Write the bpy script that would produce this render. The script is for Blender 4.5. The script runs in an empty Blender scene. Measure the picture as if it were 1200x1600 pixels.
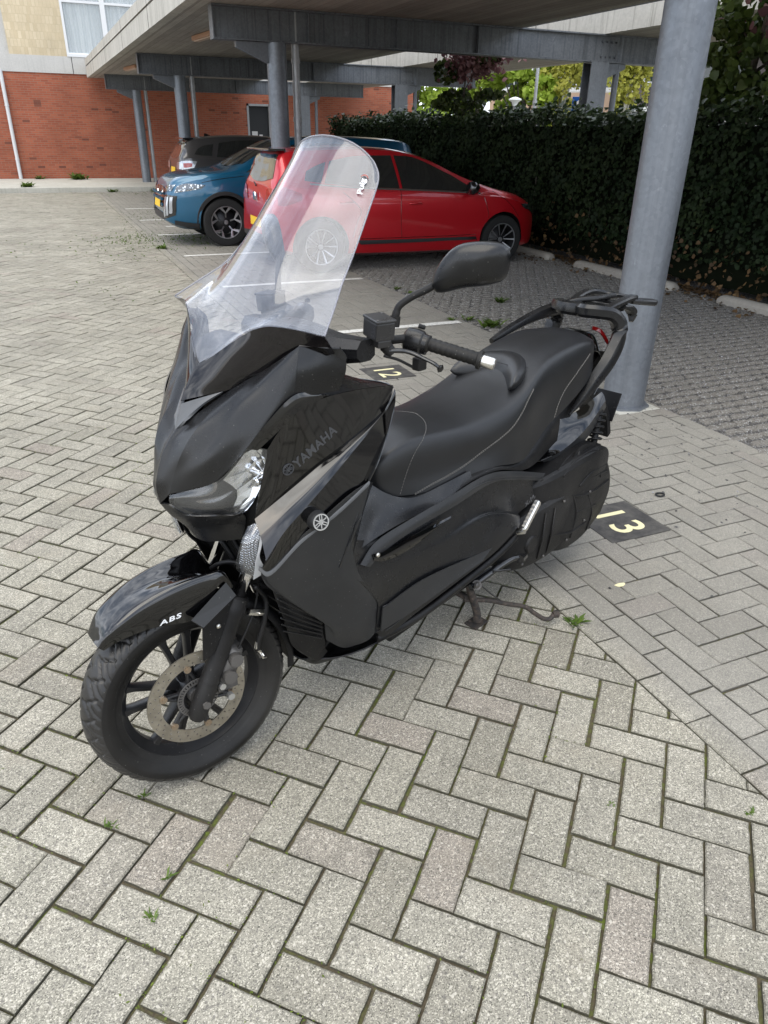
import bpy, bmesh, math, random
import numpy as np
from mathutils import Vector, Matrix, geometry
from mathutils.bvhtree import BVHTree
R = math.radians
SC = bpy.context.scene
COL = SC.collection

# ---------------------------------------------------------------- camera
CAM = Vector((0, 0, 1.587))
c_r = Vector((0.91675581, -0.39918711, 0.01443758))
c_u = Vector((0.17132277, 0.42558906, 0.88855076))
c_d = Vector((0.36084249, 0.81211058, -0.45855109))
FPX = 1145.0
cd = bpy.data.cameras.new('camera')
cam = bpy.data.objects.new('camera', cd); COL.objects.link(cam)
M = Matrix((( c_r.x, c_u.x, -c_d.x, CAM.x), (c_r.y, c_u.y, -c_d.y, CAM.y), (c_r.z, c_u.z, -c_d.z, CAM.z), (0, 0, 0, 1)))
cam.matrix_world = M
cd.sensor_fit = 'VERTICAL'; cd.sensor_height = 24; cd.lens = 24 * FPX / 1600
cd.clip_start = 0.02; cd.clip_end = 2000
cd.dof.use_dof = False
SC.camera = cam

# ---------------------------------------------------------------- world, sun, exposure
SUN_EL, SUN_AZ = R(48), R(-62)        # azimuth of the direction towards the sun, measured from +Y to -X side
w = bpy.data.worlds.new('World'); SC.world = w; w.use_nodes = True
nt = w.node_tree; nt.nodes.clear()
def wn(t, **k):
    n = nt.nodes.new(t)
    for a, b in k.items(): setattr(n, a, b)
    return n
out = wn('ShaderNodeOutputWorld'); bg = wn('ShaderNodeBackground')
sky = wn('ShaderNodeTexSky', sky_type='NISHITA', sun_disc=False, sun_elevation=SUN_EL, sun_rotation=R(-135), air_density=1.0, dust_density=1.5)
tc = wn('ShaderNodeTexCoord'); mp = wn('ShaderNodeMapping'); mp.inputs['Scale'].default_value = (1.0, 1.0, 2.6)
no = wn('ShaderNodeTexNoise'); no.inputs['Scale'].default_value = 2.3; no.inputs['Detail'].default_value = 9; no.inputs['Roughness'].default_value = .6; no.inputs['Distortion'].default_value = .3
rp = wn('ShaderNodeValToRGB'); rp.color_ramp.elements[0].position = .28; rp.color_ramp.elements[1].position = .60
no2 = wn('ShaderNodeTexNoise'); no2.inputs['Scale'].default_value = 5; no2.inputs['Detail'].default_value = 7
rp2 = wn('ShaderNodeValToRGB'); rp2.color_ramp.elements[0].position = .36; rp2.color_ramp.elements[1].position = .66
rp2.color_ramp.elements[0].color = (5.2, 6.0, 7.4, 1); rp2.color_ramp.elements[1].color = (16.0, 16.6, 17.6, 1)
mx = wn('ShaderNodeMixRGB')
L = nt.links.new
L(tc.outputs['Generated'], mp.inputs['Vector']); L(mp.outputs[0], no.inputs['Vector']); L(mp.outputs[0], no2.inputs['Vector'])
L(no.outputs['Fac'], rp.inputs[0]); L(no2.outputs['Fac'], rp2.inputs[0])
L(rp.outputs[0], mx.inputs[0]); L(sky.outputs[0], mx.inputs[1]); L(rp2.outputs[0], mx.inputs[2])
L(mx.outputs[0], bg.inputs['Color']); bg.inputs['Strength'].default_value = 0.12
L(bg.outputs[0], out.inputs[0])
sd = bpy.data.lights.new('sun', 'SUN'); sun = bpy.data.objects.new('sun', sd); COL.objects.link(sun)
sd.energy = 1.2; sd.angle = R(55); sd.color = (1.0, 0.92, 0.76)
sv = Vector((-0.45, -0.35, 1.35)).normalized()     # towards the sun: behind and left of the photographer
sun.rotation_euler = sv.to_track_quat('Z', 'Y').to_euler()
SC.view_settings.view_transform = 'Standard'; SC.view_settings.look = 'None'
SC.view_settings.exposure = 0.85; SC.view_settings.gamma = 1
SC.cycles.max_bounces = 8; SC.cycles.transparent_max_bounces = 12
SC.cycles.caustics_reflective = False; SC.cycles.caustics_refractive = False

# ---------------------------------------------------------------- helpers: objects
def tag(o, label=None, cat=None, group=None, kind=None):
    if label: o['label'] = label
    if cat: o['category'] = cat
    if group: o['group'] = group
    if kind: o['kind'] = kind
    return o
def empty(name, loc=(0, 0, 0), rz=0.0, **k):
    o = bpy.data.objects.new(name, None); COL.objects.link(o)
    o.location = loc; o.rotation_euler = (0, 0, rz); o.empty_display_size = .1
    return tag(o, **k)
def mesh(name, V, F, mat=None, parent=None, smooth=False, sharp=None, **k):
    me = bpy.data.meshes.new(name)
    me.from_pydata([tuple(v) for v in V], [], [tuple(f) for f in F]); me.update()
    return mobj(name, me, mat, parent, smooth, sharp, **k)
def mobj(name, me, mat=None, parent=None, smooth=False, sharp=None, **k):
    if smooth:
        me.polygons.foreach_set('use_smooth', [True] * len(me.polygons))
        if sharp: me.set_sharp_from_angle(angle=R(sharp))
    for m in (mat if isinstance(mat, (list, tuple)) else [mat] if mat else []): me.materials.append(m)
    o = bpy.data.objects.new(name, me); COL.objects.link(o)
    if parent: o.parent = parent
    return tag(o, **k)
class MB:
    """collects shapes into one mesh"""
    def __init__(s): s.V = []; s.F = []; s.mi = []
    def add(s, V, F, mi=0):
        b = len(s.V); s.V += [tuple(v) for v in V]; s.F += [tuple(i + b for i in f) for f in F]; s.mi += [mi] * len(F); return s
    def box(s, a, b, mi=0, M_=None):
        (x0, y0, z0), (x1, y1, z1) = a, b
        V = [(x0,y0,z0),(x1,y0,z0),(x1,y1,z0),(x0,y1,z0),(x0,y0,z1),(x1,y0,z1),(x1,y1,z1),(x0,y1,z1)]
        if M_ is not None: V = [M_ @ Vector(v) for v in V]
        return s.add(V, [(0,3,2,1),(4,5,6,7),(0,1,5,4),(1,2,6,5),(2,3,7,6),(3,0,4,7)], mi)
    def tube(s, path, rad, n=12, cap=True, mi=0, flat=1.0, up=None):
        """tube along a path, rad a number or a list"""
        P = [Vector(p) for p in path]; m = len(P)
        rs = rad if isinstance(rad, (list, tuple)) else [rad] * m
        V = []; prev = None
        for i in range(m):
            t = (P[min(i + 1, m - 1)] - P[max(i - 1, 0)]).normalized()
            if prev is None:
                a = Vector(up) if up else (Vector((0, 0, 1)) if abs(t.z) < .9 else Vector((1, 0, 0)))
                n1 = (a - t * a.dot(t)).normalized()
            else: n1 = (prev - t * prev.dot(t)).normalized()
            prev = n1; n2 = t.cross(n1)
            for j in range(n):
                an = 2 * math.pi * j / n
                V.append(P[i] + rs[i] * (math.cos(an) * n1 * flat + math.sin(an) * n2))
        F = [(i*n+j, i*n+(j+1)%n, (i+1)*n+(j+1)%n, (i+1)*n+j) for i in range(m-1) for j in range(n)]
        if cap: F += [tuple(range(n))[::-1], tuple((m-1)*n + j for j in range(n))]
        return s.add(V, F, mi)
    def lathe(s, prof, n=48, M_=None, mi=0, closed=False):
        """prof: (radius, height) revolved round local Y axis (height along Y)"""
        m = len(prof); V = []
        for j in range(n):
            an = 2 * math.pi * j / n
            for (r_, h_) in prof:
                v = Vector((r_ * math.cos(an), h_, r_ * math.sin(an)))
                V.append(M_ @ v if M_ is not None else v)
        mm = m if closed else m - 1
        F = [(j*m+i, j*m+(i+1)%m, ((j+1)%n)*m+(i+1)%m, ((j+1)%n)*m+i) for j in range(n) for i in range(mm)]
        return s.add(V, F, mi)
    def loft(s, secs, closed=True, cap=True, mi=0):
        n = len(secs[0]); V = [v for c in secs for v in c]; m = len(secs)
        nn = n if closed else n - 1
        F = [(i*n+j, i*n+(j+1)%n, (i+1)*n+(j+1)%n, (i+1)*n+j) for i in range(m-1) for j in range(nn)]
        if cap and closed: F += [tuple(range(n))[::-1], tuple((m-1)*n + j for j in range(n))]
        return s.add(V, F, mi)
    def obj(s, name, mat, parent=None, smooth=False, sharp=None, weld=0, bevel=0, **k):
        o = mesh(name, s.V, s.F, mat, parent, False, **k)
        if isinstance(mat, (list, tuple)): o.data.polygons.foreach_set('material_index', s.mi)
        bm = bmesh.new(); bm.from_mesh(o.data)
        if weld: bmesh.ops.remove_doubles(bm, verts=bm.verts, dist=weld)
        bmesh.ops.recalc_face_normals(bm, faces=bm.faces)
        if bevel:
            es = [e for e in bm.edges if len(e.link_faces) == 2 and e.calc_face_angle(0) > R(35)]
            bmesh.ops.bevel(bm, geom=es, offset=bevel, segments=2, profile=.6, affect='EDGES', clamp_overlap=True)
        bm.to_mesh(o.data); bm.free()
        if smooth:
            o.data.polygons.foreach_set('use_smooth', [True] * len(o.data.polygons))
            o.data.set_sharp_from_angle(angle=R(sharp or 180))
        return o
def cr(p0, p1, p2, p3, t):
    return .5 * ((2*p1) + (-p0 + p2)*t + (2*p0 - 5*p1 + 4*p2 - p3)*t*t + (-p0 + 3*p1 - 3*p2 + p3)*t**3)
def spl(P, n):
    """Catmull-Rom through P, n samples per span, rows of any numpy shape"""
    P = [np.array(p, float) for p in P]
    Q = [2*P[0]-P[1]] + P + [2*P[-1]-P[-2]]
    o = []
    for i in range(len(P) - 1):
        for k in range(n): o.append(cr(Q[i], Q[i+1], Q[i+2], Q[i+3], k / n))
    o.append(P[-1]); return np.array(o)
def grid_faces(m, n, close_u=False):
    F = []
    for i in range(m - 1):
        for j in range(n - (0 if close_u else 1)):
            F.append((i*n+j, i*n+(j+1) % n, (i+1)*n+(j+1) % n, (i+1)*n+j))
    return F
def copy_tree(o, parent=None, loc=None, rz=None, label=None):
    c = o.copy(); COL.objects.link(c)
    if parent: c.parent = parent
    if loc is not None: c.location = loc
    if rz is not None: c.rotation_euler = (0, 0, rz)
    if label: c['label'] = label
    for ch in list(o.children): copy_tree(ch, c)
    return c
def text_mesh(name, body, size, ext, mat, parent=None, M_=Matrix.Identity(4), shear=0, bold=0, space=1.0, sx=1.0, **k):
    cu = bpy.data.curves.new('lettering', 'FONT'); cu.body = body; cu.size = size; cu.extrude = ext; cu.shear = shear
    cu.offset = bold; cu.space_character = space; cu.align_x = 'CENTER'; cu.align_y = 'CENTER'; cu.resolution_u = 4
    to = bpy.data.objects.new('tmp', cu); COL.objects.link(to)
    dg = bpy.context.evaluated_depsgraph_get(); dg.update()
    me = bpy.data.meshes.new_from_object(to.evaluated_get(dg)); bpy.data.objects.remove(to); bpy.data.curves.remove(cu)
    me.materials.clear(); me.transform(M_ @ Matrix.Diagonal((sx, 1, 1, 1)))
    me.name = name
    return mobj(name, me, mat, parent, **k)
def flat_shape(loops, ext, bevel=0):
    """filled 2D curve (holes allowed) extruded by ext along z -> mesh"""
    cu = bpy.data.curves.new('shape', 'CURVE'); cu.dimensions = '2D'; cu.fill_mode = 'BOTH'; cu.extrude = ext; cu.bevel_depth = bevel
    for lp in loops:
        sp = cu.splines.new('POLY'); sp.points.add(len(lp) - 1)
        for p, q in zip(sp.points, lp): p.co = (q[0], q[1], 0, 1)
        sp.use_cyclic_u = True
    to = bpy.data.objects.new('tmp', cu); COL.objects.link(to)
    dg = bpy.context.evaluated_depsgraph_get(); dg.update()
    me = bpy.data.meshes.new_from_object(to.evaluated_get(dg)); bpy.data.objects.remove(to); bpy.data.curves.remove(cu)
    return me
def circ(cx, cy, r, n=20): return [(cx + r*math.cos(2*math.pi*i/n), cy + r*math.sin(2*math.pi*i/n)) for i in range(n)]

# ---------------------------------------------------------------- helpers: materials
def mat(name, col=(.5, .5, .5), rough=.5, metal=0.0, spec=.5, coat=0.0, coat_r=.05, trans=0, ior=1.45, alpha=1, emit=None):
    m = bpy.data.materials.new(name); m.use_nodes = True
    b = m.node_tree.nodes['Principled BSDF']
    b.inputs['Base Color'].default_value = (*col, 1); b.inputs['Roughness'].default_value = rough
    b.inputs['Metallic'].default_value = metal; b.inputs['Specular IOR Level'].default_value = spec
    b.inputs['Coat Weight'].default_value = coat; b.inputs['Coat IOR'].default_value = 1.5; b.inputs['Coat Roughness'].default_value = coat_r
    b.inputs['Transmission Weight'].default_value = trans; b.inputs['IOR'].default_value = ior; b.inputs['Alpha'].default_value = alpha
    return m
class N:
    """small node-graph builder on a material"""
    def __init__(s, m):
        s.m = m; s.t = m.node_tree; s.b = s.t.nodes.get('Principled BSDF'); s.c = s.t.nodes.new('ShaderNodeTexCoord')
        s.geo = s.t.nodes.new('ShaderNodeNewGeometry')
    def n(s, t, ins=None, **k):
        x = s.t.nodes.new(t)
        for a, b in k.items(): setattr(x, a, b)
        for a, v in (ins or {}).items():
            if isinstance(v, bpy.types.NodeSocket): s.t.links.new(v, x.inputs[a])
            else: x.inputs[a].default_value = v
        return x
    def pos(s, sc=(1, 1, 1), rot=(0, 0, 0), world=True):
        return s.n('ShaderNodeMapping', {'Vector': s.geo.outputs['Position'] if world else s.c.outputs['Object'], 'Scale': sc, 'Rotation': rot}).outputs[0]
    def noise(s, v, scale, detail=4, rough=.55, dist=0): return s.n('ShaderNodeTexNoise', {'Vector': v, 'Scale': scale, 'Detail': detail, 'Roughness': rough, 'Distortion': dist}).outputs['Fac']
    def voro(s, v, scale, feature='F1', out='Distance', rnd=1): return s.n('ShaderNodeTexVoronoi', {'Vector': v, 'Scale': scale, 'Randomness': rnd}, feature=feature).outputs[out]
    def ramp(s, f, stops, interp='LINEAR'):
        r = s.n('ShaderNodeValToRGB', {0: f}); e = r.color_ramp; e.interpolation = interp
        while len(e.elements) < len(stops): e.elements.new(.5)
        for el, (p, c) in zip(e.elements, stops):
            el.position = p; el.color = (*c, 1) if isinstance(c, (tuple, list)) else (c, c, c, 1)
        return r.outputs[0]
    def mix(s, f, a, b, mode='MIX'):
        x = s.n('ShaderNodeMixRGB', blend_type=mode)
        for i, v in enumerate((f, a, b)):
            if isinstance(v, bpy.types.NodeSocket): s.t.links.new(v, x.inputs[i])
            else: x.inputs[i].default_value = v if i == 0 else ((*v, 1) if isinstance(v, (tuple, list)) else (v, v, v, 1))
        return x.outputs[0]
    def math(s, op, a, b=0.0, c=0.0):
        x = s.n('ShaderNodeMath', operation=op)
        for i, v in enumerate((a, b, c)):
            if isinstance(v, bpy.types.NodeSocket): s.t.links.new(v, x.inputs[i])
            else: x.inputs[i].default_value = v
        return x.outputs[0]
    def bump(s, h, st=.3, dist=.01, normal=None):
        d = {'Height': h, 'Strength': st, 'Distance': dist}
        if normal: d['Normal'] = normal
        return s.n('ShaderNodeBump', d).outputs[0]
    def out(s, col=None, rough=None, nrm=None, **k):
        if col is not None: s.t.links.new(col, s.b.inputs['Base Color'])
        if rough is not None: s.t.links.new(rough, s.b.inputs['Roughness'])
        if nrm is not None: s.t.links.new(nrm, s.b.inputs['Normal'])
        return s.m
def grainy(name, col, rough, bump=.15, scale=900, var=.25, spec=.5, metal=0, coat=0, dust=0.0, world=False):
    """plastic / painted surface with a fine grain, slight colour variation and optional dust"""
    m = mat(name, col, rough, metal, spec, coat); g = N(m); p = g.pos(world=world)
    n1 = g.noise(p, 6, 5); n2 = g.noise(p, scale, 2)
    c = g.mix(g.ramp(n1, [(.3, 0.0), (.7, 1.0)]), tuple(x * (1 - var) for x in col), tuple(min(1, x * (1 + var)) for x in col))
    if dust:
        v = g.voro(p, 120); sp = g.ramp(v, [(.08, 1.0), (.15, 0.0)]); msk = g.ramp(g.voro(p, 120, out='Color'), [(.62, 0.0), (.80, 1.0)])
        c = g.mix(g.math('MULTIPLY', g.math('MULTIPLY', sp, msk), dust), c, (.30, .29, .27))
        c = g.mix(g.math('MULTIPLY', g.ramp(g.noise(p, 3, 6), [(.45, 0.0), (.75, 1.0)]), dust * .10), c, (.30, .28, .25))
    r = g.ramp(g.noise(p, 14, 5), [(.3, max(0, rough - .06)), (.7, min(1, rough + .08))])
    nb = g.bump(n2, bump, .0008) if bump else None
    return g.out(c, r, nb)
# ================================================================= materials of the setting
def mk_brick_paver():
    m = mat('concrete_paver', (.33, .32, .29), .85, spec=.25); g = N(m); p = g.pos()
    isl = g.geo.outputs['Random Per Island']
    base = g.ramp(isl, [(0, (.255, .238, .195)), (.25, (.312, .294, .242)), (.5, (.285, .268, .222)), (.75, (.335, .315, .262)), (.9, (.268, .252, .21)), (1, (.285, .255, .215))])
    cells = g.n('ShaderNodeTexVoronoi', {'Vector': p, 'Scale': 430.0}).outputs['Color']
    cv = g.n('ShaderNodeSeparateColor', {0: cells}).outputs[0]
    spk = g.ramp(cv, [(0, .30), (.09, .62), (.40, .95), (.80, 1.10), (.94, 1.75)])
    c = g.mix(1.0, base, spk, 'MULTIPLY')
    cells2 = g.n('ShaderNodeTexVoronoi', {'Vector': p, 'Scale': 210.0}).outputs['Color']
    c2 = g.n('ShaderNodeSeparateColor', {0: cells2}).outputs[1]
    c = g.mix(g.ramp(c2, [(.92, 0.0), (.95, .6)]), c, (.13, .12, .11))
    c = g.mix(g.ramp(g.n('ShaderNodeSeparateColor', {0: cells2}).outputs[0], [(.95, 0.0), (.97, .55)]), c, (.62, .58, .50))
    dirt = g.mix(1.0, g.ramp(g.noise(p, 1.3, 6, .6), [(.35, .82), (.7, 1.09)]), g.ramp(g.noise(p, 9, 5, .65), [(.3, .86), (.65, 1.06)]), 'MULTIPLY')
    c = g.mix(1.0, c, dirt, 'MULTIPLY')
    brown = g.ramp(g.noise(p, 4.5, 5, .6), [(.56, 0.0), (.8, .5)])
    c = g.mix(brown, c, (.20, .17, .13))
    spots = g.ramp(g.voro(p, 5.5), [(.05, .6), (.10, 0.0)]); c = g.mix(g.math('MULTIPLY', spots, g.ramp(g.noise(p, 2, 3), [(.5, 0.0), (.6, 1.0)])), c, (.10, .09, .075))
    # bevels and sides of the bricks carry moss and dirt
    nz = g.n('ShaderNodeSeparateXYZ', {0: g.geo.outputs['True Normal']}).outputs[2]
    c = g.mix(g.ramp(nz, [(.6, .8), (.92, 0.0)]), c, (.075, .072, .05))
    # greyer bay pavers, darkened too: the carport roof's shade put into the colour
    x = g.n('ShaderNodeSeparateXYZ', {0: g.geo.outputs['Position']}).outputs[0]
    c = g.mix(g.ramp(g.math('MULTIPLY', x, .2), [(.305, 0.0), (.33, .55)]), c, (.205, .196, .180))
    h = g.mix(.5, g.ramp(cv, [(0, 0.0), (1, 1.0)]), g.noise(p, 500, 3))
    g.out(c, None, g.bump(h, .55, .0025)); return m
def mk_joint():
    m = mat('joint_soil', (.05, .045, .03), .95, spec=.1); g = N(m); p = g.pos()
    moss = g.ramp(g.noise(p, 2.2, 6, .65), [(.42, 0.0), (.62, 1.0)])
    fine = g.ramp(g.noise(p, 60, 4), [(.4, 0.0), (.6, 1.0)])
    soil = g.mix(g.noise(p, 120, 4), (.05, .042, .03), (.15, .125, .085))
    green = g.mix(g.noise(p, 90, 3), (.06, .08, .015), (.17, .22, .04))
    c = g.mix(g.math('MULTIPLY', moss, fine), soil, green)
    g.out(c, None, g.bump(g.noise(p, 150, 4), .8, .006)); return m
M_PAV = mk_brick_paver(); M_JOINT = mk_joint()
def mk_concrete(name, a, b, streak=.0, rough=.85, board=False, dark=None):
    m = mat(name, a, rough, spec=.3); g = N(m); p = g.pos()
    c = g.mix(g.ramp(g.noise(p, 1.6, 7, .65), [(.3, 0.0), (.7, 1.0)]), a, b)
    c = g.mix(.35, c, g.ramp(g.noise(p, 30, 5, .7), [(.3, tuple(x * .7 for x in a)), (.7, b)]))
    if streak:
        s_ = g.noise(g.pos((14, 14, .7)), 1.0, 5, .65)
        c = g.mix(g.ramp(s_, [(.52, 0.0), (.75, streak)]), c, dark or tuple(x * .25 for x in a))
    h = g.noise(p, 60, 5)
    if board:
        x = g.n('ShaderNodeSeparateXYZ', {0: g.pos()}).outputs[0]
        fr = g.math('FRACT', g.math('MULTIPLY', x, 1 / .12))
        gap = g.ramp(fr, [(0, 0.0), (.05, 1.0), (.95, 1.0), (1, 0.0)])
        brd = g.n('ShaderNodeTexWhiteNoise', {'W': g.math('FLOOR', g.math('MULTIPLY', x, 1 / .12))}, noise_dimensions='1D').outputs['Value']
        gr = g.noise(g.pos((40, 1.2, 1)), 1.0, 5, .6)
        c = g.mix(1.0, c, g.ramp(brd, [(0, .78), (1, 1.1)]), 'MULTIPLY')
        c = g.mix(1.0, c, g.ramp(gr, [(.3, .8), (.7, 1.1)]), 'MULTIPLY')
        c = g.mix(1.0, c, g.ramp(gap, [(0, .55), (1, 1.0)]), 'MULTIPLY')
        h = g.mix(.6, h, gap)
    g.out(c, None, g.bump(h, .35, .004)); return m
M_CONC = mk_concrete('fascia_concrete', (.40, .385, .35), (.56, .54, .49), .75, dark=(.10, .095, .07))
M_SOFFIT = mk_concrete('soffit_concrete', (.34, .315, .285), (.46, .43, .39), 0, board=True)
M_KERB = mk_concrete('kerb_concrete', (.36, .35, .31), (.52, .51, .46), .4, dark=(.10, .11, .06))
M_BAND = mk_concrete('band_concrete', (.46, .45, .43), (.55, .54, .51), .15)
M_STOP = mk_concrete('stop_concrete', (.30, .275, .235), (.40, .375, .33), 0)
def mk_galv(name, a, b, streak=.3):
    m = mat(name, a, .45, .55, .5); g = N(m); p = g.pos()
    c = g.mix(g.ramp(g.noise(p, 2.3, 6, .6), [(.3, 0.0), (.7, 1.0)]), a, b)
    c = g.mix(.5, c, g.ramp(g.voro(p, 45, out='Color'), [(0, a), (1, b)]))
    s_ = g.noise(g.pos((26, 26, .5)), 1.0, 5, .65)
    c = g.mix(g.ramp(s_, [(.5, 0.0), (.72, streak)]), c, tuple(x * .45 for x in a))
    c = g.mix(g.ramp(g.noise(p, 7, 6, .7), [(.62, 0.0), (.78, .5)]), c, (.45, .47, .50))
    g.out(c, g.ramp(g.noise(p, 20, 4), [(.3, .38), (.7, .6)]), g.bump(g.noise(p, 220, 3), .12, .001)); return m
M_COLM = mk_galv('galvanised_column', (.145, .158, .178), (.215, .232, .256), .25)
M_BEAM = mk_galv('galvanised_beam', (.12, .13, .145), (.21, .225, .245), .75)
M_PIPE = mk_galv('zinc_pipe', (.30, .31, .32), (.42, .43, .44), .3)
def mk_bricks(name, c1, c2, mortar, w_, h_, mort, dark=.05, axis='X', bias=0.0):
    m = mat(name, c1, .9, spec=.2); g = N(m)
    sx = g.n('ShaderNodeSeparateXYZ', {0: g.geo.outputs['Position']})
    v = g.n('ShaderNodeCombineXYZ', {0: sx.outputs[0 if axis == 'X' else 1], 1: sx.outputs[2], 2: 0.0}).outputs[0]
    b = g.n('ShaderNodeTexBrick', {'Vector': v, 'Color1': (*c1, 1), 'Color2': (*c2, 1), 'Mortar': (*mortar, 1), 'Scale': 1.0, 'Mortar Size': mort, 'Mortar Smooth': .2, 'Bias': bias, 'Brick Width': w_, 'Row Height': h_})
    p = g.pos()
    c = g.mix(1.0, b.outputs['Color'], g.ramp(g.noise(p, .9, 6, .6), [(.3, .78), (.7, 1.15)]), 'MULTIPLY')
    # single dark burnt bricks
    cell = g.n('ShaderNodeTexWhiteNoise', {'Vector': g.n('ShaderNodeVectorMath', {0: g.n('ShaderNodeVectorMath', {0: v, 1: (1 / w_, 1 / h_, 1)}, operation='MULTIPLY').outputs[0]}, operation='FLOOR').outputs[0]}, noise_dimensions='3D').outputs['Value']
    c = g.mix(g.ramp(cell, [(1 - dark, 0.0), (1 - dark + .002, .75)]), c, (.07, .04, .035))
    c = g.mix(.25, c, g.ramp(g.noise(p, 45, 4), [(.3, tuple(x * .6 for x in c1)), (.7, c2)]))
    g.out(c, None, g.bump(b.outputs['Fac'], -.6, .01)); return m
M_RED = mk_bricks('red_brick', (.40, .125, .070), (.28, .080, .048), (.27, .165, .12), .21, .0625, .009, .018)
M_CREAM = mk_bricks('cream_brick', (.62, .53, .38), (.52, .43, .29), (.50, .42, .29), .105, .21, .008, 0)
M_GLASSW = mat('window_glass', (.03, .04, .045), .04, spec=.8)
M_FRAMEW = mat('white_frame', (.62, .63, .64), .4); M_DARKFRAME = mat('dark_frame', (.02, .022, .025), .4)
M_CURTAIN = mat('curtain', (.66, .68, .69), .8)
g = N(M_CURTAIN); g.out(g.ramp(g.noise(g.pos((18, 1, .3)), 1.0, 4), [(.35, (.42, .46, .48)), (.65, (.82, .84, .84))]))
M_WHITE = mat('road_paint', (.62, .61, .57), .8); g = N(M_WHITE); pp = g.pos()
g.out(g.mix(g.ramp(g.noise(pp, 35, 5, .7), [(.48, 0.0), (.66, .75)]), (.66, .65, .61), (.30, .29, .27)))
M_TILE = mat('black_tile', (.055, .052, .05), .85); g = N(M_TILE); pp = g.pos()
g.out(g.mix(g.ramp(g.noise(pp, 12, 6, .7), [(.4, 0.0), (.7, 1.0)]), (.04, .038, .038), (.10, .095, .085)), None, g.bump(g.noise(pp, 300, 3), .4, .002))
M_CREAMP = mat('cream_paint', (.72, .66, .40), .8)

# ================================================================= ground and paving
GZ = -0.014
gb = MB(); gb.add([(-600, -600, GZ), (600, -600, GZ), (600, 600, GZ), (-600, 600, GZ)], [(0, 1, 2, 3)])
M_FAR = mat('far_paving', (.27, .26, .235), .9); g = N(M_FAR); pp = g.pos()
g.out(g.mix(g.ramp(g.noise(pp, .5, 6), [(.35, 0.0), (.65, 1.0)]), (.20, .19, .155), (.28, .265, .22)))
gb.obj('ground', M_FAR, kind='structure')
gb = MB(); gb.add([(-4.3, -1.3, GZ+.003), (3.6, -1.3, GZ+.003), (3.6, 24, GZ+.003), (-4.3, 24, GZ+.003)], [(0, 1, 2, 3)]); gb.obj('joint_soil', M_JOINT, kind='structure')

def clip(poly, n, d):
    """keep the side n.p <= d"""
    o = []
    for i in range(len(poly)):
        a, b = poly[i], poly[(i + 1) % len(poly)]
        da, db = a[0]*n[0] + a[1]*n[1] - d, b[0]*n[0] + b[1]*n[1] - d
        if da <= 0: o.append(a)
        if da * db < 0:
            t = da / (da - db); o.append((a[0] + (b[0]-a[0])*t, a[1] + (b[1]-a[1])*t))
    return o
rng = random.Random(5)
BV, BF = [], []
def brick(poly, top=0.0, bev=.0035, gap=.0028, jit=.0012, wav=0.0):
    if len(poly) < 3: return
    A = sum(poly[i][0]*poly[(i+1) % len(poly)][1] - poly[(i+1) % len(poly)][0]*poly[i][1] for i in range(len(poly))) / 2
    if abs(A) < .0004: return
    if A < 0: poly = poly[::-1]
    def inset(pl, g_):
        o = []; n_ = len(pl)
        for i in range(n_):
            p0, p1, p2 = Vector(pl[i-1]), Vector(pl[i]), Vector(pl[(i+1) % n_])
            e1 = (p1-p0); e2 = (p2-p1)
            if e1.length < 1e-6 or e2.length < 1e-6: return None
            e1.normalize(); e2.normalize()
            n1 = Vector((-e1.y, e1.x)); n2 = Vector((-e2.y, e2.x)); b_ = n1 + n2
            if b_.length < .3: return None
            b_ = b_ / max(.35, b_.dot(n1)); o.append(p1 + b_ * g_)
        return o
    cx = sum(p[0] for p in poly)/len(poly); cy = sum(p[1] for p in poly)/len(poly)
    r_ = rng.gauss(0, .006); dx, dy = rng.gauss(0, jit), rng.gauss(0, jit)
    c_, s_ = math.cos(r_), math.sin(r_)
    poly = [((x-cx)*c_ - (y-cy)*s_ + cx + dx, (x-cx)*s_ + (y-cy)*c_ + cy + dy) for x, y in poly]
    o1 = inset(poly, gap); o2 = inset(poly, gap + bev)
    if not o1 or not o2: return
    if cy < 3.6 and abs(A) > .004:
        # worn, slightly ragged arrises on the blocks close by
        a1, a2 = [], []
        for i in range(len(o1)):
            p1, p2, q1, q2 = o1[i], o1[(i+1) % len(o1)], o2[i], o2[(i+1) % len(o1)]
            nn = max(1, int((p2-p1).length/.012)); cn = Vector((cx, cy))
            for k in range(nn):
                t_ = k/nn; w1 = 1 - (0 if k == 0 else rng.uniform(-.010, .014)); w2 = w1 - (0.0 if k == 0 else rng.uniform(-.004, .016) + (.02 if rng.random() < .03 else 0))
                a1.append(cn + (p1.lerp(p2, t_)-cn)*min(1.004, w1)); a2.append(cn + (q1.lerp(q2, t_)-cn)*min(1.0, w2))
        o1, o2 = a1, a2; poly = a1
    tz = top + rng.gauss(0, .0011); tx, ty = rng.gauss(0, .006), rng.gauss(0, .006)
    n_ = len(poly); b = len(BV)
    for p in o1: BV.append((p.x, p.y, GZ - .002))
    for p in o1: BV.append((p.x, p.y, tz - bev*.8 + (p.x-cx)*tx + (p.y-cy)*ty))
    for p in o2: BV.append((p.x, p.y, tz + (p.x-cx)*tx + (p.y-cy)*ty))
    for i in range(n_):
        j = (i+1) % n_
        BF.append((b+i, b+j, b+n_+j, b+n_+i)); BF.append((b+n_+i, b+n_+j, b+2*n_+j, b+2*n_+i))
    BF.append(tuple(b+2*n_+i for i in range(n_)))
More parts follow.
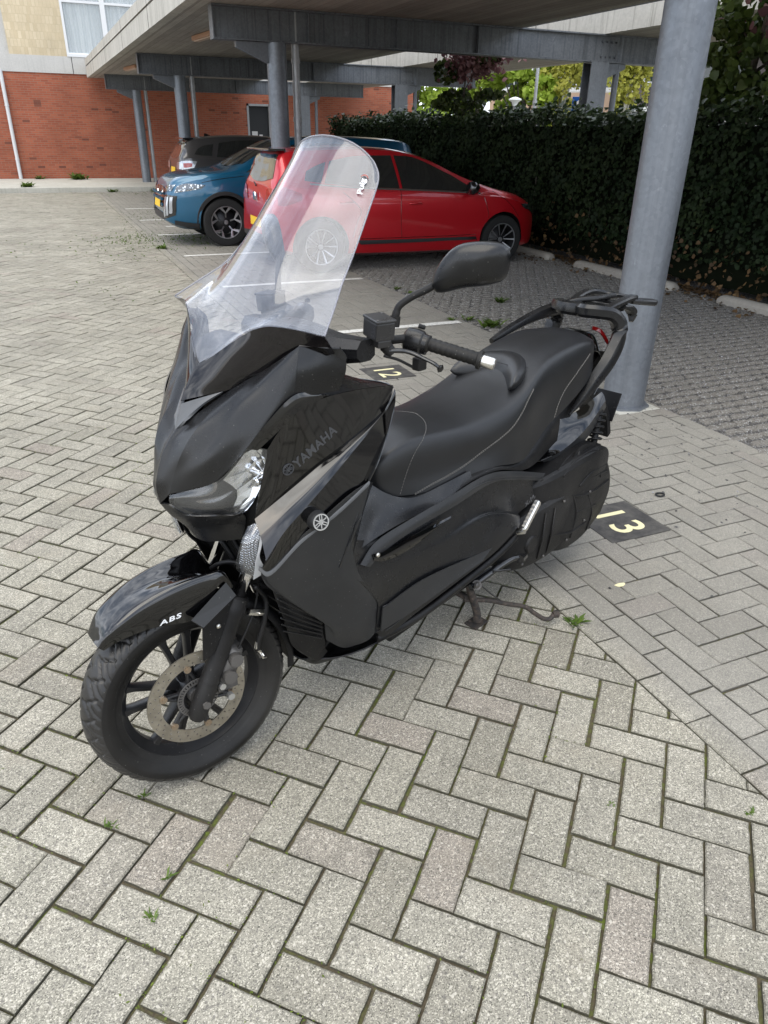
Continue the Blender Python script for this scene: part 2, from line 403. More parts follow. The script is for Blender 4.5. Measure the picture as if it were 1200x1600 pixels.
def herring(O, U, Vd, s, rect, clips, sel=None, gap=.0028, s_far=False):
    O, U, Vd = Vector(O), Vector(U), Vector(Vd)
    # range of indices from rect corners
    inv = Matrix(((U.x, Vd.x), (U.y, Vd.y))).inverted()
    cs = [inv @ (Vector(c) - O) / s for c in ((rect[0], rect[1]), (rect[2], rect[1]), (rect[2], rect[3]), (rect[0], rect[3]))]
    i0, i1 = int(min(c.x for c in cs)) - 3, int(max(c.x for c in cs)) + 3
    j0, j1 = int(min(c.y for c in cs)) - 3, int(max(c.y for c in cs)) + 3
    for j in range(j0, j1):
        for i in range(i0, i1):
            k = (i + j) % 4
            if k == 0: q = [(i, j), (i+2, j), (i+2, j+1), (i, j+1)]
            elif k == 2: q = [(i, j), (i+1, j), (i+1, j+2), (i, j+2)]
            else: continue
            pl = [tuple(O + s*(a*U + b*Vd)) for a, b in q]
            cx = sum(p[0] for p in pl)/4; cy = sum(p[1] for p in pl)/4
            if not (rect[0]-.2 < cx < rect[2]+.2 and rect[1]-.2 < cy < rect[3]+.2): continue
            for n_, d_ in clips:
                pl = clip(pl, n_, d_)
                if len(pl) < 3: break
            if sel and not sel(cx, cy): continue
            near = cy < 5
            brick(pl, gap=.0036 if (near and s_far is False) else gap, jit=.0016 if near else .001)
q = .70710678
S1 = .108
herring((.9758, .9864), (q, -q), (-q, -q), S1, (-4.2, -1.2, 1.54, 24), [((1, 0), 1.54), ((-1, 0), 4.2), ((0, 1), 23.98)])
# two stretcher rows along the edge, then square herringbone in the bay fronts
for c_ in range(2):
    y = -1.2 + c_*.1
    while y < 23.9:
        x0 = 1.54 + c_*S1; brick([(x0, y), (x0+S1, y), (x0+S1, y+2*S1), (x0, y+2*S1)]); y += 2*S1
tiles12 = [(2.20, 2.315), (2.17, 4.90), (2.17, 7.4), (2.17, 9.9), (2.17, 14.9)]
def notile(cx, cy): return not any(abs(cx-a) < .10 and abs(cy-b) < .20 for a, b in tiles12)
herring((1.756, 0.05), (1, 0), (0, -1), S1, (1.756, -1.2, 3.46, 24), [((-1, 0), -1.756), ((1, 0), 3.46), ((0, 1), 23.98)], None, s_far=True)
y = -1.2
while y < 23.9: brick([(3.46, y), (3.46+S1, y), (3.46+S1, y+2*S1), (3.46, y+2*S1)]); y += 2*S1
mesh('paving', BV, BF, M_PAV, kind='structure')

# bays: rough open pavers filled with grit
M_GRASSP = mat('open_paver', (.17, .155, .135), .95, spec=.15); g = N(M_GRASSP); pp = g.pos()
c_ = g.mix(g.ramp(g.noise(pp, 90, 5, .7), [(.35, 0.0), (.65, 1.0)]), (.105, .097, .085), (.25, .235, .21))
c_ = g.mix(g.ramp(g.n('ShaderNodeSeparateColor', {0: g.voro(pp, 140, out='Color')}).outputs[0], [(.9, 0.0), (.94, .7)]), c_, (.42, .42, .42))
g.out(c_, None, g.bump(g.noise(pp, 160, 5, .7), .9, .006))
M_GRIT = mat('grit', (.085, .08, .078), .95, spec=.15); g = N(M_GRIT); pp = g.pos()
cc = g.n('ShaderNodeSeparateColor', {0: g.voro(pp, 130, out='Color')}).outputs[0]
g.out(g.ramp(cc, [(0, (.035, .033, .033)), (.6, (.10, .095, .09)), (.9, (.16, .155, .15)), (1, (.38, .38, .38))]), None, g.bump(g.voro(pp, 130), -.9, .008))
gb = MB(); gb.add([(3.57, -1.5, -.008), (7.6, -1.5, -.008), (7.6, 23.98, -.008), (3.57, 23.98, -.008)], [(0, 1, 2, 3)])
gb.obj('bay_gravel', M_GRIT, kind='structure')
BV, BF = [], []
px_, py_ = .125, .10
for j in range(int(25 / py_)):
    for i in range(int(3.3 / px_)):
        x = 3.60 + i*px_ + (px_/2 if j % 2 else 0); y = -1.3 + j*py_
        if x > 6.9 or y > 23.8: continue
        n_ = 9; b = len(BV); ph = rng.random()*6
        hx, hy = px_*.50, py_*.33
        rr = [1 + .22*math.sin(2*a+ph) * rng.uniform(.3, 1) + rng.uniform(-.12, .12) for a in range(n_)]
        for lvl, sc_, z_ in ((0, 1.12, -.012), (1, .98, .000), (2, .72, .0045)):
            for a in range(n_):
                an = 2*math.pi*a/n_
                ex = math.copysign(abs(math.cos(an))**.7, math.cos(an)); ey = math.copysign(abs(math.sin(an))**.7, math.sin(an))
                BV.append((x + hx*sc_*rr[a]*ex, y + hy*sc_*rr[a]*ey, z_ + rng.uniform(-.002, .002)*(lvl > 0)))
        for lvl in range(2):
            for a in range(n_):
                a2 = (a+1) % n_; BF.append((b+lvl*n_+a, b+lvl*n_+a2, b+(lvl+1)*n_+a2, b+(lvl+1)*n_+a))
        BF.append(tuple(b+2*n_+a for a in range(n_)))
mesh('bay_open_paving', BV, BF, M_GRASSP, kind='structure')
# loose grit: stones strewn over the bays and along their edge
BV, BF = [], []
def stone(x, y, z, r_):
    b = len(BV); rx, ry, rz = r_*rng.uniform(.7, 1.3), r_*rng.uniform(.7, 1.3), r_*rng.uniform(.5, .9); a0 = rng.random()*6
    for k in range(5):
        a = a0 + k*1.2566; BV.append((x+rx*math.cos(a), y+ry*math.sin(a), z+rz*rng.uniform(.1, .5)))
    BV.append((x, y, z+rz*1.2)); BV.append((x, y, z-.002))
    for k in range(5): BF.append((b+k, b+(k+1) % 5, b+5)); BF.append((b+(k+1) % 5, b+k, b+6))
for _ in range(9000): stone(rng.uniform(3.55, 6.9), rng.uniform(1.2, 12)**1.0, .000, rng.uniform(.004, .009))
M_STN = mat('stones', (.2, .2, .2), .9); g = N(M_STN)
g.out(g.ramp(g.geo.outputs['Random Per Island'], [(0, (.03, .03, .032)), (.7, (.10, .098, .095)), (.93, (.20, .20, .205)), (1, (.42, .42, .44))]))
mesh('grit_stones', BV, BF, M_STN, kind='stuff', label='dark grit strewn between the open pavers of the parking bays')
BV, BF = [], []
for _ in range(230):
    x = 3.5 - abs(rng.gauss(0, .65)); y = rng.uniform(.8, 3.6)
    if x > 1.7: stone(x, y, .001, rng.uniform(.003, .008))
mesh('loose_pebbles', BV, BF, M_STN, kind='stuff', label='loose dark and grey pebbles scattered on the grey bay pavers')

# white bay lines and number tiles
def line(x0, x1, y):
    b = MB(); b.add([(x0, y-.05, .004), (x1, y-.05, .004), (x1, y+.05, .004), (x0, y+.05, .004)], [(0, 1, 2, 3)]); b.obj('bay_line', M_WHITE, kind='structure')
for y in (6.17, 8.65, 11.15, 13.65, 16.1, 18.6): line(1.78, 3.50, y)
line(2.1, 2.3, 14.9)
def tile(x, y, txt, label):
    t = empty('bay_number_tile', (x, y, 0), 0, label=label, cat='number tile')
    b = MB(); b.box((-.165, -.158, -.012), (.165, .158, .0045)); b.obj('tile_slab', M_TILE, t, bevel=.002)
    Mx = Matrix.Translation((-.01, 0, .0055)) @ Matrix.Rotation(R(-90), 4, 'Z')
    text_mesh('lettering', txt, .235, .0006, M_CREAMP, t, Mx, bold=.0015, space=1.12)
tile(2.225, 2.315, '13', 'black pavement tile with cream number 13, behind the scooter')
tile(2.18, 4.885, '12', 'black pavement tile with cream number 12, in the empty bay')
bm_ = MB(); bm_.box((3.20, 3.49, -.01), (3.53, 3.84, .003)); bm_.obj('column_footing', M_KERB, kind='structure')

# wheel stops
def stop(y0, y1, label):
    secs = []
    for y, sc_ in ((y0, .6), (y0+.05, .95), (y0+.12, 1), (y1-.12, 1), (y1-.05, .95), (y1, .6)):
        secs.append([(6.68+a*sc_, y, h*sc_) for a, h in ((-.085, -.01), (-.085, .05), (-.06, .078), (-.02, .088), (.03, .086), (.06, .075), (.085, .05), (.085, -.01))])
    b = MB(); b.loft(secs); o = b.obj('wheel_stop', M_STOP, smooth=True, sharp=40)
    tag(o, label, 'wheel stop', 'concrete wheel stops before the hedge')
stop(6.72, 8.62, 'rough concrete wheel stop behind the big grey column, left of it')
stop(4.15, 6.05, 'rough concrete wheel stop under the hedge, right of the big column')
stop(9.2, 11.0, 'concrete wheel stop in front of the red car nose')

# ledge (raised pavement along the building)
b = MB(); b.box((-12, 24.0, -.05), (13, 28.45, .13)); b.obj('pavement_ledge', M_KERB, kind='structure', bevel=.015)

# ================================================================= carports
BEAMS = [3.65, 11.15, 18.65, 26.15]
ZB0, ZB1 = 2.64, 3.018
def ibeam(b, y, x0, x1, z0, z1):
    fw = .10
    b.box((x0, y-fw, z0), (x1, y+fw, z0+.02)); b.box((x0, y-fw, z1-.02), (x1, y+fw, z1-.001)); b.box((x0+.002, y-.03, z0+.02), (x1-.002, y+.03, z1-.02))
    b.box((x0, y-fw+.001, z0+.02), (x0+.016, y+fw-.001, z1-.02))
def carport(x0, x1, xc, beams, label, y0=-2.0, y1=28.3, beam_x=None, both=None):
    t = empty('carport', (xc, 11, 0), 0, label=label, cat='carport')
    def P(b): b.V = [(v[0]-xc, v[1]-11, v[2]) for v in b.V]; return b
    s = MB(); z = 3.02
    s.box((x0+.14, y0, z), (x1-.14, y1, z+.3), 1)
    for (a, c) in ((x0, x0+.14), (x1-.14, x1)):
        s.box((a, y0, z), (c, y1, z+.29), 0)
        s.box((a+.02 if a == x0 else a-.02, y0, z+.29), (c+.02 if a == x0 else c-.02, y1, z+.325), 2)
        s.box((a, y0, z+.325), (c, y1, z+.50), 0)
    # joints between the fascia panels
    k = y0
    while k < y1:
        s.box((x0-.003, k, z-.002), (x0+.006, k+.014, z+.5), 2); s.box((x1-.006, k, z-.002), (x1+.003, k+.014, z+.5), 2); k += 3.75
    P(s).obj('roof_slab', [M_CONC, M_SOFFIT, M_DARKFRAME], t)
    for y in beams:
        b = MB(); ibeam(b, y, *(beam_x or (x0+.3, x1)), ZB0, ZB1)
        for k in range(4):
            for dz in (.08, .28):
                b.tube([(xc+5.3+k*.09, y-.03, ZB0+dz), (xc+5.3+k*.09, y-.055, ZB0+dz)], .014, 6)
        for sx in (1.3, 2.6, 3.9): b.box((x0+.3+sx, y-.095, ZB0+.02), (x0+.312+sx, y-.03, ZB1-.02))
        P(b).obj('roof_beam', M_BEAM, t)
        for q_, xx in enumerate(both or (xc,)):
            b = MB()
            if xx < 8: b.tube([(xx, y, -.01), (xx, y, ZB0-.002)], .132, 40)
            else: b.box((xx-.17, y-.11, -.01), (xx+.17, y-.095, ZB0-.002)); b.box((xx-.17, y+.095, -.01), (xx+.17, y+.11, ZB0-.002)); b.box((xx-.02, y-.095, -.01), (xx+.02, y+.095, ZB0-.002)); b.tube([(xx+.42, y, 0), (xx+.42, y, 3.0)], .05, 14)
            P(b).obj('column', M_COLM, t, smooth=True, sharp=50)
            b = MB(); sgn = -1 if xx < 8 else 1
            b.add([(xx+sgn*.10, y-.045, ZB0-.004), (xx+sgn*.55, y-.045, ZB0-.004), (xx+sgn*.55, y-.045, ZB0-.07), (xx+sgn*.13, y-.045, ZB0-.24),
                   (xx+sgn*.10, y+.045, ZB0-.004), (xx+sgn*.55, y+.045, ZB0-.004), (xx+sgn*.55, y+.045, ZB0-.07), (xx+sgn*.13, y+.045, ZB0-.24)],
                  [(0,1,2,3), (7,6,5,4), (0,4,5,1), (1,5,6,2), (2,6,7,3), (3,7,4,0)])
            P(b).obj('bracket', M_COLM, t)
        if not both or len(both) > 1:
            b = MB(); xp = (both or (xc,))[0] + .27
            b.tube([(xp, y+.02, .02), (xp, y+.02, 3.0)], .052, 20)
            for zc in (.6, 1.75, 2.45): b.tube([(xp, y+.02, zc-.03), (xp, y+.02, zc+.03)], .060, 20)
            P(b).obj('downpipe', M_PIPE, t, smooth=True, sharp=40)
    return t
main_port = carport(2.1, 7.05, 3.27, BEAMS[1:], 'long concrete carport roof on grey steel beams and round columns', beam_x=(2.42, 10.6), both=(3.27, 8.52), y0=3.0)
# the nearest frame has no downpipe in front of the bay: its column stands beside the scooter
b = MB(); ibeam(b, 3.65, 2.42, 10.6, ZB0, ZB1); b.V = [(v[0]-3.27, v[1]-11, v[2]) for v in b.V]; b.obj('roof_beam', M_BEAM, main_port)
b = MB(); b.tube([(3.36, 3.66, .004), (3.36, 3.66, ZB0-.002)], .134, 64); b.tube([(3.36, 3.66, .003), (3.36, 3.66, .016)], .17, 8)
b.V = [(v[0]-3.27, v[1]-11, v[2]) for v in b.V]; b.obj('column', M_COLM, main_port, smooth=True, sharp=50)
far_port = carport(8.55, 11.35, 9.9, [], 'second carport roof with pale fascia beyond the hedge')
M_LAMPB = mat('lamp_housing', (.42, .24, .15), .5)
for i, (x, y, lb) in enumerate(((3.0, 14.2, 'tan strip lamp under the roof beside the nearest visible beam'), (2.75, 22.3, 'tan strip lamp under the roof beside the farther beam'))):
    t = empty('ceiling_light', (x, y, 3.0), R(6), label=lb, cat='ceiling light', group='strip lamps under the carport roof')
    b = MB(); b.box((-.07, -.62, -.055), (.07, .62, .012)); b.obj('housing', M_LAMPB, t, bevel=.01)
    b = MB(); b.box((-.05, -.58, -.075), (.05, .58, -.056)); b.obj('diffuser', mat('diffuser', (.55, .42, .33), .5), t, bevel=.008)

# ================================================================= brick building at the end
bl = empty('brick_building', (2, 28.5, 0), 0, label='red brick building with concrete band and cream upper storey', cat='building')
def BB(b): b.V = [(v[0]-2, v[1]-28.5, v[2]) for v in b.V]; return b
YW = 28.5
b = MB(); b.box((-14, YW, -.02), (7.2, YW+.4, 3.12)); b.box((8.05, YW, -.02), (13.1, YW+.4, 3.12)); b.box((7.2, YW, 2.45), (8.05, YW+.4, 3.12)); BB(b).obj('brick_wall', M_RED, bl)
b = MB(); b.box((-14, YW-.03, 3.12), (13.1, YW+.4, 3.58)); BB(b).obj('concrete_band', M_BAND, bl)
for x in (-6.0, 1.72, 2.28, 6): b = MB(); b.box((x, YW-.033, 3.12), (x+.02, YW-.02, 3.58)); BB(b).obj('band_joint', M_DARKFRAME, bl)
b = MB(); b.box((-.02, YW, 3.58), (1.62, YW+.4, 8)); b.box((-14, YW, 3.58), (-1.4, YW+.4, 8)); b.box((4.2, YW, 3.58), (13.1, YW+.4, 8)); BB(b).obj('upper_wall', M_CREAM, bl)
b = MB(); b.box((-1.4, YW+.05, 3.58), (-.02, YW+.3, 8)); BB(b).obj('panel', M_BAND, bl)
for (x0, x1) in ((1.62, 2.85), (2.85, 4.2)):
    f = MB(); f.box((x0, YW-.02, 3.62), (x0+.07, YW+.1, 6)); f.box((x1-.07, YW-.02, 3.62), (x1-.001, YW+.1, 6)); f.box((x0, YW-.05, 3.58), (x1, YW+.12, 3.66)); f.box((x0+.07, YW-.015, 5.0), (x1-.07, YW+.1, 5.06))
    fo = BB(f).obj('window', M_FRAMEW, bl)
    p_ = MB(); p_.box((x0+.07, YW+.03, 3.66), (x1-.07, YW+.035, 6)); 
    gl = mat('curtained_glass', (.5, .55, .57), .06, spec=.9, alpha=.35); BB(p_).obj('pane', gl, fo)
    c_ = MB(); n_ = 40
    V = [(x0+.05+(x1-x0-.1)*i/n_, YW+.16+.03*math.sin(i*1.9), z_) for z_ in (3.7, 6) for i in range(n_+1)]
    c_.add(V, [(i, i+1, n_+2+i, n_+1+i) for i in range(n_)]); BB(c_).obj('curtain', M_CURTAIN, fo, smooth=True)
b = MB(); b.box((7.2, YW-.02, .13), (7.27, YW+.2, 2.45)); b.box((7.98, YW-.02, .13), (8.05, YW+.2, 2.45)); b.box((7.2, YW-.02, 2.38), (8.05, YW+.2, 2.45))
dr = BB(b).obj('door', M_PIPE, bl)
b = MB(); b.box((7.27, YW+.08, .13), (7.98, YW+.12, 2.38)); BB(b).obj('pane', M_DARKFRAME, dr)
b = MB(); b.box((7.36, YW+.065, 1.3), (7.56, YW+.078, 1.6)); b.box((7.62, YW+.065, 1.32), (7.74, YW+.078, 1.5)); BB(b).obj('notice', mat('paper', (.6, .6, .6), .8), dr)
b = MB(); b.tube([(-.36, YW-.09, .13), (-.36, YW-.09, 3.15)], .055, 16)
for zc in (.7, 2.2): b.tube([(-.36, YW-.09, zc-.02), (-.36, YW-.09, zc+.02)], .064, 16); b.box((-.42, YW-.09, zc-.012), (-.30, YW-.001, zc+.012))
BB(b).obj('downpipe', mat('white_pipe', (.58, .59, .60), .45), bl, smooth=True, sharp=40)
# side wall of the building closing the lot on the left, out of frame (reflected and giving shade)
# ================================================================= vegetation
def leafmat(name, stops, rough=.5, trans=.25, spec=.4):
    m = mat(name, stops[0][1], rough, spec=spec); g = N(m)
    isl = g.geo.outputs['Random Per Island']
    c = g.ramp(isl, stops)
    c = g.mix(.4, c, g.ramp(g.noise(g.pos(), 1.7, 4), [(.35, stops[0][1]), (.65, stops[-1][1])]))
    g.out(c)
    if trans:
        tr = g.n('ShaderNodeBsdfTranslucent', {'Color': c}); ms = g.n('ShaderNodeMixShader', {0: trans, 1: g.b.outputs[0], 2: tr.outputs[0]})
        g.t.links.new(ms.outputs[0], g.t.nodes['Material Output'].inputs[0])
    return m
nr = np.random.default_rng(11)
def leaves(name, P, size, mat_, parent=None, nrm=None, spread=.8, shape='ivy', **k):
    """one leaf per point: a small folded blade of 6 corners"""
    n = len(P); P = np.asarray(P)
    d = nr.normal(size=(n, 3))
    if nrm is not None: d = d * spread + np.asarray(nrm)
    d /= np.linalg.norm(d, axis=1)[:, None]
    a = nr.normal(size=(n, 3)); a[:, 2] -= .6
    a -= d * (a * d).sum(1)[:, None]; a /= np.linalg.norm(a, axis=1)[:, None]
    b = np.cross(d, a); s = (size * nr.uniform(.6, 1.3, n))[:, None]
    if shape == 'ivy': prof = [(-.5, 0, 0), (-.25, .5, .1), (.1, .42, .08), (.55, 0, -.05), (.1, -.42, .08), (-.25, -.5, .1)]
    else: prof = [(-.5, 0, 0), (-.2, .22, .05), (.15, .22, .05), (.55, 0, -.1), (.15, -.22, .05), (-.2, -.22, .05)]
    V = np.stack([P + s*(u*a + v*b + w_*d) for u, v, w_ in prof], 1).reshape(-1, 3)
    me = bpy.data.meshes.new(name); me.vertices.add(len(V)); me.vertices.foreach_set('co', V.ravel())
    F = np.arange(n)[:, None]*6 + np.array([0, 1, 2, 3, 0, 3, 4, 5])[None]
    me.loops.add(n*8); me.loops.foreach_set('vertex_index', F.ravel().astype(np.int32))
    me.polygons.add(n*2); me.polygons.foreach_set('loop_start', np.arange(0, n*8, 4, dtype=np.int32))
    me.update(calc_edges=True); me.validate()
    return mobj(name, me, mat_, parent, **k)
M_IVY = leafmat('ivy_leaf', [(0, (.005, .011, .004)), (.5, (.009, .019, .007)), (.9, (.014, .028, .010)), (1, (.03, .042, .015))], .6, .05, .15)
M_IVYT = leafmat('ivy_leaf_lit_top', [(0, (.012, .026, .010)), (.5, (.025, .05, .018)), (.85, (.045, .075, .03)), (1, (.08, .11, .04))], .4, .15, .5)  # top leaves paler than the face: light from above put into the colour
M_IVYD = leafmat('dead_leaf', [(0, (.02, .012, .006)), (.6, (.06, .03, .014)), (.93, (.12, .065, .028)), (1, (.24, .15, .06))], .7, .1)
M_BARK = mat('bark', (.05, .042, .034), .9); g = N(M_BARK); g.out(g.ramp(g.noise(g.pos((12, 12, 3)), 3, 5), [(.3, (.03, .025, .02)), (.7, (.12, .10, .085))]), None, g.bump(g.noise(g.pos((20, 20, 5)), 3, 5), .6, .01))
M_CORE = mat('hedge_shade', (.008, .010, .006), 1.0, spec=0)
hd = empty('ivy_hedge', (7.35, 9, 0), 0, label='tall dark ivy covered hedge behind the red car', cat='hedge')
HX = 7.35
def hz(y): return 1.83 + .05*np.sin(y*1.3) + .035*np.sin(y*3.7+1) + .03*np.sin(y*8.1)
def loc(P): return P - np.array([HX, 9, 0])
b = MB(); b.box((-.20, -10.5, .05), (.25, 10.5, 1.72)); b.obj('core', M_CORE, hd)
n = 30000; y = nr.uniform(-1.5, 19.6, n); z = nr.uniform(.10, 1.0, n)**.8*hz(y)
keep = (z > .3) | (nr.uniform(0, 1, n) < .55 + .3*np.sin(y*5)); y, z = y[keep], z[keep]
x = 7.0 + nr.exponential(.05, len(y)) + .05*np.sin(y*2.1+z*3) + .03*np.sin(z*9+y*5)
leaves('ivy_face', loc(np.stack([x, y, z], 1)), .05, M_IVY, hd, nrm=[(-1.0, -.1, .35)], spread=.45)
n = 11000; y = nr.uniform(-1.5, 19.6, n); x = nr.uniform(6.96, 7.75, n)
z = hz(y) + .05*np.sin(x*9+y*4) + .04*np.sin(y*17+x*5) + nr.normal(0, .055, n)
leaves('ivy_top', loc(np.stack([x, y, z], 1)), .066, M_IVYT, hd, nrm=[(-.3, 0, 1.0)], spread=.6)
n = 900; y = nr.uniform(-1.5, 12, n); z = np.abs(nr.normal(.12, .26, n)); x = 6.98 + nr.exponential(.04, n)
leaves('dead_leaves', loc(np.stack([x, y, z], 1)), .05, M_IVYD, hd, nrm=[(-1, 0, .4)], spread=.7)
n = 3500; y = nr.uniform(-1.5, 19.6, n); z = nr.uniform(.1, 1.9, n); x = 7.72 - nr.exponential(.04, n)
leaves('ivy_back', loc(np.stack([x, y, z], 1)), .075, M_IVY, hd, nrm=[(1, 0, .3)], spread=.6)
b = MB()
for k in range(60):
    yy = -1.4 + k*.35 + rng.uniform(-.1, .1); xx = 7.3 + rng.uniform(-.12, .12)
    b.tube([(xx-HX, yy-9, -.02), (xx-HX+rng.uniform(-.08, .08), yy-9+rng.uniform(-.1, .1), .6), (xx-HX, yy-9, 1.5)], [.02, .016, .008], 6)
b.obj('stems', M_BARK, hd)
n = 3000; x = 6.97 - nr.exponential(.16, n); y = nr.uniform(1, 13, n)
k_ = x > 6.2
leaves('leaf_litter', np.stack([x, y, nr.uniform(.004, .03, n)], 1)[k_], .045, M_IVYD, None, nrm=[(0, 0, 1)], spread=.35, kind='stuff', label='brown leaf litter blown along the foot of the hedge')

def tree(name, loc_, trunk, branches, clumps, nleaf, lsize, mats, label, cat='tree', shape='ivy', bark=None, droop=0, group=None):
    """trunk path, branch paths, clumps [(centre, radii, share)] filled with leaf-sized blades"""
    t = empty(name, loc_, 0, label=label, cat=cat, group=group)
    b = MB()
    b.tube(trunk[0], trunk[1], 9)
    for pa, ra in branches: b.tube(pa, ra, 6)
    b.obj('trunk', bark or M_BARK, t, smooth=True)
    for q_, m_ in enumerate(mats):
        P = []
        for c, rad, sh in clumps:
            k = int(nleaf*sh/len(mats)); u = nr.normal(size=(k, 3)); u /= np.linalg.norm(u, axis=1)[:, None]
            r_ = nr.uniform(.35, 1, k)**.6; p = np.array(c) + u*r_[:, None]*np.array(rad)
            lump = np.sin(p[:, 0]*5/rad[0])+np.sin(p[:, 1]*6/rad[0]+1)+np.sin(p[:, 2]*7/rad[0]+2)
            p = p[lump > -1.0]
            P.append(p)
        P = np.concatenate(P)
        if droop: P[:, 2] -= droop*nr.uniform(0, 1, len(P))**2
        leaves('crown', P, lsize, m_, t, shape=shape)
    return t
M_LRED = leafmat('plum_leaf', [(0, (.10, .04, .05)), (.5, (.22, .10, .11)), (1, (.34, .20, .19))], .6, .2)
M_LGRN = leafmat('green_leaf', [(0, (.03, .05, .012)), (.5, (.07, .11, .02)), (1, (.13, .17, .04))], .5, .3)
M_LDK = leafmat('dark_leaf', [(0, (.02, .035, .010)), (.6, (.045, .075, .015)), (1, (.10, .13, .03))], .4, .25)
M_LMD = leafmat('vine_leaf', [(0, (.04, .07, .018)), (.6, (.10, .15, .035)), (1, (.20, .26, .09))], .35, .3)
M_LBR = leafmat('bright_leaf', [(0, (.18, .28, .03)), (.5, (.30, .42, .05)), (1, (.46, .58, .10))], .5, .45)
M_LYE = leafmat('birch_leaf', [(0, (.24, .26, .03)), (.5, (.40, .40, .07)), (1, (.52, .50, .12))], .5, .4)
# sapling with reddish leaves growing out of the hedge
cl = [((0, 0, 2.45), (.30, .45, .30), .25), ((.05, -.15, 2.80), (.28, .5, .17), .2), ((-.1, .5, 2.6), (.25, .3, .2), .1), ((0, .35, 2.15), (.25, .5, .2), .15), ((.05, -.8, 2.2), (.12, .5, .07), .08), ((.05, -.1, 2.0), (.3, .5, .2), .12), ((0, -.75, 2.72), (.1, .35, .08), .06), ((0, .9, 2.1), (.12, .4, .07), .06)]
tr = tree('sapling', (7.3, 13.2, 0), ([(0, 0, 0), (.03, 0, 1.2), (0, .05, 2.0), (.03, 0, 2.9)], [.03, .025, .02, .008]),
     [([(0, 0, 1.9), (0, -.5, 2.2), (0, -1.1, 2.22)], [.012, .01, .004]), ([(0, 0, 1.8), (0, .5, 2.05), (0, 1.0, 2.1)], [.012, .01, .004]), ([(0, 0, 2.3), (0, -.5, 2.7), (0, -.9, 2.75)], [.01, .008, .004])],
     cl[2:], 2600, .085, [M_LDK], 'slender sapling with green and plum red leaves rising above the hedge')
P = nr.normal(size=(900, 3))*np.array([.16, .34, .14]) + np.array([.05, -.2, 2.76]); leaves('red_leaves', P, .085, M_LRED, tr)
P = nr.normal(size=(260, 3))*np.array([.08, .25, .06]) + np.array([.05, -.75, 2.76]); leaves('red_leaves', P, .085, M_LRED, tr)
# vine covered tree at the right edge
cl = [((0, -.2, 2.3), (.35, .45, .35), .22), ((.1, -.9, 2.4), (.4, .55, .55), .26), ((-.1, .35, 2.05), (.25, .35, .16), .08), ((0, .3, 2.45), (.2, .3, .12), .07), ((.1, .1, 2.85), (.35, .45, .3), .18), ((0, -.6, 3.2), (.5, .9, .35), .2), ((.1, -1.6, 2.3), (.4, .5, .5), .15), ((.0, .15, 2.68), (.2, .3, .1), .05), ((0, -.6, 1.95), (.35, 1.0, .2), .12)]
tree('vine_tree', (7.45, 7.25, 0), ([(0, 0, 0), (.02, -.1, 1.2), (.05, -.2, 2.2), (0, -.4, 3.4)], [.06, .05, .04, .02]),
     [([(0, -.1, 1.8), (0, .4, 2.05), (0, .6, 2.0)], [.014, .01, .004]), ([(0, -.2, 2.2), (0, -1, 2.6), (0, -1.7, 2.5)], [.02, .015, .006]), ([(0, -.2, 2.5), (0, .3, 2.9), (0, .5, 2.85)], [.014, .01, .004])],
     cl, 2900, .095, [M_LMD, M_LGRN], 'leafy green tree overgrown with vine behind the hedge at the right edge')
P = nr.normal(size=(420, 3))*np.array([.1, .35, .3]) + np.array([-.1, -1.1, 2.75]); leaves('red_leaves', P, .09, M_LRED, bpy.data.objects['vine_tree'])
# trees beyond
def far_tree(x, y, h, rad, mats, label, n=5000, ls=.22, seed=0, droop=0, name='tree', bark=None):
    r2 = random.Random(seed); cl = []; br = []
    for k in range(11):
        a = r2.random()*6.28; rr = rad*r2.uniform(.2, .85); zz = h*r2.uniform(.35, .95)
        rr *= 1.15 - abs(zz/h - .55)
        c = (rr*math.cos(a), rr*math.sin(a), zz); s_ = rad*r2.uniform(.28, .5)
        cl.append((c, (s_, s_, s_*.75), .09)); br.append(([(0, 0, h*.3), (c[0]*.5, c[1]*.5, (h*.3+zz)/2), c], [.06, .04, .015]))
    tree(name, (x, y, 0), ([(0, 0, 0), (.1, 0, h*.4), (0, .1, h*.92)], [.16, .11, .03]), br, cl, n, ls, mats, label, droop=droop, bark=bark, group='trees beyond the hedge')
M_BIRCH = mat('birch_bark', (.45, .44, .40), .7)
far_tree(22, 38.5, 6.4, 2.6, [M_LBR], 'broad bright green tree beyond the hedge, left of the thin grey pole', 6500, .26, 1)
far_tree(23, 35.6, 6.2, 1.9, [M_LBR], 'bright green tree beyond the hedge, between the thin pole and the birch', 5500, .26, 2)
far_tree(24, 33.6, 7.0, 1.0, [M_LYE], 'yellow green birch with pale trunk just left of the white building', 5200, .16, 3, 1.3, 'birch_tree', M_BIRCH)
far_tree(24, 29.2, 6.6, .95, [M_LYE], 'drooping yellow green birch right of the steel post with bracket', 4500, .16, 4, 1.5, 'birch_tree', M_BIRCH)
far_tree(17.5, 36.5, 5.6, 2.3, [M_LBR], 'bright green tree showing under the farthest roof beam', 4500, .24, 5)
far_tree(15, 43, 6.0, 2.3, [M_LBR], 'bright green tree beside the red brick pillar', 3500, .26, 6)
far_tree(24, 16.5, 6.0, 2.0, [M_LBR], 'green tree seen through the vine at the right edge', 3500, .2, 7)

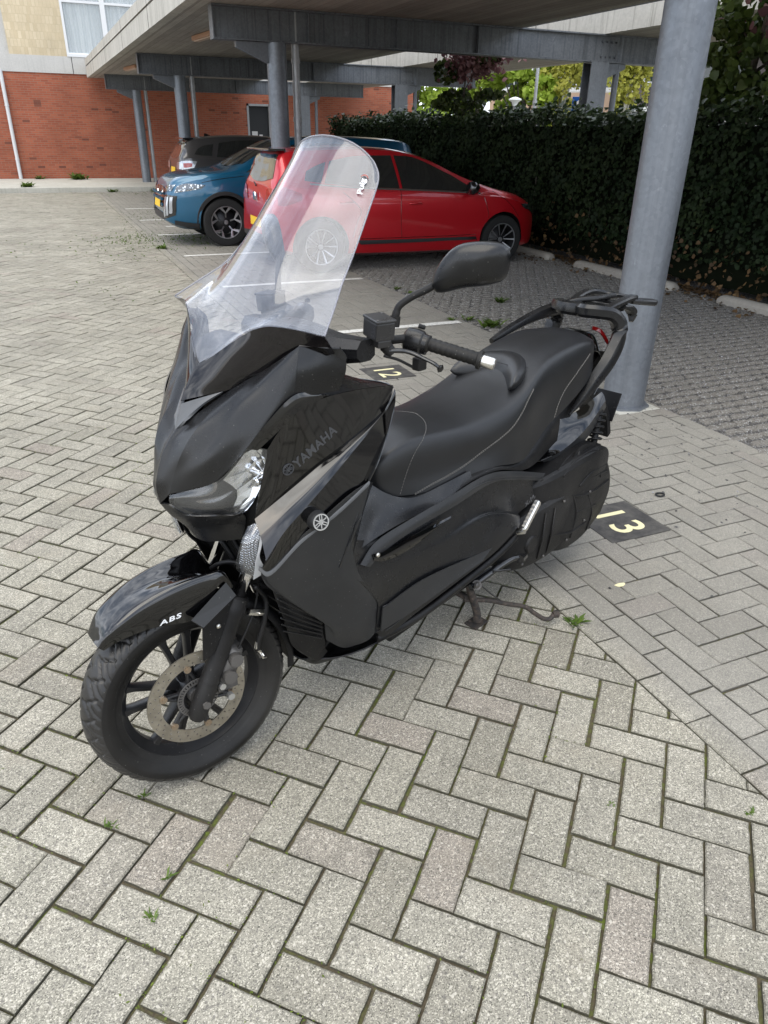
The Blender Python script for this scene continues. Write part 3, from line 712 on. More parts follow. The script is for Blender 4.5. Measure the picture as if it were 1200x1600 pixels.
# ================================================================= background street
M_WALLW = mat('pale_wall', (.62, .60, .56), .85); M_WALLT = mat('tan_brick', (.42, .30, .22), .9); M_WALLD = mat('dark_brick', (.10, .085, .08), .9)
def block(name, loc_, rz, w_, h_, floors, wm, bm2, label, balc=False, nwin=6):
    t = empty(name, loc_, rz, label=label, cat='building')
    b = MB(); b.box((-w_/2, 0, 0), (w_/2, 9, h_)); b.obj('wall', wm, t)
    fh = h_/floors
    for f in range(floors):
        z0 = f*fh
        b = MB(); b.box((-w_/2-.05, -.04, z0), (w_/2+.05, .03, z0+fh*.36)); b.obj('parapet_band', bm2, t)
        for i in range(nwin):
            x0 = -w_/2 + w_*(i+.12)/nwin; x1 = x0 + w_*.76/nwin
            fr = MB(); fr.box((x0, -.03, z0+fh*.38), (x1, .02, z0+fh*.46)); fr.box((x0, -.03, z0+fh*.86), (x1, .02, z0+fh*.9))
            for k in range(4):
                xx = x0 + (x1-x0)*k/3; fr.box((xx-.05, -.032, z0+fh*.38), (xx+.05, .018, z0+fh*.9))
            fo = fr.obj('window', M_FRAMEW, t)
            p = MB(); p.box((x0+.02, -.01, z0+fh*.4), (x1-.02, .01, z0+fh*.88)); p.obj('pane', M_GLASSW, fo)
        if balc:
            b = MB(); b.box((-w_/2, -1.3, z0-.1), (w_/2, -.05, z0+.12)); b.obj('balcony_slab', M_FRAMEW, t)
            b = MB()
            for i in range(int(w_/.35)): b.box((-w_/2+i*.35, -1.28, z0+.12), (-w_/2+i*.35+.05, -1.24, z0+1.05))
            b.box((-w_/2, -1.29, z0+1.05), (w_/2, -1.23, z0+1.12)); b.obj('railing', M_DARKFRAME, t)
    b = MB(); b.box((-w_/2-.3, -.5, h_), (w_/2+.3, 9, h_+.4)); b.obj('roof', M_WALLW, t)
block('white_building', (35, 47.2, 0), R(-38), 12, 12.5, 4, M_WALLW, M_WALLT, 'white and tan building with window bands far beyond the hedge', nwin=5)
block('apartment_building', (40, 26.5, 0), R(-55), 28, 15, 5, M_WALLD, M_WALLD, 'dark apartment block with white balcony edges at the right, beyond the hedge', True, 9)
# pillar of red brick at the end of the building
b = MB(); b.box((-.35, -.35, 0), (.35, .35, 3)); o = b.obj('brick_pillar', M_RED); o.location = (13.4, 28.9, 0); tag(o, 'narrow red brick pillar at the far end of the carport', 'pillar')
# lamp posts and sign
t = empty('street_lamp', (14.2, 22.4, 0), 0, label='short street lamp with round white cap beyond the hedge', cat='street lamp')
b = MB(); b.tube([(0, 0, 0), (0, 0, 2.45)], .04, 10); b.obj('pole', M_PIPE, t)
b = MB(); b.lathe([(.001, 0), (.06, 0), (.10, .1), (.2, .16), (.2, .19), (.06, .24), (.001, .25)], 20, Matrix.Translation((0, 0, 2.42)) @ Matrix.Rotation(R(90), 4, 'X')); b.obj('lamp_head', mat('lamp_white', (.75, .78, .78), .3), t, smooth=True, sharp=40)
t = empty('lamp_pole', (13, 19.5, 0), 0, label='thin tall grey pole standing between the bright trees', cat='pole')
b = MB(); b.tube([(0, 0, 0), (0, 0, 2.4)], .055, 10); b.tube([(0, 0, 2.4), (0, 0, 5.5)], .045, 10); b.tube([(0, 0, 2.38), (0, 0, 2.46)], .065, 10); b.obj('pole', M_PIPE, t)
t = empty('blue_sign', (12, 16.1, 0), R(-50), label='blue sign with a white letter just above the hedge', cat='sign')
b = MB(); b.tube([(0, .03, 0), (0, .03, 2.3)], .03, 10); b.obj('post', M_PIPE, t)
b = MB(); b.box((-.2, -.02, 2.02), (.2, .015, 2.42)); b.obj('panel', mat('sign_blue', (.01, .10, .42), .4), t, bevel=.01)
text_mesh('lettering', 'G', .34, .004, mat('sign_white', (.8, .8, .8), .5), t, Matrix.Translation((0, -.024, 2.22)) @ Matrix.Rotation(R(90), 4, 'X'), bold=.01)

# weeds
M_WEED = leafmat('weed_leaf', [(0, (.04, .07, .012)), (.6, (.08, .14, .02)), (1, (.13, .20, .03))], .5, .3)
def weed(x, y, s, n, label, z=0, tall=.6):
    V, F = [], []
    for _ in range(n):
        a = rng.random()*6.28; l_ = s*rng.uniform(.5, 1); e = rng.uniform(.2, tall+.3); w_ = s*rng.uniform(.07, .16)
        x0, y0 = rng.gauss(0, s*.25), rng.gauss(0, s*.25); dx, dy = math.cos(a), math.sin(a); b_ = len(V)
        for t_, ww, zz in ((0, .4, 0), (.5, 1, e*.7), (1, .08, e)):
            V += [(x0+dx*l_*t_-dy*w_*ww, y0+dy*l_*t_+dx*w_*ww, zz*l_*tall*1.3), (x0+dx*l_*t_+dy*w_*ww, y0+dy*l_*t_-dx*w_*ww, zz*l_*tall*1.3)]
        F += [(b_, b_+1, b_+3, b_+2), (b_+2, b_+3, b_+5, b_+4)]
    o = mesh('weed', V, F, M_WEED, label=label, cat='weed', group='weeds in the paving joints'); o.location = (x, y, z); return o
WD = [(1.455, .855, .022, 9, 'lone leafy weed in a joint at the lower right of the paving'), (1.13, 1.02, .014, 8, 'tiny weed left of the lone leafy one, lower right paving'),
      (-.10, 1.46, .022, 14, 'small green weed in the joint left below the front tyre'), (-.01, 1.53, .018, 12, 'weed touching the front tyre at its lower left'),
      (-.04, 1.17, .020, 12, 'weed at the lower left, nearest the photo corner'), (.01, 1.26, .018, 12, 'weed just above the nearest one at lower left'),
      (1.54, 1.73, .05, 16, 'light green weed beside the centre stand lever tip'), (3.62, 7.88, .07, 22, 'small tuft at the bay edge, farther of the pair by the red car'),
      (3.66, 7.6, .06, 22, 'small tuft at the bay edge, nearer of the pair by the red car'), (3.68, 5.9, .13, 60, 'biggest green tuft on the bay edge behind the seat'),
      (3.46, 6.27, .06, 24, 'small tuft left of the biggest green tuft'), (3.60, 6.2, .08, 26, 'low tuft at the end of the white line'), (4.37, 6.85, .10, 40, 'grass tuft out on the gravel bay, near the mirror'),
      (1.60, 12.0, .12, 40, 'green weed at the edge band before the blue car'), (-.2, 24.4, .25, 50, 'weed sprouting from the ledge face near the downpipe'), (1.35, 27.9, .35, 70, 'bushy weed at the foot of the brick wall'),
      (.2, 28.2, .2, 50, 'small weed at the wall foot beside the white downpipe'), (3.2, 23.85, .22, 50, 'weed at the foot of the ledge near the cars'), (2.0, 23.9, .18, 40, 'low weed at the foot of the ledge, middle')]
for a in WD: weed(a[0], a[1], a[2], a[3], a[4], z=.13 if a[1] > 24.1 else 0)
# moss and small grass in the joints
V = []
for _ in range(60000):
    # points on joint lines of the diagonal pattern close to the camera
    i = rng.randint(-30, 45); t_ = rng.uniform(-30, 45)
    a, b_ = (i, t_) if rng.random() < .5 else (t_, i)
    x = .9758 + S1*(a*q - b_*q); y = .9864 + S1*(-a*q - b_*q)
    if not (-1.2 < x < 1.6 and .2 < y < 4.5): continue
    w_ = math.sin(x*3.1+y*1.7)+math.sin(x*7.3-y*5.1)+math.sin(y*9+x*2)*.7
    if w_ < .1 + rng.random()*1.3: continue
    # only where no brick covers the line
    k1 = math.floor(a+1e-6 + .02), math.floor(b_)
    V.append((x+rng.gauss(0, .003), y+rng.gauss(0, .003), rng.uniform(-.004, .002)))
M_MOSS = leafmat('moss', [(0, (.05, .065, .012)), (.5, (.10, .14, .02)), (1, (.20, .26, .04))], .8, .2)
leaves('joint_moss', np.array(V), .0072, M_MOSS, None, nrm=[(0, 0, 1)], spread=.8, shape='blade', kind='stuff', label='green moss and seedlings growing in the paving joints')
P = []
for cx, cy, sx_, sy_, n in ((1.35, 13.2, .35, .5, 420), (2.2, 12.9, .25, .5, 260), (.5, 8.6, .4, .4, 30), (1.0, 12.0, .5, .6, 120), (-.6, 12.5, .3, .5, 40), (2.3, 16.8, .6, .8, 250), (3.0, 23.2, 1.2, .5, 250)):
    P.append(np.stack([nr.normal(cx, sx_, n), nr.normal(cy, sy_, n), nr.uniform(0, .02, n)], 1))
leaves('grass_patch', np.concatenate(P), .028, M_WEED, None, nrm=[(0, 0, 1)], spread=1, shape='blade', kind='stuff', label='thin patches of grass growing through the far paving')
# rubber ring lying on the paving
b = MB(); b.tube([(2.6+.022*math.cos(a*.2618), 2.46+.018*math.sin(a*.2618), .006) for a in range(25)], .0045, 8, cap=False)
tag(b.obj('rubber_ring', mat('rubber_ring', (.015, .015, .015), .6), smooth=True), 'little black rubber ring lying on the paving above tile 13', 'ring')
b = MB(); V = [(1.87+.025*math.cos(a*.6283)*(1+.25*math.sin(a*2)), 1.875+.012*math.sin(a*.6283), .0015) for a in range(10)]; b.add(V, [tuple(range(10))])
tag(b.obj('paint_blob', M_CREAMP), 'small cream paint blob on a paver below tile 13', 'stain')
# ================================================================= parked cars
def paint(name, col, flake=.15):
    m = mat(name, col, .32, .35, .5, 1.0, .03); g = N(m); p = g.pos(world=False)
    f = g.voro(p, 2500, out='Color'); g.out(g.mix(flake, g.mix(0, col, col), g.mix(1.0, f, tuple(x*1.6 for x in col), 'MULTIPLY')))
    return m
M_CGLASS = mat('car_glass', (.010, .012, .013), .02, spec=1.0, coat=1); M_CGLASS.node_tree.nodes['Principled BSDF'].inputs['Coat IOR'].default_value = 1.7
M_CGLASS2 = glassmat0 = None
M_BLKP = mat('car_black_plastic', (.018, .018, .019), .5)
M_BLKG = mat('car_gloss_black', (.008, .008, .009), .12, coat=1)
M_CTYRE = mat('car_tyre', (.018, .018, .018), .75, spec=.3)
M_WHL = mat('machined_alloy', (.42, .43, .45), .33, .9); M_WHD = mat('dark_alloy', (.02, .02, .022), .35, .3)
M_HEADL = mat('headlamp', (.34, .37, .40), .12, .85, coat=1); g = N(M_HEADL); pp = g.pos(world=False)
g.out(g.ramp(g.voro(pp, 28), [(.15, (.75, .78, .80)), (.5, (.10, .11, .12))]), None, g.bump(g.voro(pp, 28), .6, .01)); M_DRL = mat('lamp_clear', (.42, .44, .47), .15, .5, coat=1)
M_TAILC = mat('tail_lamp_red', (.32, .01, .012), .1, coat=1); M_PLATE = mat('yellow_plate', (.75, .48, .03), .45)
M_CHR = mat('car_chrome', (.7, .7, .71), .12, 1.0)
def itp(pts, x):
    xs = [p[0] for p in pts]; ys = [p[1] for p in pts]; return float(np.interp(x, xs, ys))
def sm(pts, n=8):
    c = spl(pts, n); return [tuple(p) for p in c]
def car(name, loc_, rz, label, body_mat, top, belt, width, roofw, bottom, wheels, wr, windows, screen, rear, lamps, extras, cat='car', clad=None, wheel_style='five', group='cars parked in the carport'):
    t = empty(name, loc_, rz, label=label, cat=cat, group=group)
    top, belt, width, roofw, bottom = sm(top), sm(belt), sm(width), sm(roofw), sm(bottom)
    x0, x1 = top[0][0], top[-1][0]; K = 90
    xs = [x0 + (x1-x0)*(.5-.5*math.cos(math.pi*i/K))*.35 + (x1-x0)*(i/K)*.65 for i in range(K+1)]
    secs = []
    for x in xs:
        zt, zb, w_, wr_, zs = itp(top, x), itp(belt, x), itp(width, x), itp(roofw, x), itp(bottom, x)
        zb = min(zb, zt-.02); gh = zt-zb; h = zb-zs
        wt = w_*.93 + (wr_ - w_*.93)*min(1, gh/.30); dr = min(.075, gh*.4)
        pts = [(0, zs), (w_*.80, zs), (w_*.95, zs+h*.06), (w_*.992, zs+h*.22), (w_*.985, zs+h*.42), (w_*.998, zs+h*.66), (w_*.985, zs+h*.86), (w_*.955, zb-.008), (w_*.935, zb+.004)]
        for f_ in (.25, .5, .75): 
            pts.append((w_*.935 + (wt-w_*.935)*f_ + .018*math.sin(f_*math.pi)*min(1, gh/.3), zb + (zt-dr-zb)*f_))
        pts += [(wt, zt-dr), (wt*.93, zt-dr*.45), (wt*.78, zt-dr*.18), (wt*.5, zt-dr*.05), (wt*.25, zt-.004), (0, zt)]
        secs.append([(x, y, z) for y, z in pts] + [(x, -y, z) for y, z in pts[-2:0:-1]])
    b = MB(); b.loft(secs); body = b.obj('body', [body_mat, M_BLKP], t, weld=1e-4)
    # wheel openings
    cut = MB()
    for xw in wheels:
        for sd_ in (1, -1): cut.tube([(xw, sd_*.50, wr), (xw, sd_*1.2, wr)], wr+.045, 48)
    co = cut.obj('tmpcut', [body_mat, M_BLKP], t); co.data.polygons.foreach_set('material_index', [1]*len(co.data.polygons))
    bo = body.modifiers.new('b', 'BOOLEAN'); bo.operation = 'DIFFERENCE'; bo.object = co; bo.solver = 'EXACT'
    dg = bpy.context.evaluated_depsgraph_get(); dg.update(); me = bpy.data.meshes.new_from_object(body.evaluated_get(dg)); body.modifiers.clear(); body.data = me; bpy.data.objects.remove(co)
    me.polygons.foreach_set('use_smooth', [True]*len(me.polygons)); me.set_sharp_from_angle(angle=R(28))
    bvh = BVHTree.FromPolygons([v.co.copy() for v in me.vertices], [tuple(p.vertices) for p in me.polygons])
    def decal(nm, lo, hi, m_, nu=14, nv=6, off=.004, both=True, parent=None, direction='side', par=None, **k):
        """strip between two (x,z) outlines laid on the flank; direction end: (y,z) outlines laid on the nose or tail"""
        L_, H_ = spl(lo, nu), spl(hi, nu); res = None
        if len(L_) != len(H_):
            n_ = 40; L_ = np.array([[np.interp(i/n_, np.linspace(0, 1, len(L_)), L_[:, c]) for c in (0, 1)] for i in range(n_+1)]); H_ = np.array([[np.interp(i/n_, np.linspace(0, 1, len(H_)), H_[:, c]) for c in (0, 1)] for i in range(n_+1)])
        for sd_ in ((1, -1) if both else (1,)):
            V = []; ok = True
            for j in range(nv+1):
                for i in range(len(L_)):
                    u, z = L_[i] + (H_[i]-L_[i])*j/nv
                    if direction == 'side': o_, d_ = Vector((u, 3*sd_, z)), Vector((0, -sd_, 0))
                    elif direction == 'front': o_, d_ = Vector((6, u*sd_, z)), Vector((-1, 0, 0))
                    elif direction == 'rear': o_, d_ = Vector((-6, u*sd_, z)), Vector((1, 0, 0))
                    elif direction == 'top': o_, d_ = Vector((z, u*sd_, 4)), Vector((0, 0, -1))
                    h_ = bvh.ray_cast(o_, d_)
                    if h_[0] is None: V.append(V[-1] if V else o_); continue
                    n_ = h_[1] if h_[1].dot(d_) < 0 else -h_[1]; V.append(h_[0] + n_*off)
            ob = mesh(nm, V, grid_faces(nv+1, len(L_)), m_, par or t, smooth=True); res = res or ob
            # body thickness for plastic trims
            bm = bmesh.new(); bm.from_mesh(ob.data); bmesh.ops.remove_doubles(bm, verts=bm.verts, dist=1e-5); bmesh.ops.recalc_face_normals(bm, faces=bm.faces)
            c_ = sum((v.co for v in bm.verts), Vector())/max(1, len(bm.verts)); 
            bm.to_mesh(ob.data); bm.free()
        return res
    for lo, hi in windows: decal('side_window', lo, hi, M_CGLASS, 10, 6)
    if screen: decal('windscreen', screen[0], screen[1], M_CGLASS, 10, 8, direction='top', both=True)
    if rear: decal('rear_window', rear[0], rear[1], M_CGLASS, 10, 8, direction='top' if len(rear) == 2 else rear[2], both=True)
    for (nm, dr, lo, hi, m_, off) in lamps: decal(nm, lo, hi, m_, 8, 5, off, True, direction=dr)
    for (nm, dr, lo, hi, m_, off) in extras: decal(nm, lo, hi, m_, 8, 3, off, True, direction=dr)
    # wheels
    for xw in wheels:
        for sd_ in (1, -1):
            yo = itp(width, xw)*.985
            Mx = Matrix.Translation((xw, sd_*(yo-.11), wr)) @ Matrix.Diagonal((1, sd_, 1, 1))
            b = MB(); b.lathe([(wr*.66, -.10), (wr*.80, -.105), (wr*.95, -.10), (wr, -.075), (wr, .075), (wr*.96, .098), (wr*.82, .106), (wr*.68, .098), (wr*.66, .085), (wr*.64, -.10)], 64, Mx, closed=True); wo = b.obj('wheel', M_CTYRE, t, smooth=True, sharp=35)
            b = MB(); b.lathe([(wr*.67, .097), (wr*.655, .100), (wr*.63, .085), (wr*.60, .02), (wr*.58, -.09), (wr*.62, -.095)], 48, Mx); b.lathe([(.001, .03), (.05, .03), (wr*.5, -.03), (wr*.5, -.05), (.001, -.05)], 32, Mx); b.obj('rim', M_WHD, wo, smooth=True, sharp=35)
            b = MB(); ns = 5
            b.lathe([(wr*.675, .099), (wr*.675, .103), (wr*.64, .102), (wr*.635, .095)], 48, Mx, closed=True)
            for k in range(ns):
                a0 = 2*math.pi*k/ns + .3
                def pt(r_, a_, y_): return Mx @ Vector((r_*math.cos(a_), y_, r_*math.sin(a_)))
                if wheel_style == 'y':
                    for da in (-.20, .20):
                        b.add([pt(wr*.20, a0-.16, .06), pt(wr*.20, a0+.16, .06), pt(wr*.40, a0+.07, .078), pt(wr*.40, a0-.07, .078)], [(0, 1, 2, 3)])
                        b.add([pt(wr*.38, a0-.09, .077), pt(wr*.38, a0+.09, .077), pt(wr*.645, a0+da*1.6+.10, .096), pt(wr*.645, a0+da*1.6-.10, .096)], [(0, 1, 2, 3)])
                else:
                    for da in (-.16, .16):
                        b.add([pt(wr*.16, a0+da*1.2-.10, .062), pt(wr*.16, a0+da*1.2+.10, .062), pt(wr*.645, a0+da*1.9+.055, .096), pt(wr*.645, a0+da*1.9-.055, .096)], [(0, 1, 2, 3)])
            b.lathe([(.001, .068), (.03, .068), (.034, .058)], 20, Mx)
            sp = b.obj('spokes', M_WHL, wo)
    return t, body, decal, bvh
def mirror_c(t, x, y, z, m_, fwd=1):
    for sd_ in (1, -1):
        b = MB(); secs = []
        for u, s_ in ((0, .35), (.03, .8), (.10, 1.0), (.17, .95), (.205, .5)):
            secs.append([(x + .10*s_*ca*(1 if ca > 0 else .5) , sd_*(y+u), z + .082*s_*sa + .015) for ca, sa in ((1, 0), (.7, .75), (0, 1), (-.7, .9), (-1, 0), (-.7, -.9), (0, -1), (.7, -.75))])
        b.loft(secs); mo = b.obj('door_mirror', m_, t, smooth=True, sharp=60)
        b = MB(); b.tube([(x, sd_*(y-.02), z-.05), (x, sd_*(y+.05), z-.02)], .02, 8); b.obj('mirror_foot', M_BLKP, mo)
def line_tube(bvh, pts, r_, n=10):
    q_ = []
    for x, z in spl(pts, n):
        h_ = bvh.ray_cast(Vector((x, 3, z)), Vector((0, -1, 0)))
        if h_[0] is not None: q_.append(h_[0])
    return q_
def seams(t, bvh, lines, r_=.0035, m_=None, nm='door_gap'):
    for pts in lines:
        q_ = line_tube(bvh, pts, r_)
        if len(q_) < 3: continue
        for sd_ in (1, -1):
            b = MB(); b.tube([(p.x, p.y*sd_, p.z) for p in q_], r_, 5, cap=False); b.obj(nm, m_ or M_BLKG, t)
def handle(t, bvh, x, z, m_):
    h_ = bvh.ray_cast(Vector((x, 3, z)), Vector((0, -1, 0)))
    for sd_ in (1, -1):
        b = MB(); y = h_[0].y
        b.tube([(x-.09, sd_*(y+.002), z), (x-.07, sd_*(y+.022), z+.004), (x, sd_*(y+.028), z+.006), (x+.07, sd_*(y+.022), z+.004), (x+.09, sd_*(y+.002), z)], [.008, .012, .014, .012, .008], 10); b.obj('door_handle', m_, t, smooth=True)

# ---- red hatchback (nose to the hedge)
M_REDP = paint('red_car_paint', (.50, .008, .016))
top = [(-2.08, .62), (-2.06, .95), (-1.98, 1.12), (-1.86, 1.38), (-1.4, 1.43), (-.8, 1.445), (-.25, 1.41), (.15, 1.30), (.60, 1.11), (1.0, .975), (1.35, .90), (1.62, .80), (1.80, .66), (1.87, .52), (1.90, .42)]
belt = [(-2.08, .55), (-2.0, .96), (-1.6, 1.00), (-1.0, .965), (0, .925), (.7, .885), (1.1, .86), (1.5, .76), (1.76, .62), (1.90, .40)]
wd_ = [(-2.08, .70), (-2.0, .78), (-1.7, .86), (-1.2, .895), (0, .89), (.8, .895), (1.2, .885), (1.50, .80), (1.72, .66), (1.85, .50), (1.90, .38)]
rw_ = [(-2.08, .50), (-1.8, .56), (-1, .60), (-.2, .60), (.5, .66), (1.0, .74), (1.8, .5), (1.90, .3)]
bt_ = [(-2.08, .34), (-1.95, .24), (-1.5, .19), (0, .17), (1.2, .18), (1.7, .20), (1.90, .28)]
wins = [([(-1.42, 1.04), (-1.0, 1.00), (-.42, .975)], [(-1.30, 1.28), (-.95, 1.335), (-.46, 1.345)]),
        ([(-.38, .972), (.2, .945), (.74, .915)], [(-.42, 1.345), (-.10, 1.31), (.40, 1.11)]),
        ([(-1.66, 1.07), (-1.55, 1.055), (-1.46, 1.045)], [(-1.62, 1.17), (-1.48, 1.23), (-1.35, 1.27)])]
scr_ = ([(0, .93), (.3, .90), (.62, .76)], [(0, -.14), (.3, -.16), (.50, -.20)])
rear_ = ([(0, -2.03), (.3, -2.02), (.56, -1.99)], [(0, -1.90), (.25, -1.90), (.47, -1.885)])
lamps = [('headlamp', 'side', [(1.50, .70), (1.65, .66), (1.80, .58)], [(1.42, .76), (1.62, .745), (1.78, .66)], M_HEADL, .006),
         ('tail_lamp', 'side', [(-2.0, .80), (-1.9, .80), (-1.72, .86)], [(-2.0, .99), (-1.92, 1.0), (-1.72, .93)], M_TAILC, .008),
         ('tail_lamp', 'rear', [(.42, .80), (.58, .80), (.72, .81)], [(.48, .96), (.60, .98), (.72, .97)], M_TAILC, .008)]
ext = [('sill_moulding', 'side', [(-.98, .335), (-.3, .335), (.86, .335)], [(-1.02, .385), (-.3, .375), (.84, .375)], M_BLKP, .012),
       ('rear_bumper_insert', 'rear', [(0, .30), (.3, .30), (.66, .33)], [(0, .42), (.3, .42), (.66, .40)], M_BLKP, .008),
       ('number_plate', 'rear', [(0, .50), (.13, .50), (.26, .50)], [(0, .61), (.13, .61), (.26, .61)], M_PLATE, .012)]
tr_, bd_, dec, bvh = car('red_hatchback', (4.65, 10.02, 0), 0, 'glossy red hatchback parked nose to the hedge', M_REDP, top, belt, wd_, rw_, bt_, (-1.49, 1.12), .315, wins, scr_, rear_, lamps, ext)
seams(tr_, bvh, [[(-.40, .40), (-.42, .7), (-.41, .96)], [(.86, .40), (.88, .6), (.80, .88)], [(-1.08, .42), (-1.02, .6), (-.98, .75), (-1.2, .95)], [(-1.0, .40), (0, .395), (.86, .40)], [(1.38, .60), (1.2, .78), (.95, .93)]])
seams(tr_, bvh, [[(-1.6, 1.035), (-1.0, .99), (0, .945), (.76, .905)]], .011, M_CHR, 'window_strip')
handle(tr_, bvh, -.22, .80, M_REDP); handle(tr_, bvh, -1.16, .83, M_REDP)
mirror_c(tr_, .56, .83, .96, M_BLKG)
b = MB(); b.box((-2.02, -.52, 1.385), (-1.80, .52, 1.41)); b.obj('roof_spoiler', M_BLKG, tr_, bevel=.01)
b = MB(); b.tube([(-2.06, .0, .98), (-2.03, .18, 1.01), (-2.0, .33, 1.04)], .01, 6); b.obj('rear_wiper', M_BLKP, tr_)
b = MB(); b.lathe([(.001, .012), (.05, .012), (.055, 0)], 24, Matrix.Translation((-2.085, 0, .86)) @ Matrix.Rotation(R(90), 4, 'Z')); b.obj('tailgate_badge', M_CHR, tr_)
h_ = bvh.ray_cast(Vector((1.0, 3, .745)), Vector((0, -1, 0)))[0]
b = MB(); b.box((.94, h_.y-.003, .73), (1.12, h_.y+.008, .765)); b.obj('wing_badge', M_CHR, tr_, bevel=.004)
# ---- blue crossover (nose out)
M_BLUP = paint('teal_car_paint', (.003, .085, .17), .2)
top = [(-2.15, .70), (-2.1, 1.0), (-2.0, 1.35), (-1.8, 1.50), (-1.0, 1.545), (-.2, 1.54), (.30, 1.47), (.75, 1.27), (1.12, 1.085), (1.5, 1.04), (1.85, .99), (2.03, .90), (2.11, .70), (2.14, .50)]
belt = [(-2.15, .65), (-2.0, 1.02), (-1.5, 1.06), (0, 1.03), (1.0, 1.01), (1.5, .97), (1.85, .90), (2.05, .78), (2.14, .48)]
wd_ = [(-2.15, .72), (-2.0, .80), (-1.6, .875), (0, .885), (1.0, .885), (1.45, .875), (1.8, .80), (2.0, .70), (2.1, .60), (2.14, .50)]
rw_ = [(-2.15, .52), (-1.5, .58), (0, .60), (.6, .66), (1.1, .76), (1.9, .62), (2.14, .4)]
bt_ = [(-2.15, .40), (-1.9, .27), (-1.2, .22), (1.2, .22), (1.8, .24), (2.0, .28), (2.14, .36)]
wins = [([(-1.30, 1.10), (-.8, 1.085), (-.22, 1.075)], [(-1.2, 1.38), (-.8, 1.43), (-.25, 1.44)]), ([(-.18, 1.075), (.4, 1.06), (.92, 1.04)], [(-.2, 1.44), (.12, 1.41), (.62, 1.22)])]
scr_ = ([(0, 1.08), (.35, 1.04), (.68, .93)], [(0, .34), (.3, .32), (.52, .27)])
rear_ = ([(0, -2.06), (.3, -2.05), (.55, -2.03)], [(0, -1.93), (.25, -1.93), (.48, -1.91)])
lamps = [('headlamp', 'side', [(1.62, .82), (1.80, .79), (1.99, .76)], [(1.55, .87), (1.80, .89), (1.95, .85)], M_HEADL, .007),
         ('headlamp', 'front', [(.46, .77), (.56, .775), (.66, .785)], [(.46, .83), (.56, .86), (.68, .87)], M_HEADL, .007),
         ('daylight_fang', 'front', [(.50, .42), (.53, .42), (.545, .43)], [(.53, .70), (.56, .70), (.575, .70)], M_DRL, .016),
         ('daylight_fang', 'front', [(.56, .44), (.59, .44), (.605, .45)], [(.59, .70), (.615, .70), (.63, .70)], M_DRL, .016),
         ('daylight_fang', 'front', [(.62, .47), (.645, .47), (.66, .48)], [(.65, .70), (.67, .70), (.685, .70)], M_DRL, .016)]
ext = [('bumper_gill', 'front', [(.44, .40), (.56, .40), (.69, .45)], [(.47, .73), (.58, .73), (.72, .72)], M_BLKG, .008),
       ('front_grille', 'front', [(0, .53), (.2, .53), (.42, .55)], [(0, .83), (.2, .83), (.44, .80)], M_BLKG, .008),
       ('lower_grille', 'front', [(0, .37), (.25, .37), (.5, .38)], [(0, .47), (.25, .47), (.42, .47)], M_BLKP, .01),
       ('number_plate', 'front', [(0, .53), (.13, .53), (.26, .53)], [(0, .64), (.13, .64), (.26, .64)], M_PLATE, .03),
       ('side_cladding', 'side', [(-.80, .25), (0, .25), (.85, .25)], [(-.80, .36), (0, .36), (.85, .36)], M_BLKP, .01),
       ('front_skirt', 'side', [(1.66, .25), (1.8, .27), (2.02, .32)], [(1.66, .34), (1.8, .35), (2.02, .38)], M_BLKP, .01)]
tb_, bd_, dec, bvh = car('blue_crossover', (3.88, 12.82, 0), R(180), 'teal blue crossover parked nose out beside the red hatchback', M_BLUP, top, belt, wd_, rw_, bt_, (-1.3, 1.28), .345, wins, scr_, rear_, lamps, ext, wheel_style='y')
for sd_ in (1, -1):
    for xw in (-1.3, 1.28):
        b = MB(); V = []
        for k in range(25):
            a = R(-12 + 204*k/24)
            for rr, yy in ((.385, -.005), (.385, .012), (.435, .012), (.445, -.01)):
                x, z = xw + rr*math.cos(a), .345 + rr*math.sin(a); h_ = bvh.ray_cast(Vector((x if rr < .4 else x, 3, z)), Vector((0, -1, 0)))
                y = .88
                hh = bvh.ray_cast(Vector((xw + .46*math.cos(a), 3, max(.27, .345 + .46*math.sin(a)))), Vector((0, -1, 0)))
                if hh[0] is not None: y = hh[0].y
                V.append((x, sd_*(y+yy), z))
        b.add(V, grid_faces(25, 4)); b.obj('arch_cladding', M_BLKP, tb_, smooth=True, sharp=40)
seams(tb_, bvh, [[(.86, .36), (.92, .6), (.95, .85), (.93, 1.0)], [(-.20, .36), (-.22, .7), (-.2, 1.05)]])
seams(tb_, bvh, [[(.95, .99), (1.3, .955), (1.6, .905)]], .004, M_BLKG, 'bonnet_gap')
handle(tb_, bvh, -.05, .90, M_BLUP)
mirror_c(tb_, .78, .84, 1.08, M_BLKG)
b = MB()
for k in range(3):
    for j in range(7): b.box((2.13, -.42+j*.13, .56+k*.08), (2.155, -.38+j*.13, .60+k*.08))
b.obj('grille_pattern', M_BLUP, tb_)
b = MB(); b.lathe([(.001, .012), (.045, .012), (.05, 0)], 6, Matrix.Translation((2.125, 0, .74)) @ Matrix.Rotation(R(-90), 4, 'Z')); b.obj('grille_badge', M_CHR, tb_)
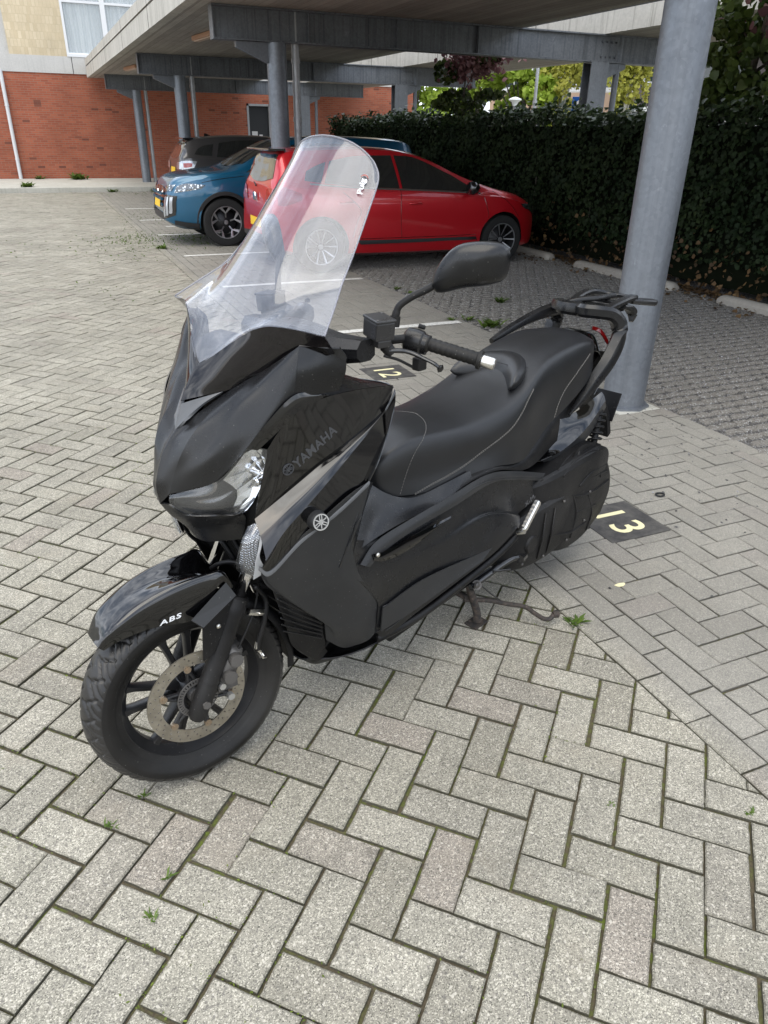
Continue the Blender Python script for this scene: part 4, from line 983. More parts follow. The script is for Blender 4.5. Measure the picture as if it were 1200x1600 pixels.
# ---- dark blue hatchback (nose out)
M_DBL = paint('dark_blue_paint', (.006, .018, .13), .2)
top = [(-2.0, .62), (-1.98, .95), (-1.9, 1.15), (-1.78, 1.38), (-1.2, 1.44), (-.6, 1.44), (0, 1.40), (.45, 1.22), (.95, 1.01), (1.35, .96), (1.7, .87), (1.9, .72), (1.98, .50)]
belt = [(-2.0, .58), (-1.9, .98), (-1, .97), (0, .94), (.9, .92), (1.4, .88), (1.75, .76), (1.98, .46)]
wd_ = [(-2.0, .70), (-1.8, .80), (-1.4, .86), (0, .87), (1.3, .86), (1.7, .74), (1.9, .58), (1.98, .44)]
rw_ = [(-2.0, .5), (-1.5, .56), (0, .58), (.6, .66), (1.1, .72), (1.98, .3)]
bt_ = [(-2.0, .34), (-1.7, .2), (0, .17), (1.5, .19), (1.98, .3)]
wins = [([(-1.3, 1.02), (-.8, .995), (-.3, .985)], [(-1.25, 1.29), (-.8, 1.34), (-.33, 1.35)]), ([(-.26, .985), (.3, .965), (.72, .95)], [(-.28, 1.35), (0, 1.31), (.4, 1.13)])]
scr_ = ([(0, .95), (.3, .92), (.64, .82)], [(0, .05), (.3, .03), (.50, -.02)])
td_, bd_, dec, bvh = car('blue_hatchback', (4.42, 15.38, 0), R(180), 'dark blue hatchback half hidden behind the teal crossover', M_DBL, top, belt, wd_, rw_, bt_, (-1.25, 1.25), .31, wins, scr_, None,
    [('headlamp', 'side', [(1.45, .70), (1.65, .68), (1.82, .64)], [(1.4, .79), (1.62, .80), (1.80, .74)], M_HEADL, .006)], [('front_grille', 'front', [(0, .35), (.2, .35), (.4, .36)], [(0, .62), (.2, .62), (.4, .6)], M_BLKG, .008)])
mirror_c(td_, .60, .80, .98, M_DBL)
# ---- grey crossover (nose to the hedge), tail towards the viewer's left
M_GRYP = paint('grey_car_paint', (.055, .052, .052), .2)
top = [(-2.1, .70), (-2.08, .98), (-2.0, 1.16), (-1.80, 1.42), (-1.3, 1.50), (-.6, 1.52), (0, 1.49), (.4, 1.33), (.95, 1.08), (1.4, 1.02), (1.8, .93), (2.0, .76), (2.06, .52)]
belt = [(-2.1, .66), (-2.0, 1.06), (-1, 1.05), (0, 1.02), (.95, .98), (1.5, .93), (1.8, .82), (2.06, .48)]
wd_ = [(-2.1, .70), (-1.95, .80), (-1.6, .87), (0, .89), (1.3, .87), (1.75, .76), (1.98, .6), (2.06, .44)]
rw_ = [(-2.1, .5), (-1.6, .57), (0, .6), (.6, .68), (1.1, .74), (2.06, .3)]
bt_ = [(-2.1, .42), (-1.8, .26), (0, .2), (1.6, .22), (2.06, .34)]
wins = [([(-1.30, 1.10), (-.8, 1.085), (-.3, 1.075)], [(-1.2, 1.36), (-.8, 1.41), (-.33, 1.42)]), ([(-.26, 1.075), (.3, 1.05), (.72, 1.03)], [(-.28, 1.42), (0, 1.39), (.4, 1.22)]), ([(-1.75, 1.15), (-1.6, 1.13), (-1.4, 1.12)], [(-1.66, 1.25), (-1.52, 1.31), (-1.32, 1.34)])]
scr_ = ([(0, .95), (.3, .92), (.64, .82)], [(0, .1), (.3, .08), (.50, .03)])
tg_, bd_, dec, bvh = car('grey_crossover', (4.92, 17.92, 0), 0, 'dark grey crossover with its tail to the lane, farthest of the parked cars', M_GRYP, top, belt, wd_, rw_, bt_, (-1.3, 1.3), .33, wins, scr_, ([(0, -2.06), (.3, -2.05), (.60, -2.03)], [(0, -1.84), (.25, -1.84), (.50, -1.82)]),
    [('tail_lamp', 'side', [(-2.04, .86), (-1.95, .86), (-1.80, .90)], [(-2.04, 1.02), (-1.9, 1.03), (-1.72, 1.02)], M_DRL, .008), ('tail_lamp', 'rear', [(.40, .86), (.6, .86), (.74, .87)], [(.44, .98), (.6, 1.0), (.74, 1.0)], M_DRL, .008),
     ('lamp_core', 'side', [(-2.0, .90), (-1.92, .90), (-1.84, .92)], [(-2.0, .98), (-1.9, .985), (-1.82, .98)], M_TAILC, .011)],
    [('number_plate', 'rear', [(0, .78), (.13, .78), (.26, .78)], [(0, .89), (.13, .89), (.26, .89)], M_PLATE, .012), ('rear_bumper_insert', 'rear', [(0, .40), (.3, .40), (.7, .42)], [(0, .62), (.3, .62), (.72, .60)], M_BLKP, .008)])
b = MB(); b.box((-1.92, -.5, 1.43), (-1.70, .5, 1.455)); b.obj('roof_spoiler', M_BLKG, tg_, bevel=.01)
b = MB(); b.loft([[(-1.35+u, y*s_, 1.49 + h*s_) for y, h in ((.02, 0), (.008, .05), (-.008, .05), (-.02, 0))] for u, s_ in ((-.02, 1.0), (.03, .9), (.12, .25))]); b.obj('roof_fin', M_BLKG, tg_)
# ---- another blue car seen only as a roof beyond the red one
# ================================================================= the scooter
HD = R(-157.5)
fb = Vector((-math.cos(HD), -math.sin(HD), 0)); fl = Vector((fb.y, -fb.x, 0)); FC = Vector((.15, 1.60, 0))
SCO = empty('scooter', FC + fb*.77, HD, label='black maxi scooter with tall clear windscreen on its centre stand', cat='scooter')
def A(a, s, z): return Vector((.77 - a, s, z))
def P(x, y, s):
    """point of the scooter seen at (x, y) that lies s metres left of its centre plane"""
    v = c_d + c_r*((x-600)/FPX) - c_u*((y-800)/FPX)
    t = ((FC + fl*s - CAM).dot(fl)) / v.dot(fl); q_ = CAM + v*t - FC
    return Vector((.77 - q_.dot(fb), s, q_.z))
def PZ(x, y, z):
    """point of the scooter seen at (x, y) at height z above the paving"""
    v = c_d + c_r*((x-600)/FPX) - c_u*((y-800)/FPX); q_ = CAM + v*((z-CAM.z)/v.z) - FC
    return Vector((.77 - q_.dot(fb), q_.dot(fl), z))
def mir(p): return Vector((p[0], -p[1], p[2]))

# ---- materials
M_MATTE = grainy('matte_black_plastic', (.006, .0063, .0072), .27, .12, 1400, .15, .5, dust=.35)
M_MATTE2 = grainy('satin_grey_plastic', (.021, .0215, .0225), .38, .10, 1400, .12, .5, dust=.45)
M_GLOSS0 = None
M_TEX = grainy('textured_black_plastic', (.006, .006, .0066), .42, .35, 1800, .2, .4, dust=.55)
M_GLOSS = grainy('gloss_black_paint', (.002, .002, .0024), .08, 0, 100, .1, .0, coat=.8, dust=.06)
M_TYRE = grainy('tyre_rubber', (.009, .0085, .008), .50, .3, 700, .3, .35, dust=.5)
M_RIM = grainy('black_rim', (.011, .011, .012), .35, .1, 800, .2, .5, dust=.4)
M_SEAT = mat('seat_vinyl', (.026, .027, .029), .38, spec=.5); g = N(M_SEAT); pp = g.pos(world=False)
vv = g.voro(pp, 900); g.out(g.mix(g.ramp(g.noise(pp, 5, 4), [(.35, 0.0), (.65, 1.0)]), (.0075, .0078, .0085), (.011, .0113, .0125)), None, g.bump(g.mix(.5, vv, g.noise(pp, 1500, 2)), .28, .0006))
M_GLOSS.node_tree.nodes['Principled BSDF'].inputs['Coat IOR'].default_value = 1.75
M_GLOSS.node_tree.nodes['Principled BSDF'].inputs['Base Color'].default_value = (.002, .002, .002, 1)
for m_, s_ in ((M_MATTE, .5), (M_MATTE2, .42), (M_TEX, .28), (M_SEAT, .6)): m_.node_tree.nodes['Principled BSDF'].inputs['Specular IOR Level'].default_value = s_
M_THREAD = mat('grey_thread', (.20, .19, .175), .8)
M_ALU = grainy('cast_alloy', (.50, .50, .49), .42, .2, 500, .2, .5, metal=.85)
M_SILVER = mat('silver', (.75, .74, .71), .28, 1.0)
M_CHROME = mat('chrome_tube', (.85, .85, .86), .06, 1.0)
M_DISC = mat('brake_disc_steel', (.42, .38, .31), .38, .8); g = N(M_DISC); pp = g.pos(world=False)
g.out(g.mix(g.ramp(g.noise(pp, 25, 5), [(.35, 0.0), (.7, 1.0)]), (.27, .245, .20), (.40, .365, .30)), g.ramp(g.noise(pp, 60, 4), [(.3, .28), (.7, .5)]))
M_STEEL = grainy('worn_steel', (.10, .095, .09), .5, .3, 300, .4, .5, metal=.6, dust=.5)
M_BOLT = mat('zinc_bolt', (.62, .60, .55), .3, 1.0)
M_RUST = mat('rusty_steel', (.10, .06, .04), .8); g = N(M_RUST); pp = g.pos(world=False)
g.out(g.ramp(g.noise(pp, 60, 5), [(.35, (.02, .019, .018)), (.6, (.055, .042, .034)), (.75, (.12, .095, .08))]), None, g.bump(g.noise(pp, 200, 4), .4, .001))
M_RED = None
M_TAIL = mat('red_lens', (.16, .004, .004), .12, coat=1)
M_MIRG = mat('mirror_glass', (.8, .8, .82), .02, 1.0)
def glassmat(name, tint, haze, hazecol, fres=1.5, rough=.02, streak=True):
    m = bpy.data.materials.new(name); m.use_nodes = True; t = m.node_tree; t.nodes.remove(t.nodes['Principled BSDF']); g = N(m)
    tr = g.n('ShaderNodeBsdfTransparent', {'Color': (*tint, 1)}); gl = g.n('ShaderNodeBsdfGlossy', {'Color': (1, 1, 1, 1), 'Roughness': rough})
    df = g.n('ShaderNodeBsdfDiffuse', {'Color': (*hazecol, 1)})
    pp = g.pos(world=False); hz_ = g.ramp(g.noise(g.pos((9, 9, 1.6), world=False), 1.0, 6, .65), [(.3, haze*.55), (.75, haze*1.35)]) if streak else None
    m1 = g.n('ShaderNodeMixShader', {0: hz_ if hz_ is not None else haze, 1: tr.outputs[0], 2: df.outputs[0]})
    dt = g.n('ShaderNodeVectorMath', {0: g.geo.outputs['Incoming'], 1: g.geo.outputs['Normal']}, operation='DOT_PRODUCT').outputs['Value']
    k1 = g.math('POWER', g.math('SUBTRACT', 1.0, g.math('ABSOLUTE', dt)), 5.0); fr = g.math('MULTIPLY_ADD', k1, .9, .045)
    m2 = g.n('ShaderNodeMixShader', {0: fr, 1: m1.outputs[0], 2: gl.outputs[0]})
    t.links.new(m2.outputs[0], t.nodes['Material Output'].inputs[0]); return m
M_SCREEN = glassmat('clear_screen', (.88, .89, .92), .075, (.60, .63, .70))
M_VISOR = glassmat('smoked_visor', (.16, .13, .14), .10, (.05, .045, .05), 1.5, .06)
M_LENS = glassmat('clear_lens', (.93, .94, .95), .02, (.5, .5, .5), 1.45, .01, False)
M_LENSD = glassmat('dark_lens', (.30, .31, .33), .05, (.1, .1, .1), 1.5, .02, False)
M_REFL = mat('reflector', (.92, .92, .93), .14, 1.0); g = N(M_REFL); pp = g.pos(world=False)
g.out(None, None, g.bump(g.voro(g.pos((1, 1, .2), world=False), 60), .15, .002))
M_HONEY = mat('honeycomb_reflector', (.75, .75, .76), .18, .95); g = N(M_HONEY); pp = g.pos((1, 1, 1), (R(20), R(40), 0), world=False)
ch = g.n('ShaderNodeTexChecker', {'Vector': pp, 'Scale': 260.0}); vv = g.voro(g.pos((1, 1, 1), (0, R(45), 0), world=False), 210, rnd=0)
g.out(g.mix(g.ramp(vv, [(.25, 0.0), (.5, 1.0)]), (.85, .85, .86), (.25, .25, .27)), None, g.bump(vv, .9, .004))

def hitpx(bvh, px_, py_):
    v = c_d + c_r*((px_-600)/FPX) - c_u*((py_-800)/FPX)
    Mi = (Matrix.Translation(FC + fb*.77) @ Matrix.Rotation(HD, 4, 'Z')).inverted()
    h_ = bvh.ray_cast(Mi @ CAM, (Mi.to_3x3() @ v).normalized()); return (h_[0], h_[1]) if h_[0] is not None else (None, None)
def conform(ob, bvh, n_, base, lift=.0006):
    """press flat lettering onto the surface behind it"""
    n_ = n_.normalized()
    for v in ob.data.vertices:
        h_ = bvh.ray_cast(v.co + n_*.06, -n_)
        if h_[0] is not None:
            v.co = h_[0] + n_*(lift + max(0, (v.co-base).dot(n_)))
def lay_text(nm, body, pA, pB, bvh, mt, parent, size, ext, lift=.0004, off=.004, **k):
    """lettering from sight point pA to pB, laid on a surface"""
    a, na = hitpx(bvh, *pA); b_, nb = hitpx(bvh, *pB)
    if a is None or b_ is None: print('lettering misses', body); return None
    cam_l = (Matrix.Translation(FC + fb*.77) @ Matrix.Rotation(HD, 4, 'Z')).inverted() @ CAM
    n_ = (na+nb); n_ = n_ if n_.dot(cam_l-a) > 0 else -n_; x_ = (b_-a).normalized(); n_ = (n_ - x_*n_.dot(x_)).normalized(); u_ = n_.cross(x_); c = (a+b_)/2
    Mq = Matrix(((x_.x, u_.x, n_.x, c.x), (x_.y, u_.y, n_.y, c.y), (x_.z, u_.z, n_.z, c.z), (0, 0, 0, 1)))
    o = text_mesh(nm, body, size, ext, mt, parent, Matrix.Identity(4), **k)
    xs = [v.co.x for v in o.data.vertices]; w0 = max(xs)-min(xs); s_ = (b_-a).length/w0; o.data.transform(Matrix.Diagonal((s_, min(1, s_) if not lift else 1, 1, 1))); o.data.transform(Mq)
    if lift: conform(o, bvh, n_, c, lift)
    else: o.data.transform(Matrix.Translation(n_*off))
    return o, Mq, n_
# ---- panel builder
def panel(name, rows, mt, nu=8, nv=8, th=.003, both=False, center=False, parent=None, keep=None, sub=True, smooth=True, sharp=None, fn=None, bev=.0012, **k):
    """smooth sheet through a grid of control points, thickened; center: rows start on the centre plane and are mirrored into one piece;
    both: a second piece mirrored to the right side"""
    G = np.array([[tuple(p) for p in r_] for r_ in rows], float)
    S = spl([spl(r_, nu) for r_ in G], nv)            # (rows, cols, 3)
    if fn is not None: S = fn(S)
    objs = []
    for side in ((0,) if center else (1, -1) if both else (1,)):
        if center:
            Lf = S[:, 1:][:, ::-1].copy(); Lf[:, :, 1] *= -1; T = np.concatenate([Lf, S], 1)
        else:
            T = S.copy(); T[:, :, 1] *= side
        m_, n_ = T.shape[:2]
        # outward thickness: move the copy against the normal
        du = np.gradient(T, axis=1); dv = np.gradient(T, axis=0); nn = np.cross(du, dv); nn /= np.maximum(np.linalg.norm(nn, axis=2)[..., None], 1e-9)
        cen = T.reshape(-1, 3).mean(0); out_ = T - np.array([cen[0] - .12 if center else cen[0], 0, cen[2] - .12])
        if (nn*out_).sum() < 0: nn = -nn
        B = T - nn*th
        V = [tuple(v) for v in T.reshape(-1, 3)] + [tuple(v) for v in B.reshape(-1, 3)]
        q0 = m_*n_; F = grid_faces(m_, n_); F2 = [tuple(i+q0 for i in f[::-1]) for f in F]
        ring = [j for j in range(n_)] + [i*n_+n_-1 for i in range(1, m_)] + [(m_-1)*n_+j for j in range(n_-2, -1, -1)] + [i*n_ for i in range(m_-2, 0, -1)]
        F3 = [(ring[i], ring[(i+1) % len(ring)], ring[(i+1) % len(ring)]+q0, ring[i]+q0) for i in range(len(ring))]
        b = MB(); b.add(V, F+F2+F3); o = b.obj(name, mt, parent or SCO, smooth=smooth, sharp=sharp or 50, weld=1e-5, **k)
        objs.append(o)
    return objs[0] if len(objs) == 1 else objs
def both_tube(name, path, rad, mt, n=12, parent=None, **k):
    for s_ in (1, -1):
        b = MB(); b.tube([(p[0], p[1]*s_, p[2]) for p in path], rad, n, **{a: v for a, v in k.items() if a in ('flat', 'up')}); b.obj(name, mt, parent or SCO, smooth=True, sharp=50)
def smoothpath(pts, n=6): return [Vector(p) for p in spl([tuple(p) for p in pts], n)]
def bolt(name, p, nrm, r_, mt=None, parent=None, h=.006):
    n_ = Vector(nrm).normalized(); b = MB(); b.tube([p, Vector(p)+n_*h*.6, Vector(p)+n_*h], [r_, r_*.95, r_*.5], 14); b.obj(name, mt or M_BOLT, parent or SCO, smooth=True, sharp=40)

# ---- front wheel in its own steered frame
def wheel_frame(center_w, heading, tilt):
    fw = Vector((math.cos(heading), math.sin(heading), 0)); lf = Vector((-fw.y, fw.x, 0)); up = Vector((0, 0, 1))
    up2 = (up*math.cos(tilt) - lf*math.sin(tilt)); lf2 = (lf*math.cos(tilt) + up*math.sin(tilt))
    Mw = Matrix(((fw.x, lf2.x, up2.x, center_w.x), (fw.y, lf2.y, up2.y, center_w.y), (fw.z, lf2.z, up2.z, center_w.z), (0, 0, 0, 1)))
    Ms = Matrix.Translation(FC + fb*.77) @ Matrix.Rotation(HD, 4, 'Z')
    return Ms.inverted() @ Mw
MW = wheel_frame(Vector((.148, 1.598, .275)), R(-167), R(3.5))
M_TREAD = grainy('tyre_tread', (.020, .019, .018), .36, .3, 500, .35, .5, dust=.5)
def tyre(name, Mx, R0, wid, rimr, parent, tread=True):
    hw = wid/2; m_ = 56; prof = []
    # section: from bead left, over the crown, to bead right (radius, y)
    ctrl = [(rimr-.008, hw*.62), (rimr+.006, hw*.74), (rimr+.024, hw*.93), (R0-.040, hw*1.0), (R0-.022, hw*.93), (R0-.008, hw*.60), (R0, 0), (R0-.008, -hw*.60), (R0-.022, -hw*.93), (R0-.040, -hw*1.0), (rimr+.024, -hw*.93), (rimr+.006, -hw*.74), (rimr-.008, -hw*.62)]
    pr_ = spl(ctrl, 6); nth = 720 if tread else 96; V = np.zeros((nth, len(pr_), 3))
    th_ = np.arange(nth)*2*np.pi/nth
    for i, (rr, yy) in enumerate(pr_):
        d = np.zeros(nth)
        if tread and rr > R0-.036:
            u = th_/(2*np.pi)*30; ay = abs(yy)/hw
            ph = (u + 1.1*ay**1.5 + (.0 if yy > 0 else .5)) % 1
            if .10 < ay < .96: d += .0055*(np.exp(-((ph-.5)/.085)**4))
            ph2 = (u*1.0 - .7*ay + .25 + (.0 if yy > 0 else .5)) % 1
            if .22 < ay < .88: d += .0050*(np.exp(-((ph2-.5)/.07)**4))
            ph3 = (u + 1.1*ay**1.5 + (.5 if yy > 0 else 0.)) % 1
            if .45 < ay < .99: d += .005*(np.exp(-((ph3-.5)/.065)**4))
        if rr < R0-.036 and tread:
            if abs(rr-(rimr+.012)) < .003: d += .0012
        r2 = rr - d; V[:, i] = np.stack([r2*np.cos(th_), np.full(nth, yy), r2*np.sin(th_)], 1)
    n_ = len(pr_); VV = [Mx @ Vector(v) for v in V.reshape(-1, 3)]
    F = [(j*n_+i, j*n_+i+1, ((j+1) % nth)*n_+i+1, ((j+1) % nth)*n_+i) for j in range(nth) for i in range(n_-1)]
    b = MB(); b.add(VV, F); b.mi = [1 if pr_[f[0] % n_][0] > R0-.034 else 0 for f in F]; return b.obj(name, [M_TYRE, M_TREAD], parent, smooth=True, sharp=60)
def rim(Mx, rr, wid, parent, nsp=5, hubr=.035):
    hw = wid*.36
    prof = [(rr+.006, hw+.006), (rr+.008, hw+.001), (rr-.004, hw-.004), (rr-.012, hw-.014), (rr-.020, hw*.35), (rr-.022, 0), (rr-.020, -hw*.35), (rr-.012, -hw+.014), (rr-.004, -hw+.004), (rr+.008, -hw-.001), (rr+.006, -hw-.006),
            (rr-.008, -hw-.004), (rr-.018, -hw+.012), (rr-.027, -hw*.35), (rr-.028, 0), (rr-.027, hw*.35), (rr-.018, hw-.012), (rr-.008, hw+.004)]
    b = MB(); b.lathe(prof, 96, Mx, closed=True)
    b.lathe([(.001, .042), (hubr*.6, .042), (hubr, .034), (hubr*1.15, 0), (hubr, -.034), (hubr*.6, -.042), (.001, -.042)], 32, Mx)
    for k in range(nsp):
        for dd in (-1, 1):
            a0 = 2*math.pi*k/nsp + .2; a1 = a0 + dd*.20; aa = a0 + dd*.35
            p0 = Vector((math.cos(aa)*hubr*.9, 0, math.sin(aa)*hubr*.9)); p1 = Vector((math.cos(a1)*(rr-.02), 0, math.sin(a1)*(rr-.02)))
            dr = (p1-p0).normalized(); sd_ = Vector((0, 1, 0)).cross(dr)
            secs = []
            for t_, w_, h_ in ((0, .011, .022), (.5, .008, .017), (.85, .009, .015), (1.0, .015, .016)):
                c = p0.lerp(p1, t_); secs.append([Mx @ (c + sd_*(w_*ca) + Vector((0, 1, 0))*(h_*sa)) for ca, sa in ((1, .5), (.6, 1), (-.6, 1), (-1, .5), (-1, -.5), (-.6, -1), (.6, -1), (1, -.5))])
            b.loft(secs)
    return b.obj('rim', M_RIM, parent, smooth=True, sharp=35)
fwh = mesh('front_wheel', [], [], None, SCO)
# hub carries the tyre, rim and disc as its sub-parts
b = MB(); b.lathe([(.001, .058), (.020, .058), (.022, .046), (.022, -.046), (.020, -.058), (.001, -.058)], 24, MW)
bpy.data.objects.remove(fwh); fwh = b.obj('front_wheel', M_STEEL, SCO, smooth=True, sharp=40)
tyre('tyre', MW, .275, .120, .1975, fwh)
rim(MW, .196, .088, fwh)
# brake disc
loops = [circ(0, 0, .1335, 96), circ(0, 0, .098, 72)]
for k in range(42):
    a = 2*math.pi*k/42
    for r_, off in ((.1055 + (k % 3)*.0105, 0),): loops.append(circ(r_*math.cos(a), r_*math.sin(a), .0026, 8))
for k in range(42):
    a = 2*math.pi*(k+.5)/42; r_ = .1055 + ((k+2) % 3)*.0105; loops.append(circ(r_*math.cos(a), r_*math.sin(a), .0023, 8))
me = flat_shape(loops, .0019)
Mdisc = MW @ Matrix.Translation((0, .060, 0)) @ Matrix.Rotation(R(90), 4, 'X')
me.transform(Mdisc); dsk = mobj('brake_disc', me, M_DISC, fwh)
# carrier, ABS ring
b = MB(); b.lathe([(.034, .050), (.046, .050), (.046, .058), (.034, .058)], 48, MW, closed=True)
for k in range(6):
    a = 2*math.pi*k/6 + .35
    for da in (-.28, .28):
        p0 = Vector((math.cos(a+da)*.040, .055, math.sin(a+da)*.040)); p1 = Vector((math.cos(a)*.092, .058, math.sin(a)*.092))
        b.tube([MW @ p0, MW @ ((p0+p1)/2 + Vector((math.cos(a), 0, math.sin(a)))*.004), MW @ p1], [.006, .005, .0065], 8)
b.obj('disc_carrier', M_RIM, fwh, smooth=True, sharp=40)
M_BUT = mat('bronze_button', (.38, .30, .22), .4, .9)
for k in range(6):
    b = MB(); a = 2*math.pi*k/6 + .35; c = Vector((math.cos(a)*.094, .056, math.sin(a)*.094))
    b.tube([MW @ c, MW @ (c+Vector((0, .010, 0)))], .0095, 14); b.tube([MW @ (c+Vector((0, .010, 0))), MW @ (c+Vector((0, .0115, 0)))], .005, 8)
    b.obj('disc_bolt', M_BUT, fwh, smooth=True, sharp=40)
loops = [circ(0, 0, .056, 48), circ(0, 0, .040, 48)]
for k in range(40): a = 2*math.pi*k/40; loops.append([(r_*math.cos(a+d), r_*math.sin(a+d)) for r_, d in ((.044, -.03), (.053, -.03), (.053, .03), (.044, .03))])
me = flat_shape(loops, .0012); me.transform(MW @ Matrix.Translation((0, .064, 0)) @ Matrix.Rotation(R(90), 4, 'X')); mobj('abs_ring', me, M_STEEL, fwh)

# ---- fork legs (steered frame): rake 28 degrees
rk = R(27); fdir = Vector((-math.sin(rk), 0, math.cos(rk)))      # upwards and backwards along the fork
def FK(off_y, along, fwd=0.0): # point beside the wheel, 'along' the fork above the axle
    n_ = Vector((math.cos(rk), 0, math.sin(rk)))
    return MW @ (Vector((-.004, off_y, 0)) + fdir*along + n_*fwd)
for sd_ in (1, -1):
    y0 = .083*sd_
    b = MB(); b.tube([FK(y0, -.055), FK(y0, -.045), FK(y0, .02), FK(y0, .06), FK(y0, .065), FK(y0, .245), FK(y0, .25), FK(y0, .268), FK(y0, .272), FK(y0, .292), FK(y0, .296)],
                     [.017, .024, .026, .026, .0255, .0258, .0275, .0275, .0265, .0265, .022], 28, up=(0, 1, 0)); 
    b.tube([FK(y0, .052), FK(y0, .056)], .0268, 28, up=(0, 1, 0))
    leg = b.obj('fork_leg', M_TEX, SCO, smooth=True, sharp=40)
    b = MB(); b.tube([FK(y0, .29), FK(y0, .62)], .0175, 24, up=(0, 1, 0)); b.obj('stanchion', M_CHROME, leg, smooth=True)
    b = MB(); b.tube([FK(y0+.020*sd_, 0.0), FK(y0+.030*sd_, 0.0)], .011, 6); b.obj('axle_bolt', M_STEEL, leg)
# triple clamp and steering column
b = MB(); b.tube([FK(-.09, .44), FK(.09, .44)], .022, 12); b.tube([FK(0, .42, -.03), FK(0, .75, -.03)], .024, 16); b.obj('steering_yoke', M_TEX, SCO, smooth=True, sharp=50)
# caliper behind the left leg
def W3(x, y, z): return MW @ Vector((x, y, z))
b = MB()
for (ca, rr, l_, w_, h_) in ((R(150), .118, .052, .026, .030),):
    c = Vector((-.088, .062, .075)); ax = Vector((-.45, 0, .89)).normalized(); nz_ = Vector((-.89, 0, -.45))
    secs = []
    for t_, sx, sy in ((-.058, .018, .022), (-.05, .028, .036), (-.02, .033, .042), (.02, .034, .042), (.045, .030, .038), (.056, .018, .022)):
        cc_ = c + ax*t_
        secs.append([MW @ (cc_ + nz_*(sx*math.cos(u)) + Vector((0, 1, 0))*(sy*math.sin(u))) for u in [2*math.pi*j/12 for j in range(12)]])
    b.loft(secs)
    for t_ in (-.024, .024): b.tube([MW @ (c+ax*t_), MW @ (c+ax*t_+Vector((0, .052, 0)))], [.022, .018], 18)
    b.box((-.105, .070, .0), (-.05, .082, .05), M_=MW)
cal = b.obj('brake_caliper', M_STEEL, SCO, smooth=True, sharp=45)
b = MB(); b.tube([W3(-.055, .09, .03), W3(-.055, .105, .03)], .009, 8); b.tube([W3(-.075, .09, -.012), W3(-.075, .104, -.012)], .010, 8); b.obj('caliper_bolt', M_ALU, cal, smooth=True, sharp=40)
# hoses, clamp and banjo
hose = smoothpath([P(398, 915, .10), P(415, 935, .10), P(414, 965, .105), P(404, 1000, .10), P(402, 1015, .10)], 6)
b = MB(); b.tube(hose, [.0075]*len(hose), 10); hb = b.obj('brake_hose', M_TEX, SCO, smooth=True)
b = MB(); b.tube([P(402, 1003, .10), P(400, 1012, .10), P(409, 1022, .10)], .005, 8); b.tube([P(406, 1018, .092), P(411, 1026, .104)], .009, 8); b.tube([P(416, 1027, .10), P(411, 1028, .108), P(409, 1023, .108)], .0025, 6); b.obj('hose_fitting', M_SILVER, hb, smooth=True, sharp=40)
wire = smoothpath([P(404, 912, .10), P(398, 950, .102), P(385, 985, .104), P(365, 1030, .10), P(358, 1060, .09)], 6)
b = MB(); b.tube(wire, .0032, 8); b.obj('sensor_cable', M_TEX, SCO, smooth=True)
c0, c1 = P(390, 957, .112), P(417, 957, .104)
b = MB(); M_ = None; d_ = (c1-c0); b.tube([c0, c0+d_*.5, c1], [.0075, .009, .0085], 4, flat=.35, up=(0, 1, 0)); b.obj('hose_clamp', M_SILVER, SCO)
bolt('clamp_bolt', (c0+c1)/2 + Vector((0, .004, 0)), (0, 1, .1), .0045)
# cables above the fender
for pts, r_ in (([P(347, 845, 0), P(362, 868, .02), P(375, 890, .03)], .007), ([P(330, 888, -.03), P(345, 880, 0), P(372, 880, .05), P(385, 905, .06)], .006), ([P(362, 838, .0), P(380, 870, .03), P(395, 900, .07)], .008)):
    b = MB(); b.tube(smoothpath(pts, 8), r_, 10); b.obj('cable', M_TEX, SCO, smooth=True)

# ---- front fender (steered): gloss blade over the wheel
def fender_pt(th, y, lift=0.0): # th from front horizontal upward, degrees
    t_ = R(th); r_ = .297 + lift; return MW @ Vector((r_*math.cos(t_), y, r_*math.sin(t_)))
rows = []
for th, wd, rr in ((48, .044, (.316, .316, .313, .306, .296)), (57, .060, (.328, .328, .325, .314, .288)), (70, .070, (.333, .334, .331, .310, .266)), (82, .076, (.332, .336, .336, .306, .246)),
                   (92, .079, (.326, .335, .342, .306, .238)), (100, .081, (.318, .332, .350, .318, .262)), (107, .083, (.308, .322, .356, .350, .330)), (114, .078, (.300, .305, .318, .318, .306))):
    rows.append([fender_pt(th, wd*u, r_-.297) for u, r_ in zip((0, .42, .86, .99, 1.0), rr)])
def mirror_w(rows_): # mirror in the wheel's own plane
    Mi = MW.inverted(); o = []
    for r_ in rows_:
        q_ = [MW @ Vector(((Mi @ p).x, -(Mi @ p).y, (Mi @ p).z)) for p in r_[1:]][::-1]; o.append(q_ + list(r_))
    return o
fnd = panel('front_fender', mirror_w(rows), M_GLOSS, 6, 6, .003)
# satin side plate bolted to the fork leg
v = [P(334, 970, .085), P(353, 910, .088), P(369, 932, .095), P(357, 968, .098), P(335, 1010, .098), P(318, 1030, .098), P(317, 980, .098)]
top = [P(299, 969, .085), P(353, 910, .085), P(369, 930, .102), P(318, 981, .102)]
b = MB(); th_ = Vector((0, -.006, 0))
b.add(top + [p+Vector((-.002, -.004, -.006)) for p in top], [(0, 1, 2, 3), (7, 6, 5, 4), (0, 4, 5, 1), (1, 5, 6, 2), (2, 6, 7, 3), (3, 7, 4, 0)])
fbk = b.obj('fender_bracket', M_MATTE2, fnd)
side = [P(318, 981, .100), P(369, 930, .100), P(350, 985, .100), P(336, 1018, .099), P(319, 1033, .098)]
b = MB(); n_ = len(side); b.add(side + [p+th_ for p in side], [tuple(range(n_)), tuple(range(n_, 2*n_))[::-1]] + [(i, (i+1) % n_, (i+1) % n_+n_, i+n_) for i in range(n_)])
